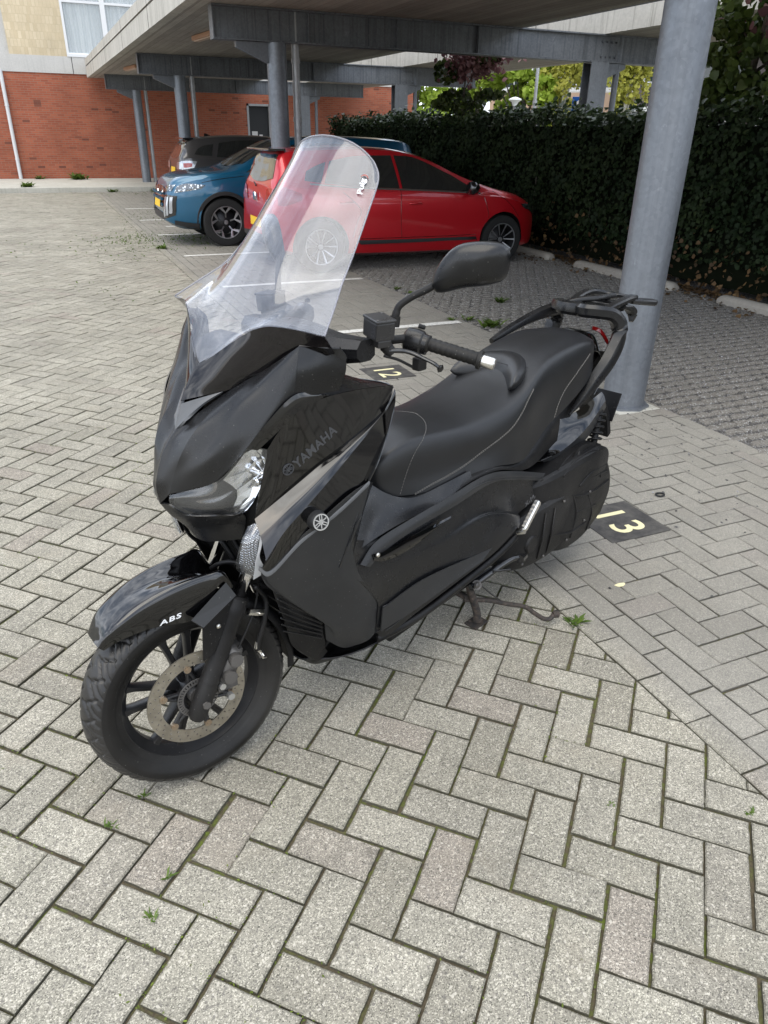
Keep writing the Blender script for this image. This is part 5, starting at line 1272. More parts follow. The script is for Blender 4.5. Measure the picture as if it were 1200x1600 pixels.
b.obj('fork_plate', M_TEX, SCO); bolt('plate_bolt', P(341, 978, .101), (0, 1, 0), .0065)
b = MB(); pts = [P(300, 972, .083), P(318, 985, .083), P(330, 950, .083), P(345, 930, .083)]
# rear part of the fender behind the wheel
rows = []
for th, wd in ((112, .074), (130, .074), (150, .074), (170, .070), (186, .062)):
    rows.append([fender_pt(th, wd*u, -.002 - .028*dr) for u, dr in ((0, 0), (.5, .02), (.85, .12), (1, .5), (1.02, 1.0))])
panel('rear_fender_guard', mirror_w(rows), M_TEX, 5, 5, .003)
# ABS lettering on the fender side
pA, pB = P(248, 985, .079), P(290, 967, .079)
def frame_on(pA, pB, upish, off=.001):
    x = (Vector(pB)-Vector(pA)).normalized(); n_ = x.cross(Vector(upish)).normalized(); u_ = n_.cross(x).normalized()
    c = (Vector(pA)+Vector(pB))/2 + n_*off
    return Matrix(((x.x, u_.x, n_.x, c.x), (x.y, u_.y, n_.y, c.y), (x.z, u_.z, n_.z, c.z), (0, 0, 0, 1)))
M_DECAL = mat('white_decal', (.72, .73, .75), .4)
# ---- front cowl (matte), traced left half and mirrored
# rows run from the chin line up to the screen line; columns from the centre plane outwards
n0 = [P(250, 787, 0), P(257, 780, .018), P(265, 772, .036)]
n1 = [P(244, 762, 0), P(256, 752, .018), P(272, 742, .042)]
n2 = [P(246, 738, 0), P(262, 722, .018), P(284, 708, .056)]
n3 = [P(254, 708, 0), P(276, 690, .022), P(304, 674, .066)]
n4 = [P(266, 684, 0), P(292, 668, .026), P(328, 645, .072)]
n5 = [P(276, 668, 0), P(305, 648, .030), P(354, 613, .074)]
cowl = panel('front_cowl', [n0, n1, n2, n3, n4, n5], M_MATTE, 6, 7, .004, center=True)
C1 = [r_[-1] for r_ in (n0, n1, n2, n3, n4, n5)]
CB = [P(265, 772, .036), P(302, 764, .080), P(339, 751, .120), P(384, 702, .172), P(420, 662, .200), P(461, 618, .222)]
CT = [P(354, 613, .074), P(382, 596, .105), P(410, 580, .135), P(440, 560, .180), P(455, 550, .200), P(467, 541, .214)]
s0 = [C1[0], CB[1], CB[2], CB[3], CB[4], CB[5]]
s1 = [C1[1], P(310, 728, .092), P(352, 702, .136), P(398, 668, .180), P(428, 640, .204), P(463, 602, .224)]
s2 = [C1[2], P(325, 695, .098), P(362, 668, .138), P(406, 638, .178), P(434, 618, .204), P(464, 586, .224)]
s3 = [C1[3], P(342, 655, .104), P(376, 632, .140), P(415, 608, .176), P(440, 592, .202), P(465, 570, .222)]
s4 = [C1[4], P(362, 622, .108), P(393, 604, .138), P(425, 582, .176), P(446, 570, .200), P(466, 554, .218)]
s5 = [C1[5], CT[1], CT[2], CT[3], CT[4], CT[5]]
panel('cowl_side', [s0, s1, s2, s3, s4, s5], M_MATTE, 6, 6, .004, both=True, parent=cowl)
sh = [[P(461, 618, .222), P(490, 617, .236), P(530, 610, .250)], [P(464, 580, .226), P(500, 580, .248), P(540, 582, .266)], [P(467, 541, .214), P(505, 549, .246), P(541, 563, .268)]]
panel('cowl_shoulder', sh, M_MATTE, 6, 6, .004, both=True, parent=cowl)
sh2 = [[P(467, 541, .214), P(490, 542, .240), P(512, 545, .268)], [P(505, 549, .246), P(522, 549, .262), P(530, 545, .270)], [P(541, 563, .268), P(541, 556, .270), P(530, 543, .272)]]
panel('cowl_shoulder_cap', sh2, M_MATTE2, 5, 5, .003, both=True, parent=cowl)
# pale recess above the nose badge position
M_INS = grainy('insert_grey', (.085, .088, .093), .32, .1, 1200, .1, .6)
d0 = [P(277, 673, 0), P(283, 666, .010), P(291, 657, .020)]
d1 = [P(281, 650, 0), P(301, 640, .022), P(322, 631, .046)]
d2 = [P(285, 633, 0), P(314, 624, .032), P(350, 614, .070)]
panel('nose_insert', [[p_ + Vector((.004, 0, .004)) for p_ in r_] for r_ in (d0, d1, d2)], M_INS, 6, 6, .006, center=True)
# chin and beak below the headlights
e0 = [P(306, 840, 0), P(322, 846, .035), P(350, 845, .070), P(378, 842, .105)]
e1 = [P(290, 822, 0), P(312, 826, .036), P(345, 826, .080), P(384, 812, .125)]
e2 = [P(268, 806, 0), P(290, 808, .040), P(330, 812, .088), P(376, 803, .135)]
e3 = [P(250, 787, 0), P(266, 790, .028), P(292, 806, .060), P(362, 806, .125)]
panel('chin', [e0, e1, e2, e3], M_MATTE, 6, 6, .004, center=True)
# inner shell closing the nose from behind (dark)
f0 = [P(306, 840, 0)+Vector((-.02, 0, .01)), P(350, 845, .07)+Vector((-.03, 0, .01)), P(388, 835, .12)+Vector((-.03, 0, 0))]
f1 = [A(.12, 0, .78), A(.14, .08, .78), A(.20, .15, .78)]
f2 = [A(.12, 0, .95), A(.17, .09, .94), A(.26, .17, .92)]
f3 = [A(.20, 0, 1.05), A(.24, .1, 1.06), A(.34, .2, 1.04)]
panel('nose_liner', [f0, f1, f2, f3], M_TEX, 4, 4, .003, center=True)
# headlights
M_INK = mat('lamp_interior', (.01, .01, .011), .15, coat=.5)
h_out = [P(265, 774, .033), P(339, 752, .117), P(384, 703, .168), P(418, 702, .190)]
h_m1 = [P(264, 781, .034), P(338, 775, .120), P(390, 738, .170), P(414, 728, .190)]
h_m2 = [P(268, 790, .036), P(335, 795, .118), P(385, 765, .165), P(408, 752, .186)]
h_in = [P(292, 805, .058), P(345, 806, .105), P(376, 801, .138), P(398, 778, .165)]
for o in panel('headlight', [h_out, h_m1, h_m2, h_in], M_LENS, 8, 8, .002, both=True):
    sd_ = 1 if o.data.vertices[0].co.y > 0 else -1
    def back(p, d=.045): return Vector((p.x - d, p.y*sd_*.93, p.z - .01))
    rr = [[back(p, .012 if i in (0, 3) or j in (0, 3) else .05) for j, p in enumerate(r_)] for i, r_ in enumerate((h_out, h_m1, h_m2, h_in))]
    # bright bowl at the outside, dark housing inside
    G = spl([spl([tuple(p) for p in r_], 10) for r_ in rr], 10); m_, n_ = G.shape[:2]; k0 = int(n_*.37)
    Gr = G[::5, k0::4].copy(); r3 = np.random.default_rng(4); Gr[1:-1, 1:-1] += r3.normal(0, .0014, Gr[1:-1, 1:-1].shape)
    mesh('reflector', [tuple(v) for v in Gr.reshape(-1, 3)], grid_faces(*Gr.shape[:2]), M_REFL, o)
    mesh('reflector_backing', [(v[0]-.008, v[1], v[2]) for v in G[:, k0:].reshape(-1, 3)], grid_faces(m_, n_-k0), M_TEX, o)
    mesh('lamp_housing', [tuple(v) for v in G[:, :k0+1].reshape(-1, 3)], grid_faces(m_, k0+1), M_INK, o, smooth=True)
    bc = Vector(G[m_//2, int(n_*.62)]); b = MB(); b.tube([bc+Vector((-.01, 0, 0)), bc+Vector((.03, .01*sd_, .002))], [.012, .011], 18); b.tube([bc+Vector((.03, .01*sd_, .002)), bc+Vector((.034, .011*sd_, .002))], [.011, .008], 18)
    b.obj('bulb_shield', M_CHROME, o, smooth=True, sharp=40)
    b = MB(); e_ = [Vector((p.x+.001, p.y*sd_, p.z)) for p in h_out[::1]]; b.tube(smoothpath([Vector((p.x+.001, p.y*sd_, p.z)) for p in h_in], 6), .0028, 6); b.obj('lens_rim', M_LENSD, o, smooth=True)
# turn signals below the headlights
t0 = [P(388, 822, .150), P(400, 818, .165), P(409, 820, .178)]
t1 = [P(377, 846, .150), P(391, 842, .172), P(405, 846, .184)]
t2 = [P(371, 868, .142), P(385, 864, .168), P(401, 872, .182)]
t3 = [P(369, 884, .130), P(381, 888, .156), P(399, 892, .172)]
t4 = [P(374, 896, .126), P(384, 900, .148), P(395, 905, .160)]
for o in panel('turn_signal', [t0, t1, t2, t3, t4], M_LENS, 6, 6, .002, both=True):
    sd_ = 1 if o.data.vertices[0].co.y > 0 else -1
    G = spl([spl([(p.x-.009, p.y*sd_*.99, p.z) for p in r_], 6) for r_ in (t0, t1, t2, t3, t4)], 6)
    mesh('honeycomb_reflector', [tuple(v) for v in G.reshape(-1, 3)], grid_faces(*G.shape[:2]), M_HONEY, o, smooth=True)
    mesh('signal_surround', [tuple(Vector(v)-Vector((.004, 0, 0))) for v in G.reshape(-1, 3)], grid_faces(*G.shape[:2]), M_TEX, o, smooth=True)
M_CLIP = mat('clear_grey_plastic', (.42, .43, .44), .25)
panel('signal_trim', [[P(409, 820, .180), P(412, 826, .184)], [P(405, 850, .186), P(409, 852, .190)], [P(400, 876, .184), P(406, 872, .188)], [P(398, 892, .174), P(420, 893, .186)], [P(396, 906, .162), P(424, 889, .188)]], M_CLIP, 3, 5, .003, both=True)

# ---- gloss leg shield sides
gA = [[P(384, 702, .172), P(418, 660, .205), P(461, 617, .226), P(500, 615, .236)],
      [P(403, 704, .186), P(437, 672, .214), P(470, 640, .230), P(506, 621, .238)]]
# facet between cowl and recessed field (turned to the sky)
gshield = []
for o in panel('leg_shield', [gA[0], [(a+b_)/2 + Vector((.002, .002, .002)) for a, b_ in zip(*gA)], gA[1]], M_GLOSS, 8, 4, .003, both=True): gshield.append(o)
LS, RS = gshield
def lsp(rows, mt=M_GLOSS, nm='panel', nu=8, nv=6, sharp=None, th=.003):
    for sd_, par in ((1, LS), (-1, RS)):
        panel(nm, [[Vector((p[0], p[1]*sd_, p[2])) for p in r_] for r_ in rows], mt, nu, nv, th, parent=par, sharp=sharp)
# recessed field that carries the lettering: leans outwards at the top, mirrors the paving
U1 = [P(418, 702, .190), P(437, 673, .209), P(470, 640, .226), P(506, 622, .236), P(560, 609, .242), P(606, 603, .244), P(615, 604, .244)]
BU = [P(398, 811, .170), P(430, 785, .186), P(465, 756, .200), P(502, 725, .214), P(540, 695, .228), P(578, 664, .240), P(603, 640, .248)]
rec = [U1, [(a+b_)/2 for a, b_ in zip(U1, BU)], BU]
lsp(rec, nm='recessed_field')
# bright upward facing blade
BL = [P(416, 876, .228), P(444, 832, .231), P(479, 792, .239), P(512, 754, .245), P(545, 714, .247), P(576, 676, .249), P(602, 643, .251)]
stp = [BU, [(a+b_)/2 + Vector((0, .003, .003)) for a, b_ in zip(BU, BL)], BL]
lsp(stp, nm='upper_blade')
# lower band, folding down
LB = [P(410, 889, .205), P(424, 889, .212), P(472, 838, .234), P(522, 800, .250), P(560, 766, .258), P(590, 722, .260), P(604, 680, .258)]
lwb = [BL, [(a+b_)/2 for a, b_ in zip(BL, LB)], LB]
lsp(lwb, nm='lower_blade')
tipc = [[P(615, 604, .244), P(618, 612, .250), P(618, 628, .254)], [P(603, 640, .248), P(602, 642, .256), P(604, 680, .262)]]
lsp(tipc, nm='upper_corner', nu=5, nv=4)
# rear return of the leg shield (faces the rider), gloss
ret = [[P(615, 604, .244), P(618, 614, .248), P(616, 640, .256), P(606, 680, .262), P(592, 722, .270), P(578, 752, .270)],
       [P(611, 604, .18), P(622, 616, .20), P(618, 645, .20), P(604, 685, .20), P(590, 722, .20), P(574, 752, .20)]]
ret = [ret[0], [p + Vector((-.02, -.05, -.004)) for p in ret[0]], [p + Vector((-.012, -.13, -.01)) for p in ret[0]]]
lsp(ret, nm='rear_return')
# top cap joining both sides in front of the rider
cap = [[A(.50, 0, 1.04), A(.51, .12, 1.035), P(614, 602, .236)], [A(.36, 0, 1.10), A(.37, .12, 1.09), P(505, 618, .236)], [A(.28, 0, 1.12), A(.28, .12, 1.11), P(470, 606, .224)]]
panel('inner_fairing', cap, M_MATTE, 6, 6, .003, center=True)
# dashboard under the screen and inner leg shield
dash = [[A(.16, 0, 1.10), A(.17, .08, 1.10), A(.22, .17, 1.12)], [A(.27, 0, 1.15), A(.28, .08, 1.15), A(.31, .17, 1.14)], [A(.36, 0, 1.11), A(.36, .08, 1.11), A(.38, .17, 1.09)]]
panel('dashboard', dash, M_TEX, 5, 5, .003, center=True)
inn = [[A(.46, 0, 1.04), A(.45, .12, 1.03), A(.43, .19, 1.0)], [A(.45, 0, .8), A(.42, .12, .8), A(.38, .20, .82)], [A(.52, 0, .58), A(.46, .1, .56), A(.36, .20, .60)], [A(.58, 0, .50), A(.50, .1, .42), A(.36, .2, .36)]]
panel('knee_panel', inn, M_TEX, 5, 5, .003, center=True)
# ---- lettering
def on(px1, py1, s1, px2, py2, s2, up): return frame_on(P(px1, py1, s1), P(px2, py2, s2), up)
M_LET = mat('raised_letter', (.085, .088, .095), .30, .4)
dgx = bpy.context.evaluated_depsgraph_get()
rf = [o for o in LS.children if o.name.startswith('recessed_field')][0]
bvh_rf = BVHTree.FromObject(rf, dgx)
tm, ML, nn_ = lay_text('lettering', 'YAMAHA', (460, 728), (524, 669), bvh_rf, M_LET, LS, .038, .0012, lift=.0002, bold=.0010, space=1.06)
def emblem(name, Mx, r_, parent, m_, th=.0015, disc=None):
    """ring with three crossing forks"""
    loops = [circ(0, 0, r_, 40), circ(0, 0, r_*.86, 40)]
    me = flat_shape(loops, th); bm = bmesh.new(); bm.from_mesh(me)
    def bar(a, x0, x1, y0, y1):
        m3 = Matrix.Rotation(a, 4, 'Z'); V = [m3 @ Vector(v) for v in ((x0, y0, -th), (x1, y0, -th), (x1, y1, -th), (x0, y1, -th), (x0, y0, th), (x1, y0, th), (x1, y1, th), (x0, y1, th))]
        vs = [bm.verts.new(v) for v in V]
        for f in ((0, 3, 2, 1), (4, 5, 6, 7), (0, 1, 5, 4), (1, 2, 6, 5), (2, 3, 7, 6), (3, 0, 4, 7)): bm.faces.new([vs[i] for i in f])
    for k in range(3):
        a = R(90 + 120*k); w_ = r_*.055
        bar(a, -r_*.80, r_*.18, -w_, w_); bar(a, r_*.18, r_*.30, -r_*.19, r_*.19)
        bar(a, r_*.30, r_*.84, -r_*.19, -r_*.09); bar(a, r_*.30, r_*.84, r_*.09, r_*.19)
    bm.to_mesh(me); bm.free(); me.transform(Mx); return mobj(name, me, m_, parent)
ce = hitpx(bvh_rf, 450, 733)[0] + nn_*.0012
Me = ML.copy(); Me.translation = ce; emblem('badge', Me, .0145, LS, M_LET, .002)
# ---- matte lower skirt of the leg shield
sk = [[P(404, 886, .180), P(424, 890, .203), P(472, 839, .237), P(500, 815, .252), P(548, 773, .266), P(578, 753, .266)],
      [P(408, 900, .172), P(432, 915, .192), P(480, 880, .228), P(505, 865, .244), P(545, 840, .255), P(566, 800, .262)],
      [P(420, 918, .172), P(455, 935, .190), P(500, 930, .215), P(522, 915, .235), P(535, 888, .250), P(550, 838, .258)],
      [P(455, 940, .178), P(490, 962, .195), P(530, 965, .215), P(560, 950, .235), P(565, 925, .246), P(560, 895, .250)],
      [P(500, 955, .185), P(520, 985, .195), P(548, 985, .215), P(572, 968, .232), P(582, 948, .240), P(588, 937, .243)],
      [P(510, 1000, .165), P(535, 1012, .180), P(556, 1008, .200), P(572, 1002, .215), P(580, 996, .228), P(586, 988, .236)]]
for o in panel('leg_skirt', sk, M_MATTE2, 6, 6, .004, both=True): pass
# silver-grey edge strip following the gloss panel
edge = [P(405, 886, .186), P(424, 892, .206), P(472, 842, .236), P(522, 803, .258), P(550, 778, .266), P(577, 752, .268)]
for sd_ in (1, -1):
    pa = smoothpath([Vector((p.x, p.y*sd_, p.z)) for p in edge], 6); b = MB()
    secs = [[p + Vector((0, 0, .002)), p + Vector((0, .003*sd_, -.002)), p + Vector((.002, .002*sd_, -.010)), p + Vector((0, -.004*sd_, -.010))] for p in pa]
    b.loft(secs); b.obj('skirt_edge_strip', grainy('edge_grey', (.085, .087, .09), .4, .1, 1200, .1), SCO, smooth=True, sharp=60)
# round badge with the three forks
cb = P(500, 815, .262)
nb_ = Vector((.25, .95, .18)).normalized(); xb = Vector((0, 0, 1)).cross(nb_).normalized(); ub = nb_.cross(xb)
MBd = Matrix(((xb.x, ub.x, nb_.x, cb.x), (xb.y, ub.y, nb_.y, cb.y), (xb.z, ub.z, nb_.z, cb.z), (0, 0, 0, 1)))
b = MB(); b.lathe([(.001, .004), (.0205, .004), (.0225, .001), (.0225, -.010), (.026, -.022)], 36, MBd @ Matrix.Rotation(R(-90), 4, 'X') @ Matrix.Diagonal((1, -1, 1, 1)))
bd = b.obj('round_badge', M_MATTE2, SCO, smooth=True, sharp=35)
emblem('fork_emblem', MBd @ Matrix.Translation((0, 0, .0055)), .0205, bd, mat('emblem_silver', (.66, .66, .66), .3, .9), .0012)
# ---- belly, radiator opening with fins
bel = [[A(.32, 0, .21), A(.33, .09, .22), P(512, 1002, .163)], [A(.40, 0, .155), A(.40, .08, .165), P(500, 1030, .135)], [A(.62, 0, .15), A(.62, .12, .17), P(592, 1004, .225)], [A(1.05, 0, .20), A(1.05, .15, .22), A(1.05, .22, .28)]]
panel('belly_pan', bel, M_TEX, 6, 6, .004, center=True)
fr_ = [[A(.36, 0, .56), A(.33, .08, .57), P(412, 903, .165)], [A(.36, 0, .42), A(.34, .09, .42), P(446, 950, .165)], [A(.32, 0, .21), A(.33, .09, .22), P(512, 1002, .160)]]
panel('radiator_duct', [[p+Vector((-.03, 0, 0)) for p in r_] for r_ in fr_], mat('shadow_plastic', (.010, .010, .011), .7), 5, 5, .003, center=True)
for k in range(9):
    z_ = .50 - k*.032; b = MB(); b.box((.77-.365, -.14, z_), (.77-.335, .14, z_+.006)); 
    b.V = [(x + .35*(zz-.4)*.0, y, zz + .12*abs(y)) for x, y, zz in b.V]; b.obj('radiator_slat', M_TEX, SCO)
lowf = [[P(453, 1007, .13), P(500, 958, .186)], [P(478, 1026, .13), P(512, 1002, .165)], [P(498, 1033, .13), P(514, 1008, .160)]]
fl0 = [[P(424, 918, .172), P(455, 938, .180), P(502, 958, .186)], [P(434, 945, .160), P(462, 968, .168), P(504, 985, .172)], [P(446, 975, .150), P(476, 996, .155), P(508, 1003, .163)], [P(455, 1006, .135), P(478, 1018, .140), P(508, 1012, .155)], [P(470, 1020, .120), P(496, 1033, .130), P(512, 1018, .150)]]
panel('duct_lip', fl0, M_TEX, 5, 4, .003, both=True, fn=None)
for k in range(7):
    t_ = k/6; a_ = P(434 + 10*t_, 925 + 60*t_, .176-.02*t_); b_ = P(505, 962 + 34*t_, .190-.02*t_); 
    for sd_ in (1, -1):
        b = MB(); b.tube([(a_.x+.004, a_.y*sd_, a_.z), (b_.x+.004, b_.y*sd_, b_.z)], .0028, 6); b.obj('duct_fin', M_MATTE, SCO)
# ---- footboard and side fairing
sf = [[P(545, 842, .235), P(584, 842, .200), P(640, 812, .200), P(709, 775, .200), P(772, 742, .198), P(835, 742, .190), P(868, 745, .182)],
      [P(540, 862, .245), P(578, 858, .222), P(632, 838, .218), P(705, 800, .212), P(770, 772, .208), P(815, 775, .205), P(848, 770, .200)],
      [P(537, 882, .250), P(565, 886, .238), P(625, 870, .232), P(690, 838, .225), P(745, 806, .222), P(782, 798, .222), P(812, 800, .222)],
      [P(552, 900, .250), P(590, 905, .242), P(640, 880, .236), P(700, 848, .232), P(752, 812, .232), P(785, 803, .236), P(812, 806, .240)],
      [P(588, 937, .246), P(606, 936, .244), P(650, 912, .240), P(700, 885, .240), P(745, 852, .244), P(780, 828, .250), P(812, 820, .252)],
      [P(590, 962, .246), P(610, 958, .246), P(655, 935, .246), P(705, 900, .248), P(742, 872, .252), P(775, 848, .255), P(808, 824, .256)],
      [P(587, 988, .240), P(604, 994, .246), P(650, 958, .250), P(712, 911, .254), P(745, 886, .256), P(774, 862, .257), P(806, 828, .257)]]
fbd = panel('footboard_fairing', sf, M_MATTE, 8, 6, .005, both=True)
# tunnel between seat and footboard
tn = [[P(580, 757, .10), P(602, 770, .125), P(626, 777, .140), P(652, 776, .150), P(690, 758, .165), P(735, 735, .180)],
      [P(566, 805, .16), P(592, 808, .165), P(622, 800, .170), P(655, 790, .176), P(695, 770, .185), P(738, 748, .190)],
      [P(552, 866, .235), P(584, 843, .212), P(618, 822, .206), P(660, 800, .204), P(705, 778, .202), P(745, 758, .200)]]
panel('centre_tunnel', tn, M_MATTE, 6, 6, .004, both=True, parent=None)
kn = [[P(578, 754, .262), P(580, 757, .10)], [P(560, 800, .262), P(566, 805, .16)], [P(548, 838, .258), P(552, 866, .235)], [P(530, 887, .250), P(540, 884, .248)]]
panel('knee_recess', [[a, (a+b_)/2+Vector((-.01, 0, 0)), b_] for a, b_ in kn], M_MATTE, 5, 5, .003, both=True)
# raised shoulder strip running from the knee to under the seat
def ribbon(name, L1, L2, mt, th=.004, both=True, lift=.004, parent=None):
    m = [(a+b_)/2 + Vector((0, lift, 0)) for a, b_ in zip(L1, L2)]
    return panel(name, [L1, m, L2], mt, 8, 4, th, both=both, parent=parent)
ribbon('shoulder_strip', [P(563, 882, .243), P(588, 846, .222), P(640, 812, .216), P(709, 772, .214), P(760, 742, .208), P(800, 736, .200), P(862, 740, .190)],
       [P(578, 886, .246), P(600, 862, .234), P(650, 826, .226), P(712, 790, .224), P(766, 756, .216), P(802, 750, .208), P(860, 752, .196)], M_MATTE2)
ins = ribbon('side_insert', [P(582, 866, .240), P(600, 862, .240), P(655, 832, .234), P(705, 806, .230)], [P(584, 876, .243), P(602, 876, .242), P(640, 858, .238), P(700, 812, .232)], M_GLOSS)
bolt('fairing_bolt', P(590, 867, .247), (.1, 1, .2), .0065)
# panel seam under the seat
seam = [P(706, 790, .220), P(735, 765, .218), P(775, 750, .216), P(850, 749, .205), P(857, 758, .204), P(812, 800, .228), P(706, 794, .222)]
for sd_ in (1, -1):
    b = MB(); b.tube(smoothpath([Vector((p.x, (p.y+.002)*sd_, p.z)) for p in seam[:5]], 5), .0014, 6); b.obj('panel_seam', M_MATTE2, SCO)
# floor top surface and tunnel
fl_ = [[A(.46, .245, .33), A(.50, .19, .36), A(.52, .12, .44), A(.50, 0, .50)], [A(.75, .25, .36), A(.75, .20, .40), A(.75, .13, .52), A(.72, 0, .60)], [A(1.1, .25, .42), A(1.08, .20, .50), A(1.05, .14, .58), A(1.0, 0, .62)]]
panel('footwell', [r_[::-1] for r_ in fl_], M_TEX, 5, 5, .003, center=True)
# rubber strips on the foot board
for (a_, b_, c_) in (((597, 972), (640, 948), (715, 893)), ((598, 948), (640, 930), (662, 920)), ((602, 986), (650, 950), (700, 912))):
    pts = [P(*a_, .249), P(*b_, .249), P(*c_, .252)]
    for sd_ in (1, -1):
        b = MB(); b.tube(smoothpath([Vector((p.x, p.y*sd_, p.z)) for p in pts], 6), .0016, 6); b.obj('tread_line', M_MATTE2, fbd[0 if sd_ == 1 else 1], smooth=True)
pad = [[P(597, 950, .249), P(660, 905, .246), P(740, 868, .249), P(768, 855, .252)], [P(594, 986, .2495), P(650, 950, .2525), P(712, 905, .2565), P(752, 876, .2585)]]
for sd_ in (1, -1):
    panel('foot_pad', [[Vector((p.x, (p.y+.004)*sd_, p.z)) for p in r_] for r_ in (pad[0], [(a+b_)/2 for a, b_ in zip(*pad)], pad[1])], M_MATTE2, 6, 4, .004, parent=fbd[0 if sd_ == 1 else 1])
# lower edge rail (dark) under the board
for sd_ in (1, -1):
    pts = [P(590, 998, .235), P(650, 966, .242), P(712, 920, .247), P(774, 870, .250), P(806, 838, .250)]
    b = MB(); b.tube(smoothpath([Vector((p.x, p.y*sd_, p.z)) for p in pts], 5), .011, 10, flat=1.2); b.obj('under_rail', M_TEX, SCO, smooth=True)
    pts = [A(.60, .16*sd_, .20), A(1.0, .17*sd_, .24), A(1.35, .15*sd_, .34)]
    b = MB(); b.tube(pts, .02, 10); b.obj('frame_tube', M_TEX, SCO, smooth=True)

# ---- seat: sections along the scooter
def seat_sec(a, zc, zs, zl, w_, wl, crown=.5, n=15):
    """centre height zc, shoulder height zs at half width w_, lower edge zl at half width wl"""
    pts = [(wl, zl), (w_*1.03, zl + (zs-zl)*.35), (w_*1.02, zl+(zs-zl)*.75), (w_*.93, zs+.004), (w_*.72, zs + (zc-zs)*.55), (w_*.38, zs + (zc-zs)*.9), (0, zc)]
    hf = spl(pts, 4); r_ = [(a, y, z) for y, z in hf] + [(a, -y, z) for y, z in hf[::-1][1:]]
    return np.array(r_)
ST = [ # a, centre, shoulder, lower, half width, lower half width
    (.600, .735, .722, .668, .070, .078), (.620, .768, .752, .662, .098, .104), (.66, .800, .782, .652, .118, .126), (.74, .822, .795, .640, .132, .146), (.85, .820, .788, .636, .146, .164), (.97, .818, .782, .640, .158, .178),
    (1.07, .826, .788, .640, .170, .188), (1.16, .842, .802, .622, .176, .190), (1.24, .862, .828, .612, .172, .180), (1.32, .895, .868, .640, .158, .168),
    (1.40, .925, .896, .680, .148, .158), (1.50, .945, .915, .712, .147, .154), (1.60, .952, .925, .752, .145, .151), (1.68, .950, .922, .790, .136, .143), (1.745, .938, .912, .830, .112, .120), (1.785, .912, .892, .860, .070, .080)]
SS = spl([seat_sec(*s_) for s_ in ST], 4)
V = [A(*p) for p in SS.reshape(-1, 3)]; m_, n_ = SS.shape[:2]
b = MB(); b.add(V, grid_faces(m_, n_)); b.F += [tuple(range(n_)), tuple((m_-1)*n_+j for j in range(n_))[::-1]]; b.mi += [0, 0]
seat = b.obj('seat', M_SEAT, SCO, smooth=True, sharp=70)
bvh_seat = BVHTree.FromObject(seat, bpy.context.evaluated_depsgraph_get())
def on_seat(px_, py_, lift=.0012):
    """point of the seat surface under a seam, found along its sight line"""
    v = c_d + c_r*((px_-600)/FPX) - c_u*((py_-800)/FPX)
    Ms = Matrix.Translation(FC + fb*.77) @ Matrix.Rotation(HD, 4, 'Z'); Mi = Ms.inverted()
    o_ = Mi @ CAM; d_ = (Mi.to_3x3() @ v).normalized(); h_ = bvh_seat.ray_cast(o_, d_)
    return (h_[0] + h_[1]*lift) if h_[0] is not None else None
def stitch(pts, double=True, mirror=True, step=.009, w_=.00065, gap=.0034):
    q_ = [on_seat(*p) for p in pts]; q_ = [p for p in q_ if p is not None]
    if len(q_) < 2: return
    pa = smoothpath(q_, 10); b = MB(); b2 = MB()
    # resample
    d = [0]
    for i in range(1, len(pa)): d.append(d[-1] + (pa[i]-pa[i-1]).length)
    L_ = d[-1]; k = 0
    def at(x):
        for i in range(1, len(pa)):
            if d[i] >= x: return pa[i-1].lerp(pa[i], (x-d[i-1])/max(1e-9, d[i]-d[i-1]))
        return pa[-1]
    def snap(p):
        h_ = bvh_seat.find_nearest(p); return h_[0] + h_[1]*.0010, h_[1]
    x = 0
    while x < L_ - step:
        p0, p1 = at(x), at(x+step*.68); 
        for off in ((-gap/2, gap/2) if double else (0,)):
            (a_, n1), (c_, n2) = snap(p0), snap(p1); t_ = (c_-a_).normalized() if (c_-a_).length > 1e-6 else Vector((1, 0, 0)); sd_ = n1.cross(t_)
            for sg in ((1, -1) if mirror else (1,)):
                e0, e1 = a_+sd_*off, c_+sd_*off
                b.tube([(e0.x, e0.y*sg, e0.z), (e1.x, e1.y*sg, e1.z)], w_, 5)
        x += step
    b.obj('stitching', M_THREAD, seat)
stitch([(648, 772), (672, 758), (700, 743), (730, 724), (757, 703), (780, 686), (800, 668), (815, 646), (825, 625), (834, 607)])
stitch([(866, 652), (872, 632), (882, 610), (896, 590), (910, 570), (922, 552), (929, 536), (930, 522), (922, 512), (908, 507)])
stitch([(625, 772), (633, 745), (642, 720), (654, 697), (665, 675), (664, 660), (652, 648), (638, 643)], double=False)
stitch([(668, 613), (690, 596), (712, 584), (728, 578)], double=False, mirror=False)
# seam lines of the pillion pad
# lumbar bolster
def bolster():
    secs = []
    for t_ in np.linspace(-1, 1, 25):
        y = .128*t_; a0 = 1.335 - .075*t_*t_*1.4; zb = .868 - .006*abs(t_); h = .075*(1-abs(t_)**3.5*.55); d = .052*(1-abs(t_)**4*.45)
        if abs(t_) > .97: h *= .7; d *= .7
        sec = []
        for k in range(16):
            an = 2*math.pi*k/16; ca, sa = math.cos(an), math.sin(an)
            ca = math.copysign(abs(ca)**.8, ca); sa = math.copysign(abs(sa)**.8, sa)
            sec.append(A(a0 + d*ca + .02*sa, y, zb + .01 + h*.62*sa))
        secs.append(sec)
    b = MB(); b.loft(secs); return b.obj('backrest_bolster', M_SEAT, seat, smooth=True, sharp=70)
bolster()
b = MB(); pts = smoothpath([A(1.275 + .05*abs(t_)**2, .105*t_, .906 - .010*abs(t_)) for t_ in (-1, -.6, 0, .6, 1)], 5); b.tube(pts, .0009, 6); b.obj('bolster_seam', M_TEX, seat)
b = MB(); b.tube([A(1.262, .055, .856), A(1.262, .018, .858)], .0085, 12, flat=.5); b.obj('bolster_clip', M_SILVER, seat, smooth=True)

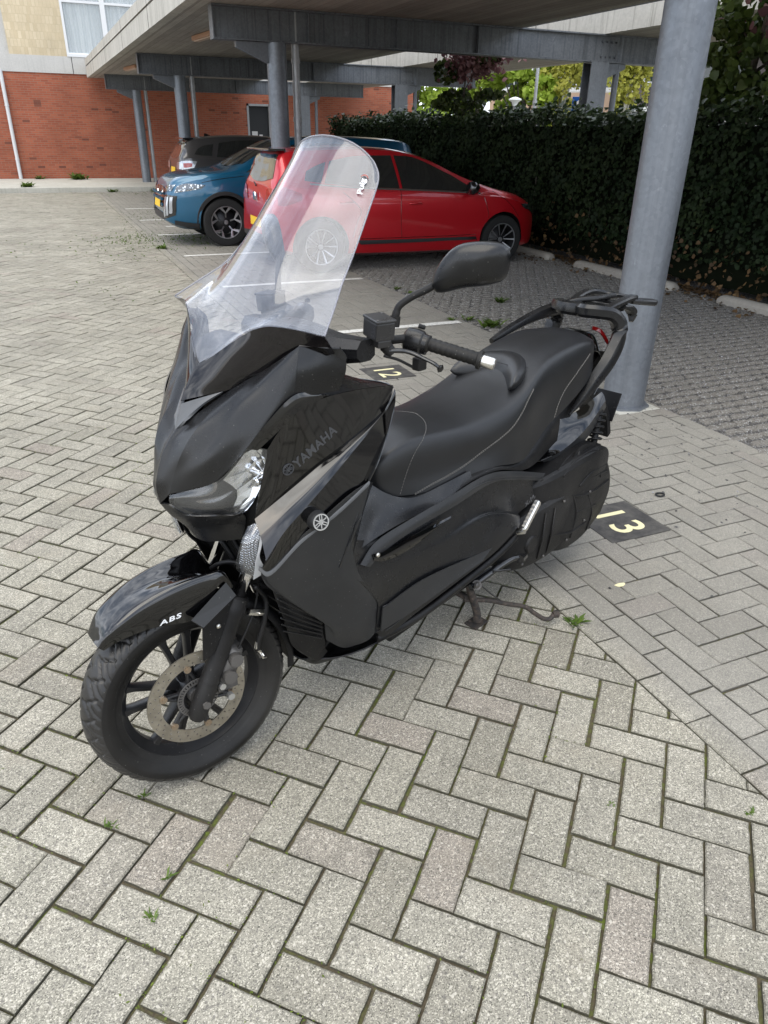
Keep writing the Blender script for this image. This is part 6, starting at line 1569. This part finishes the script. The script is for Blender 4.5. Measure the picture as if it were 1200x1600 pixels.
# ---- under-seat body and tail
body = [[A(.60, .08, .66), A(.60, .13, .60), A(.56, .19, .56)], [A(.85, .15, .645), A(.85, .180, .635), A(.85, .192, .625)], [A(1.05, .175, .645), A(1.05, .190, .64), A(1.06, .195, .63)],
        [A(1.25, .165, .62), A(1.25, .182, .60), A(1.27, .184, .57)], [A(1.50, .135, .72), A(1.5, .150, .68), A(1.5, .150, .60)]]
panel('seat_base', [[Vector(p) for p in r_] for r_ in body], M_TEX, 4, 5, .003, both=True)
# dark core so nothing shows through
core = []
for a, w_, z0, z1 in ((.58, .07, .45, .66), (.8, .12, .34, .64), (1.1, .15, .36, .64), (1.3, .13, .48, .66), (1.5, .11, .60, .74), (1.7, .09, .68, .84), (1.86, .06, .74, .88)):
    core.append([A(a, y, z) for y, z in ((w_, z0+.03), (w_, z1-.02), (w_*.8, z1), (-w_*.8, z1), (-w_, z1-.02), (-w_, z0+.03), (-w_*.6, z0), (w_*.6, z0))])
b = MB(); b.loft(core); b.obj('inner_body', M_TEX, SCO, smooth=True, sharp=40)
# gloss tail panels
tl = [[P(816, 719, .135), P(844, 686, .105), P(872, 658, .095), P(905, 640, .112), P(940, 612, .105)],
      [P(832, 720, .156), P(858, 700, .138), P(886, 674, .126), P(915, 650, .130), P(944, 618, .118)],
      [P(846, 720, .172), P(872, 708, .168), P(898, 688, .160), P(922, 662, .150), P(946, 626, .132)]]
for o in panel('tail_panel', tl, M_GLOSS, 6, 4, .003, both=True): pass
tl2 = [[P(846, 720, .172), P(872, 708, .168), P(898, 688, .160), P(922, 662, .150), P(946, 626, .132)], [P(850, 722, .160), P(880, 714, .155), P(905, 698, .148), P(926, 672, .138), P(947, 636, .12)]]
panel('tail_lower_edge', tl2, M_MATTE2, 6, 3, .003, both=True)
gap = [[P(866, 657, .135), P(890, 628, .125), P(915, 592, .112), P(938, 548, .100)], [P(890, 652, .140), P(908, 625, .13), P(930, 592, .118), P(950, 550, .105)]]
panel('tail_side_filler', gap, M_TEX, 5, 3, .003, both=True)
# tail lights
for sd_ in (1,):
    G = [[P(926, 509, .055), P(940, 515, .085), P(951, 532, .105)], [P(925, 514, .058), P(939, 521, .088), P(950, 538, .107)]]
    panel('tail_light', [[Vector((p.x, p.y*sd_, p.z)) for p in r_] for r_ in G], M_TAIL, 6, 4, .006)
# grab rail: one hoop round the tail
def rail(pts, name, parent=None, mt=M_MATTE):
    """pts: (point, half width, half height)"""
    c = spl([tuple(p) for p, w_, h_ in pts], 8); wh = spl([(w_, h_) for p, w_, h_ in pts], 8); secs = []
    for i in range(len(c)):
        t_ = Vector(c[min(i+1, len(c)-1)]) - Vector(c[max(i-1, 0)]); t_.normalize()
        s_ = t_.cross(Vector((0, 0, 1))); s_.normalize(); u_ = s_.cross(t_); w_, h_ = max(.001, wh[i][0]), max(.001, wh[i][1])
        secs.append([Vector(c[i]) + s_*(w_*ca) + u_*(h_*sa) for ca, sa in ((1, .35), (.75, .85), (-.55, 1), (-1, .5), (-1, -.5), (-.6, -1), (.6, -1), (1, -.5))])
    b = MB(); b.loft(secs); return b.obj(name, mt, parent or SCO, smooth=True, sharp=32)
gr = None
for sd_ in (1, -1):
    pts = [(P(889, 648, .150), .004, .004), (P(905, 628, .148), .012, .014), (P(925, 600, .146), .021, .026), (P(949, 566, .145), .025, .031), (P(964, 535, .145), .025, .031), (P(968, 510, .138), .026, .028), (P(957, 492, .118), .026, .024), (P(935, 487, .085), .024, .024), (P(915, 485, .045), .022, .024), (P(905, 483, .0), .022, .024)]
    pts = [(Vector((p.x, p.y*sd_, p.z)), w_, h_) for p, w_, h_ in pts]
    o = rail(pts, 'grab_rail'); gr = gr or o
# forward arm of the rail along the far and near side of the seat
for sd_ in (1, -1):
    f_ = [P(768, 533, -.150), P(800, 512, -.152), P(838, 492, -.145), P(868, 482, -.125), P(892, 478, -.085), P(905, 482, -.03)]
    if sd_ == -1:
        rail([(p, w_, h_) for p, (w_, h_) in zip(f_, ((.010, .010), (.016, .014), (.021, .018), (.025, .022), (.025, .024), (.024, .024)))], 'grab_rail_arm', gr)
b = MB(); b.box((.77-2.00, -.085, .985), (.77-1.80, .085, 1.0)); b.obj('rail_bridge', M_MATTE, gr, bevel=.004)
# luggage rack: plate with curved loops and two ears
rk_ = rail([(P(878, 474, -.10), .010, .008), (P(905, 468, -.05), .012, .010), (P(935, 465, .0), .012, .010), (P(960, 462, .02), .012, .010)], 'luggage_rack')
for sd_ in (1, -1):
    rail([(A(1.86, .075*sd_, 1.005), .016, .010), (A(1.92, .085*sd_, 1.02), .017, .012), (A(2.0, .09*sd_, 1.03), .018, .013), (A(2.06, .085*sd_, 1.028), .018, .013), (A(2.10, .05*sd_, 1.02), .012, .009), (A(2.11, 0, 1.018), .012, .009)], 'rack_loop', rk_)
    rail([(A(2.03, .09*sd_, 1.02), .018, .010), (A(2.08, .115*sd_, 1.015), .022, .012), (A(2.13, .135*sd_, 1.008), .018, .012), (A(2.145, .142*sd_, 1.006), .010, .010)], 'rack_ear', rk_)
    rail([(A(1.955, .10*sd_, 1.01), .012, .008), (A(2.0, .10*sd_, 1.0), .022, .012), (A(2.03, .105*sd_, .975), .020, .016), (A(2.02, .11*sd_, .945), .008, .010)], 'rack_bracket', rk_)
b = MB(); b.box((.77-2.00, -.085, 1.008), (.77-1.975, .085, 1.020)); b.box((.77-1.90, -.08, 1.0), (.77-1.885, .08, 1.012)); b.obj('rack_crossbar', M_MATTE, rk_, bevel=.003)
# tail body end and number plate holder
te = [[A(1.70, 0, .925), A(1.70, .06, .92), A(1.66, .11, .88)], [A(1.80, 0, .930), A(1.80, .06, .925), A(1.75, .12, .88)], [A(1.87, 0, .90), A(1.87, .05, .89), A(1.82, .11, .84)], [A(1.93, 0, .80), A(1.93, .05, .79), A(1.88, .10, .75)], [A(1.92, 0, .70), A(1.92, .05, .69), A(1.85, .09, .68)]]
panel('tail_end', te, M_GLOSS, 5, 5, .003, center=True)
b = MB()
secs = []
for a, z, w_, t_ in ((1.86, .70, .05, .02), (1.94, .64, .055, .018), (2.02, .58, .06, .014), (2.06, .52, .065, .012), (2.08, .44, .07, .012)):
    secs.append([A(a+t_*ca, w_*sa, z + t_*.6*ca) for ca, sa in ((1, 1), (-1, 1), (-1, -1), (1, -1))])
b.loft(secs); ph = b.obj('plate_holder', M_TEX, SCO, bevel=.004)
b = MB(); pc = A(2.09, 0, .565); Mp = Matrix.Translation(pc) @ Matrix.Rotation(R(-24), 4, 'Y'); b.box((-.006, -.078, -.062), (.0, .078, .062), M_=Mp); b.obj('number_plate', M_TEX, ph, bevel=.003)
b = MB(); b.box((-.008, -.072, -.056), (-.0065, .072, .056), M_=Mp); b.obj('plate_face', mat('plate_yellow', (.7, .5, .05), .5), ph)

# ---- drive case, air box and rear wheel
MR = wheel_frame(FC + fb*1.545 + Vector((0, 0, .292)), HD, 0)
rw = MB(); rw.lathe([(.001, .07), (.022, .07), (.022, -.07), (.001, -.07)], 20, MR); rwh = rw.obj('rear_wheel', M_STEEL, SCO, smooth=True, sharp=40)
tyre('tyre', MR, .272, .140, .182, rwh, tread=False); rim(MR, .180, .10, rwh)
def hull(name, secs, mt, parent=None, sharp=35, n=4, bump=None):
    S_ = spl([np.array([tuple(p) for p in s_]) for s_ in secs], n); m_, n_ = S_.shape[:2]; b = MB(); b.add([tuple(v) for v in S_.reshape(-1, 3)], grid_faces(m_, n_, True))
    b.F += [tuple(range(n_))[::-1], tuple((m_-1)*n_+j for j in range(n_))]; b.mi += [0, 0]
    return b.obj(name, mt, parent or SCO, smooth=True, sharp=sharp)
def csec(a, z0, z1, s0, s1, r=.3, n=16, lean=0):
    o = []
    for k in range(n):
        an = 2*math.pi*k/n; ca, sa = math.cos(an), math.sin(an); ca = math.copysign(abs(ca)**.38, ca); sa = math.copysign(abs(sa)**.38, sa)
        z = (z0+z1)/2 + (z1-z0)/2*sa; o.append(A(a + lean*sa, (s0+s1)/2 + (s1-s0)/2*ca, z))
    return o
# transmission case (lower) 
hull('drive_case', [csec(1.10, .26, .36, .10, .20), csec(1.14, .22, .40, .10, .225), csec(1.22, .195, .42, .10, .24), csec(1.32, .185, .43, .10, .245), csec(1.42, .185, .43, .10, .245), csec(1.54, .19, .43, .10, .24), csec(1.66, .205, .42, .10, .235), csec(1.76, .235, .41, .10, .22), csec(1.82, .28, .38, .11, .20)], M_TEX, sharp=18, n=2)
# air filter housing (upper, bulging)
hull('air_filter_cover', [csec(1.26, .44, .49, .12, .18), csec(1.32, .40, .515, .11, .215), csec(1.42, .385, .530, .10, .232), csec(1.52, .37, .545, .10, .240), csec(1.62, .35, .548, .10, .240), csec(1.71, .34, .540, .10, .232), csec(1.80, .35, .505, .11, .215), csec(1.85, .38, .465, .13, .19)], M_TEX, sharp=18, n=2)
rows = [[P(868, 757, .205), P(882, 742, .215), P(905, 700, .205), P(930, 690, .190)], [P(870, 800, .225), P(892, 790, .240), P(925, 745, .235), P(950, 725, .215)], [P(850, 825, .235), P(888, 830, .245), P(925, 790, .238), P(952, 762, .215)], [P(842, 850, .232), P(872, 860, .235), P(908, 838, .225), P(938, 800, .205)]]
panel('case_cover', rows, M_TEX, 6, 6, .006)
# ribs
bvh_cc = BVHTree.FromObject([o for o in SCO.children if o.name.startswith('case_cover')][0], bpy.context.evaluated_depsgraph_get())
def rib(pts, r_, nm='case_rib', bv=None):
    q_ = [hitpx(bv or bvh_cc, *p)[0] for p in pts]; q_ = [p for p in q_ if p is not None]
    if len(q_) > 1: b = MB(); b.tube(smoothpath(q_, 5), r_, 8); b.obj(nm, M_TEX, SCO, smooth=True)
for pts, r_ in (([(872, 745), (895, 752), (925, 745), (948, 735)], .004), ([(880, 770), (905, 775), (930, 765), (950, 750)], .005), ([(868, 800), (900, 800), (930, 788)], .004), ([(905, 705), (898, 730), (880, 745)], .005), ([(925, 700), (935, 720), (938, 745)], .004), ([(890, 760), (900, 800), (890, 840)], .005), ([(918, 770), (924, 800), (915, 828)], .004), ([(862, 835), (890, 832), (915, 815)], .005)): rib(pts, r_)
for a0 in (1.30, 1.36):
    b = MB(); b.tube([A(a0, .243, .22), A(a0+.01, .250, .30), A(a0+.02, .246, .40)], [.003, .004, .003], 6); b.obj('case_rib', M_TEX, SCO, smooth=True)
b = MB(); b.lathe([(.001, .012), (.03, .012), (.035, .006), (.036, 0)], 28, Matrix.Translation(A(1.25, .236, .30))); b.obj('case_cap', M_TEX, SCO, smooth=True, sharp=40)
for a_, z_ in ((1.2, .24), (1.34, .215), (1.5, .22), (1.62, .26), (1.63, .38), (1.44, .405)): bolt('case_bolt', A(a_, .243, z_), (0, 1, 0), .006, M_STEEL)
bvh_af = BVHTree.FromObject([o for o in SCO.children if o.name.startswith('air_filter_cover')][0], bpy.context.evaluated_depsgraph_get())
for pts, r_ in (([(880, 745), (896, 722), (920, 706), (940, 703)], .004), ([(872, 735), (890, 712), (915, 697)], .003), ([(905, 760), (925, 738), (948, 725)], .004)): rib(pts, r_, 'cover_rib', bvh_af)
# bellows duct
p0, p1 = P(822, 815, .19), P(873, 775, .20)
b = MB(); secs = []; n_ = 19
for i in range(n_):
    t_ = i/(n_-1); c = P(826 + 46*t_, 826 - 40*t_, .195); rr = .040 + (.007 if i % 2 else 0)
    tdir = (p1-p0).normalized(); s_ = tdir.cross(Vector((0, 1, 0))).normalized(); u_ = Vector((0, 1, 0))
    secs.append([c + s_*(rr*1.25*math.cos(2*math.pi*k/20)) + u_*(rr*.8*math.sin(2*math.pi*k/20)) for k in range(20)])
b.loft(secs); b.obj('bellows', M_TEX, SCO, smooth=True, sharp=50)
b = MB(); b.tube(smoothpath([P(868, 745, .215), P(873, 765, .225), P(866, 790, .226)], 6), .006, 8); b.obj('breather_hose', M_TEX, SCO, smooth=True)
# rear shock absorber, mudguard
for sd_ in (1, -1):
    top_, bot_ = P(938, 640, .120), P(925, 706, .150)
    top_, bot_ = Vector((top_.x, top_.y*sd_, top_.z)), Vector((bot_.x, bot_.y*sd_, bot_.z)); b = MB(); N_ = 140; L_ = []
    ax = (bot_-top_).normalized(); s_ = ax.cross(Vector((0, 1, 0))).normalized(); u_ = ax.cross(s_)
    for i in range(N_+1):
        an = 2*math.pi*7*i/N_; L_.append(top_.lerp(bot_, i/N_) + s_*(.024*math.cos(an)) + u_*(.024*math.sin(an)))
    b.tube(L_, .0052, 8); b.tube([top_, bot_], .013, 12); b.tube([bot_, bot_+ax*.03], .02, 12); b.obj('shock_absorber', M_TEX, SCO, smooth=True, sharp=50)
rg = []
for th, w_ in ((150, .07), (125, .078), (100, .08), (75, .08), (55, .075)):
    t_ = R(th); rg.append([MR @ Vector((-.305*math.cos(R(180-th))*-1 if False else .305*math.cos(t_), w_*u, .305*math.sin(t_) - .02*u*u)) for u in (0, .5, 1)])
Gm = [[p for p in r_[::-1][:-1]] + [MR @ Vector(((MR.inverted() @ p).x, -(MR.inverted() @ p).y, (MR.inverted() @ p).z)) for p in r_] for r_ in rg]
panel('rear_hugger', Gm, M_TEX, 4, 5, .003)
# silver folding footpeg
c0_, c1_ = P(818, 828, .262), P(841, 783, .262)
b = MB(); secs = []
for i in range(15):
    t_ = i/14; c = c0_.lerp(c1_, t_); hgt = .011 + (.0022 if i % 2 else 0); ax = (c1_-c0_).normalized(); s_ = ax.cross(Vector((0, 1, 0))).normalized(); k_ = .85 if i in (0, 14) else 1
    secs.append([c + s_*(hgt*k_*ca) + Vector((0, 1, 0))*(.010*k_*sa) for ca, sa in ((1, .6), (.6, 1), (-.6, 1), (-1, .6), (-1, -.6), (-.6, -1), (.6, -1), (1, -.6))])
b.loft(secs); b.tube([c0_+Vector((.006, -.02, -.01)), c0_+Vector((.0, .004, 0))], .013, 12); b.obj('pillion_footpeg', M_SILVER, SCO, smooth=True, sharp=30)

# ---- stands
def tubes(name, specs, mt, n=14, **k):
    b = MB()
    for pts, r_ in specs: b.tube(smoothpath(pts, 6), r_, n)
    return b.obj(name, mt, SCO, smooth=True, sharp=60, **k)
foot = A(1.075, .158, .004)
cs = MB()
for sd_ in (1, -1):
    pt = [A(1.02, .12*sd_, .27), A(1.04, .145*sd_, .16), A(1.075, .156*sd_, .055), A(1.08, .158*sd_, .012)]
    cs.tube(smoothpath(pt, 5), .0145, 12)
    cs.box((.77-1.115, .158*sd_-.030, .0), (.77-1.045, .158*sd_+.022, .008))
cs.tube([A(1.03, -.14, .13), A(1.03, .14, .13)], .012, 12); cs.tube([A(1.02, -.13, .27), A(1.02, .13, .27)], .016, 12)
cs.tube(smoothpath([A(1.03, .13, .115), PZ(762, 938, .095), PZ(795, 944, .07), PZ(820, 948, .058), PZ(835, 958, .045), PZ(848, 966, .036), PZ(858, 967, .034), PZ(866, 960, .040)], 6), .0085, 12)
cst = cs.obj('centre_stand', M_RUST, SCO, smooth=True, sharp=45)
pe = PZ(867, 960, .040)
b = MB(); b.tube([pe+Vector((.006, -.004, .0)), pe+Vector((-.010, .006, .002)), pe+Vector((-.013, .008, .002))], [.013, .015, .010], 16); b.obj('lever_pad', M_RUST, cst, smooth=True, sharp=40)
b = MB(); b.tube(smoothpath([P(748, 912, .16), P(770, 930, .16), P(782, 938, .165)], 5), .003, 6); b.obj('stand_spring', M_STEEL, cst, smooth=True)
ss = MB(); ss.tube(smoothpath([P(735, 918, .20), P(752, 905, .205), P(780, 885, .215), P(802, 872, .225), P(818, 871, .232)], 6), [.013]*12+[.012]*8+[.014]*5, 14); ss.tube([P(818, 868, .23), P(812, 874, .24)], .016, 12)
ss.tube([P(770, 893, .22), P(797, 890, .235)], .005, 8)
ss.obj('side_stand', mat('stand_gloss_black', (.012, .012, .013), .18, coat=.6), SCO, smooth=True, sharp=60)
b = MB(); b.tube([P(745, 914, .16), P(745, 914, .215)], .017, 10); b.obj('stand_pivot', M_STEEL, SCO, smooth=True, sharp=40)
bolt('pivot_bolt', P(744, 914, .215), (0, 1, 0), .012, M_STEEL, h=.01)
# engine block in the dark behind the board
b = MB(); b.box((.77-1.22, -.11, .20), (.77-.86, .11, .40)); b.box((.77-1.0, -.09, .38), (.77-.8, .09, .5)); b.obj('engine', M_TEX, SCO, bevel=.02)
# silencer on the right side
b = MB(); b.tube([A(1.0, -.12, .25), A(1.2, -.19, .26), A(1.28, -.21, .28)], [.02, .022, .045], 16); b.tube([A(1.28, -.21, .28), A(1.34, -.215, .30), A(1.78, -.235, .42), A(1.82, -.236, .43)], [.045, .062, .065, .045], 24); b.obj('silencer', M_TEX, SCO, smooth=True, sharp=40)

# ---- screens
vis = [[A(.074, 0, 1.047), P(305, 622, .03), P(330, 617, .05), P(353, 611, .072)],
       [A(.095, 0, 1.078), P(345, 590, .06), P(385, 575, .11), P(415, 566, .150)],
       [A(.125, 0, 1.115), P(370, 548, .07), P(425, 530, .15), P(466, 541, .218)],
       [A(.150, 0, 1.125), P(385, 530, .085), P(425, 508, .155), P(508, 546, .272)]]
vis = [[A(.074, 0, 1.047), A(.118, .045, 1.062), A(.162, .085, 1.075), A(.215, .130, 1.090), A(.262, .190, 1.135), A(.300, .268, 1.165)],
       [A(.095, 0, 1.080), A(.122, .045, 1.090), A(.162, .090, 1.108), A(.205, .140, 1.135), A(.245, .200, 1.172), A(.278, .275, 1.190)],
       [A(.118, 0, 1.110), A(.138, .050, 1.128), A(.172, .100, 1.160), A(.205, .148, 1.185), A(.240, .205, 1.200), A(.262, .282, 1.205)],
       [A(.130, 0, 1.122), A(.152, .052, 1.155), A(.182, .105, 1.195), A(.206, .152, 1.217), A(.238, .210, 1.216), A(.256, .284, 1.211)]]
visor = panel('smoked_visor', vis, M_VISOR, 7, 7, .0025, center=True)
scr = [[A(.128, 0, 1.118), A(.146, .045, 1.148), A(.180, .100, 1.196), A(.207, .150, 1.220), A(.238, .210, 1.218), A(.258, .284, 1.213)],
       [A(.175, 0, 1.180), A(.186, .050, 1.190), A(.216, .105, 1.218), A(.262, .155, 1.245), A(.290, .200, 1.250), A(.316, .250, 1.252)],
       [A(.250, 0, 1.265), A(.258, .055, 1.268), A(.285, .110, 1.278), A(.325, .158, 1.286), A(.352, .190, 1.290), A(.372, .215, 1.292)],
       [A(.335, 0, 1.365), A(.342, .055, 1.364), A(.362, .105, 1.362), A(.392, .150, 1.358), A(.415, .178, 1.354), A(.428, .195, 1.350)],
       [A(.420, 0, 1.460), A(.425, .050, 1.458), A(.440, .098, 1.452), A(.462, .138, 1.444), A(.478, .164, 1.438), A(.488, .180, 1.432)],
       [A(.492, 0, 1.546), A(.495, .045, 1.543), A(.504, .088, 1.534), A(.516, .122, 1.522), A(.528, .148, 1.508), A(.535, .164, 1.494)],
       [A(.520, 0, 1.582), A(.522, .040, 1.579), A(.527, .078, 1.571), A(.534, .108, 1.558), A(.540, .130, 1.542), A(.544, .146, 1.524)]]
screen = panel('windscreen', scr, M_SCREEN, 8, 8, .003, center=True)
# rolled edge of the screen catches the light
G = np.array([[tuple(p) for p in r_] for r_ in scr]); E_ = [G[i, -1] for i in range(len(G))] + [G[-1, j] for j in range(4, -1, -1)]
e_ = spl(E_, 8); b = MB(); b.tube([tuple(p) for p in e_] + [(p[0], -p[1], p[2]) for p in e_[::-1][1:]], .0022, 8); b.obj('screen_edge', glassmat('screen_edge_mat', (.5, .5, .55), .28, (.55, .55, .6), 1.5, .1, False), screen, smooth=True)
for s_, a_, z_ in ((.17, .232, 1.180), (-.17, .232, 1.180), (.0, .37, 1.415)):
    if s_: bolt('screen_screw', A(a_, s_, z_), (.7, .2*np.sign(s_), .7), .006, M_TEX, screen)
# maker's name on the screen
bvh_sc = BVHTree.FromObject(screen, bpy.context.evaluated_depsgraph_get())
for o_ in (lay_text('lettering', 'Puig', (562, 305), (568, 281), bvh_sc, M_DECAL, screen, .017, .0002, lift=0, bold=.0004)[0],): pass
lay_text('logo_mark', ')', (569, 279), (571, 273), bvh_sc, M_TAIL, screen, .018, .0002, lift=0, bold=.0004)
# ---- handlebar
ctr = A(.46, 0, 1.115)
gA_, gB_ = P(668, 537, .245), P(752, 563, .375)      # grip from switch side to bar end
hc = [[A(.335, 0, 1.13), A(.34, .06, 1.135), P(537, 530, .13), P(560, 515, .17), P(585, 540, .215)], [A(.40, 0, 1.165), A(.40, .06, 1.165), P(552, 512, .13), P(572, 508, .17), P(592, 535, .215)], [A(.47, 0, 1.15), A(.47, .06, 1.15), P(575, 520, .14), P(590, 525, .18), P(600, 545, .215)], [A(.49, 0, 1.09), A(.49, .06, 1.09), P(570, 560, .14), P(590, 565, .18), P(598, 572, .215)]]
secs = []
cen = [(A(.435, -.215, 1.125), .030, .026), (A(.43, -.12, 1.125), .045, .035), (A(.42, 0, 1.125), .06, .045), (A(.43, .12, 1.125), .045, .035), (P(572, 548, .205), .030, .026)]
for s_ in ((-1,), (1,)): pass
cv = spl([(*tuple(c), w_, h_) for c, w_, h_ in cen], 5)
for c in cv:
    secs.append([Vector(c[:3]) + Vector((c[3]*ca, 0, c[4]*sa)) for ca, sa in ((1, .3), (.55, 1), (-.55, 1), (-1, .4), (-1, -.6), (-.5, -1), (.5, -1), (1, -.5))])
b = MB(); b.loft(secs); hbar = b.obj('handlebar_cover', M_MATTE, SCO, smooth=True, sharp=30)
def grip_side(sd_):
    def m(v): return Vector((v.x, v.y*sd_, v.z))
    g0, g1 = gA_, gB_; ax = (g1-g0).normalized()
    b = MB(); b.tube([m(P(580, 535, .19)), m(g0 - ax*.05), m(g1)], .011, 14); hb_ = b.obj('handlebar', M_TEX, SCO, smooth=True)
    n_ = 40; pa = [g0 + (g1-g0)*(i/n_) for i in range(n_+1)]; rr = []
    for i in range(n_+1):
        r_ = .0165 + (.0010 if (i % 4) < 2 else 0);  r_ = .0215 if i in (0, 1) else (.0235 if i >= n_-2 else r_); rr.append(r_)
    b = MB(); b.tube([m(p) for p in pa], rr, 24); b.obj('grip', M_TYRE, hb_, smooth=True, sharp=30)
    b = MB(); b.tube([m(g1), m(g1+ax*.004), m(g1+ax*.030), m(g1+ax*.034)], [.0145, .0155, .0155, .0135], 24); b.tube([m(g1+ax*.034), m(g1+ax*.0345)], [.006, .006], 12); b.obj('bar_end', M_SILVER, hb_, smooth=True, sharp=40)
    # switch pod
    s0 = g0 - ax*.062; secs = []
    for t_, r1 in ((0, .022), (.006, .030), (.030, .033), (.046, .031), (.050, .026), (.062, .025)):
        c = s0 + ax*t_; n1 = ax.cross(Vector((0, 0, 1))).normalized(); n2 = n1.cross(ax)
        secs.append([m(c + n1*(r1*.85*math.cos(u)) + n2*(r1*1.0*math.sin(u)) + Vector((0, 0, -.004))) for u in [2*math.pi*k/20 for k in range(20)]])
    b = MB(); b.loft(secs); sp = b.obj('switch_pod', M_MATTE, hb_, smooth=True, sharp=40)
    b = MB(); c = s0+ax*.028
    for dv, wx, hx in ((Vector((-.020, .004, .030)), .008, .006), (Vector((-.032, .004, .004)), .009, .006)):
        b.tube([m(c+dv - ax*wx), m(c+dv + ax*wx)], hx, 8)
    b.obj('switch_button', M_TEX, sp, smooth=True, sharp=40)
    # brake lever
    lv = [P(607, 548, .225), P(628, 548, .245), P(645, 552, .265), P(662, 560, .29), P(678, 568, .315), P(688, 576, .33)]
    b = MB(); b.tube([m(p) for p in smoothpath(lv, 5)], [.0085]*6 + [.008]*8 + [.0065]*8 + [.006]*4, 10, flat=.7); b.tube([m(P(685, 574, .325)), m(P(688, 576, .33)), m(P(691, 578, .335))], [.006, .011, .006], 14); b.obj('brake_lever', M_GLOSS, hb_, smooth=True, sharp=60)
    lv2 = [P(600, 556, .22), P(622, 562, .235), P(642, 572, .25), P(652, 576, .26)]
    b = MB(); b.tube([m(p) for p in smoothpath(lv2, 5)], .0035, 8); b.obj('brake_cable', M_TEX, hb_, smooth=True)
    c = P(655, 568, .262); b = MB(); b.box((-.016, -.012, -.016), (.014, .012, .016), M_=Matrix.Translation(m(c))); b.obj('horn_switch', M_TEX, hb_, bevel=.004)
    # master cylinder with square reservoir
    c = P(592, 511, .205); Mr = Matrix.Translation(m(c)) @ Matrix.Rotation(R(-14)*sd_, 4, 'Z') @ Matrix.Rotation(R(-6)*sd_, 4, 'X')
    b = MB(); b.box((-.026, -.030, -.024), (.026, .032, .018), M_=Mr); b.box((-.028, -.032, .018), (.028, .034, .025), M_=Mr); b.box((-.020, -.026, -.042), (.018, .030, -.024), M_=Mr)
    mc = b.obj('brake_reservoir', grainy('worn_black_enamel', (.012, .012, .013), .3, .1, 500, .3, dust=.8), hb_, bevel=.003)
    for dx, dy in ((-.02, -.022), (.02, .024)): bolt('cap_screw', Mr @ Vector((dx, dy, .025)), (0, 0, 1), .004, M_STEEL, mc, h=.002)
    b = MB(); b.tube([m(P(602, 540, .215)), m(P(612, 552, .225))], [.016, .014], 14); b.obj('lever_perch', M_TEX, hb_, smooth=True, sharp=40)
    # mirror
    st = [P(616, 508, .220), P(619, 490, .222), P(625, 477, .228), P(645, 463, .250), P(668, 452, .275), P(682, 443, .29)]
    b = MB(); b.tube([m(p) for p in smoothpath(st, 6)], [.0095]*8+[.0085]*23, 14); b.tube([m(P(616, 510, .22)), m(P(618, 494, .221))], .0125, 14); ms = b.obj('mirror_arm', M_TEX, SCO, smooth=True, sharp=50)
    return ms
def mirror_shell(sd_, ms):
    def m(v): return Vector((v.x, v.y*sd_, v.z))
    # outline traced on the plane of the mirror head
    out_ = [(676, 449), (683, 424), (697, 401), (717, 383), (745, 377), (775, 378), (790, 385), (796, 398), (794, 418), (786, 437), (760, 446), (725, 450), (700, 456), (686, 457)]
    s_of = lambda x: .275 + .155*(x-676)/120
    O_ = [P(x, y, s_of(x)) for x, y in out_]; c = sum(O_, Vector())/len(O_); n_ = Vector((1.0, .15, .05)).normalized()
    fr = []; 
    n__ = len(O_); oo = spl(O_ + [O_[0]], 4)[:-1]; k = len(oo); V = []; rings = []
    for sc_, dp in ((1.0, -.006), (1.0, .004), (.97, .014), (.86, .026), (.62, .036), (.30, .041)):
        rings.append([m(c + (Vector(p)-c)*sc_ + n_*dp) for p in oo])
    b = MB(); V = [v for r_ in rings for v in r_]; F = grid_faces(len(rings), k, True); b.add(V, F + [tuple((len(rings)-1)*k+i for i in range(k))])
    b.obj('mirror_shell', M_MATTE, ms, smooth=True, sharp=60)
    b = MB(); b.add([m(c + (Vector(p)-c)*.97 - n_*.004) for p in oo], [tuple(range(k))]); b.obj('mirror_glass', M_MIRG, ms)
    b = MB(); b.tube([m(P(680, 450, .285)), m(P(688, 445, .295))], [.012, .017], 16); b.obj('mirror_joint', M_TEX, ms, smooth=True)
for sd_ in (1, -1): mirror_shell(sd_, grip_side(sd_))
# ABS on the fender side (white)
bvh_fn = BVHTree.FromObject(fnd, bpy.context.evaluated_depsgraph_get())
lay_text('lettering', 'ABS', (247, 975), (283, 960), bvh_fn, M_DECAL, fnd, .017, .0006, lift=0, off=.003, bold=.0003, space=1.15, shear=.25)
# MAX lettering on the side cover
M_DK = mat('dark_letter', (.10, .10, .105), .35)
bvh_fb = BVHTree.FromObject(fbd[0], bpy.context.evaluated_depsgraph_get())
lay_text('lettering', 'X-MAX', (820, 790), (845, 765), bvh_fb, M_DK, fbd[0], .022, .0008, lift=.0003)
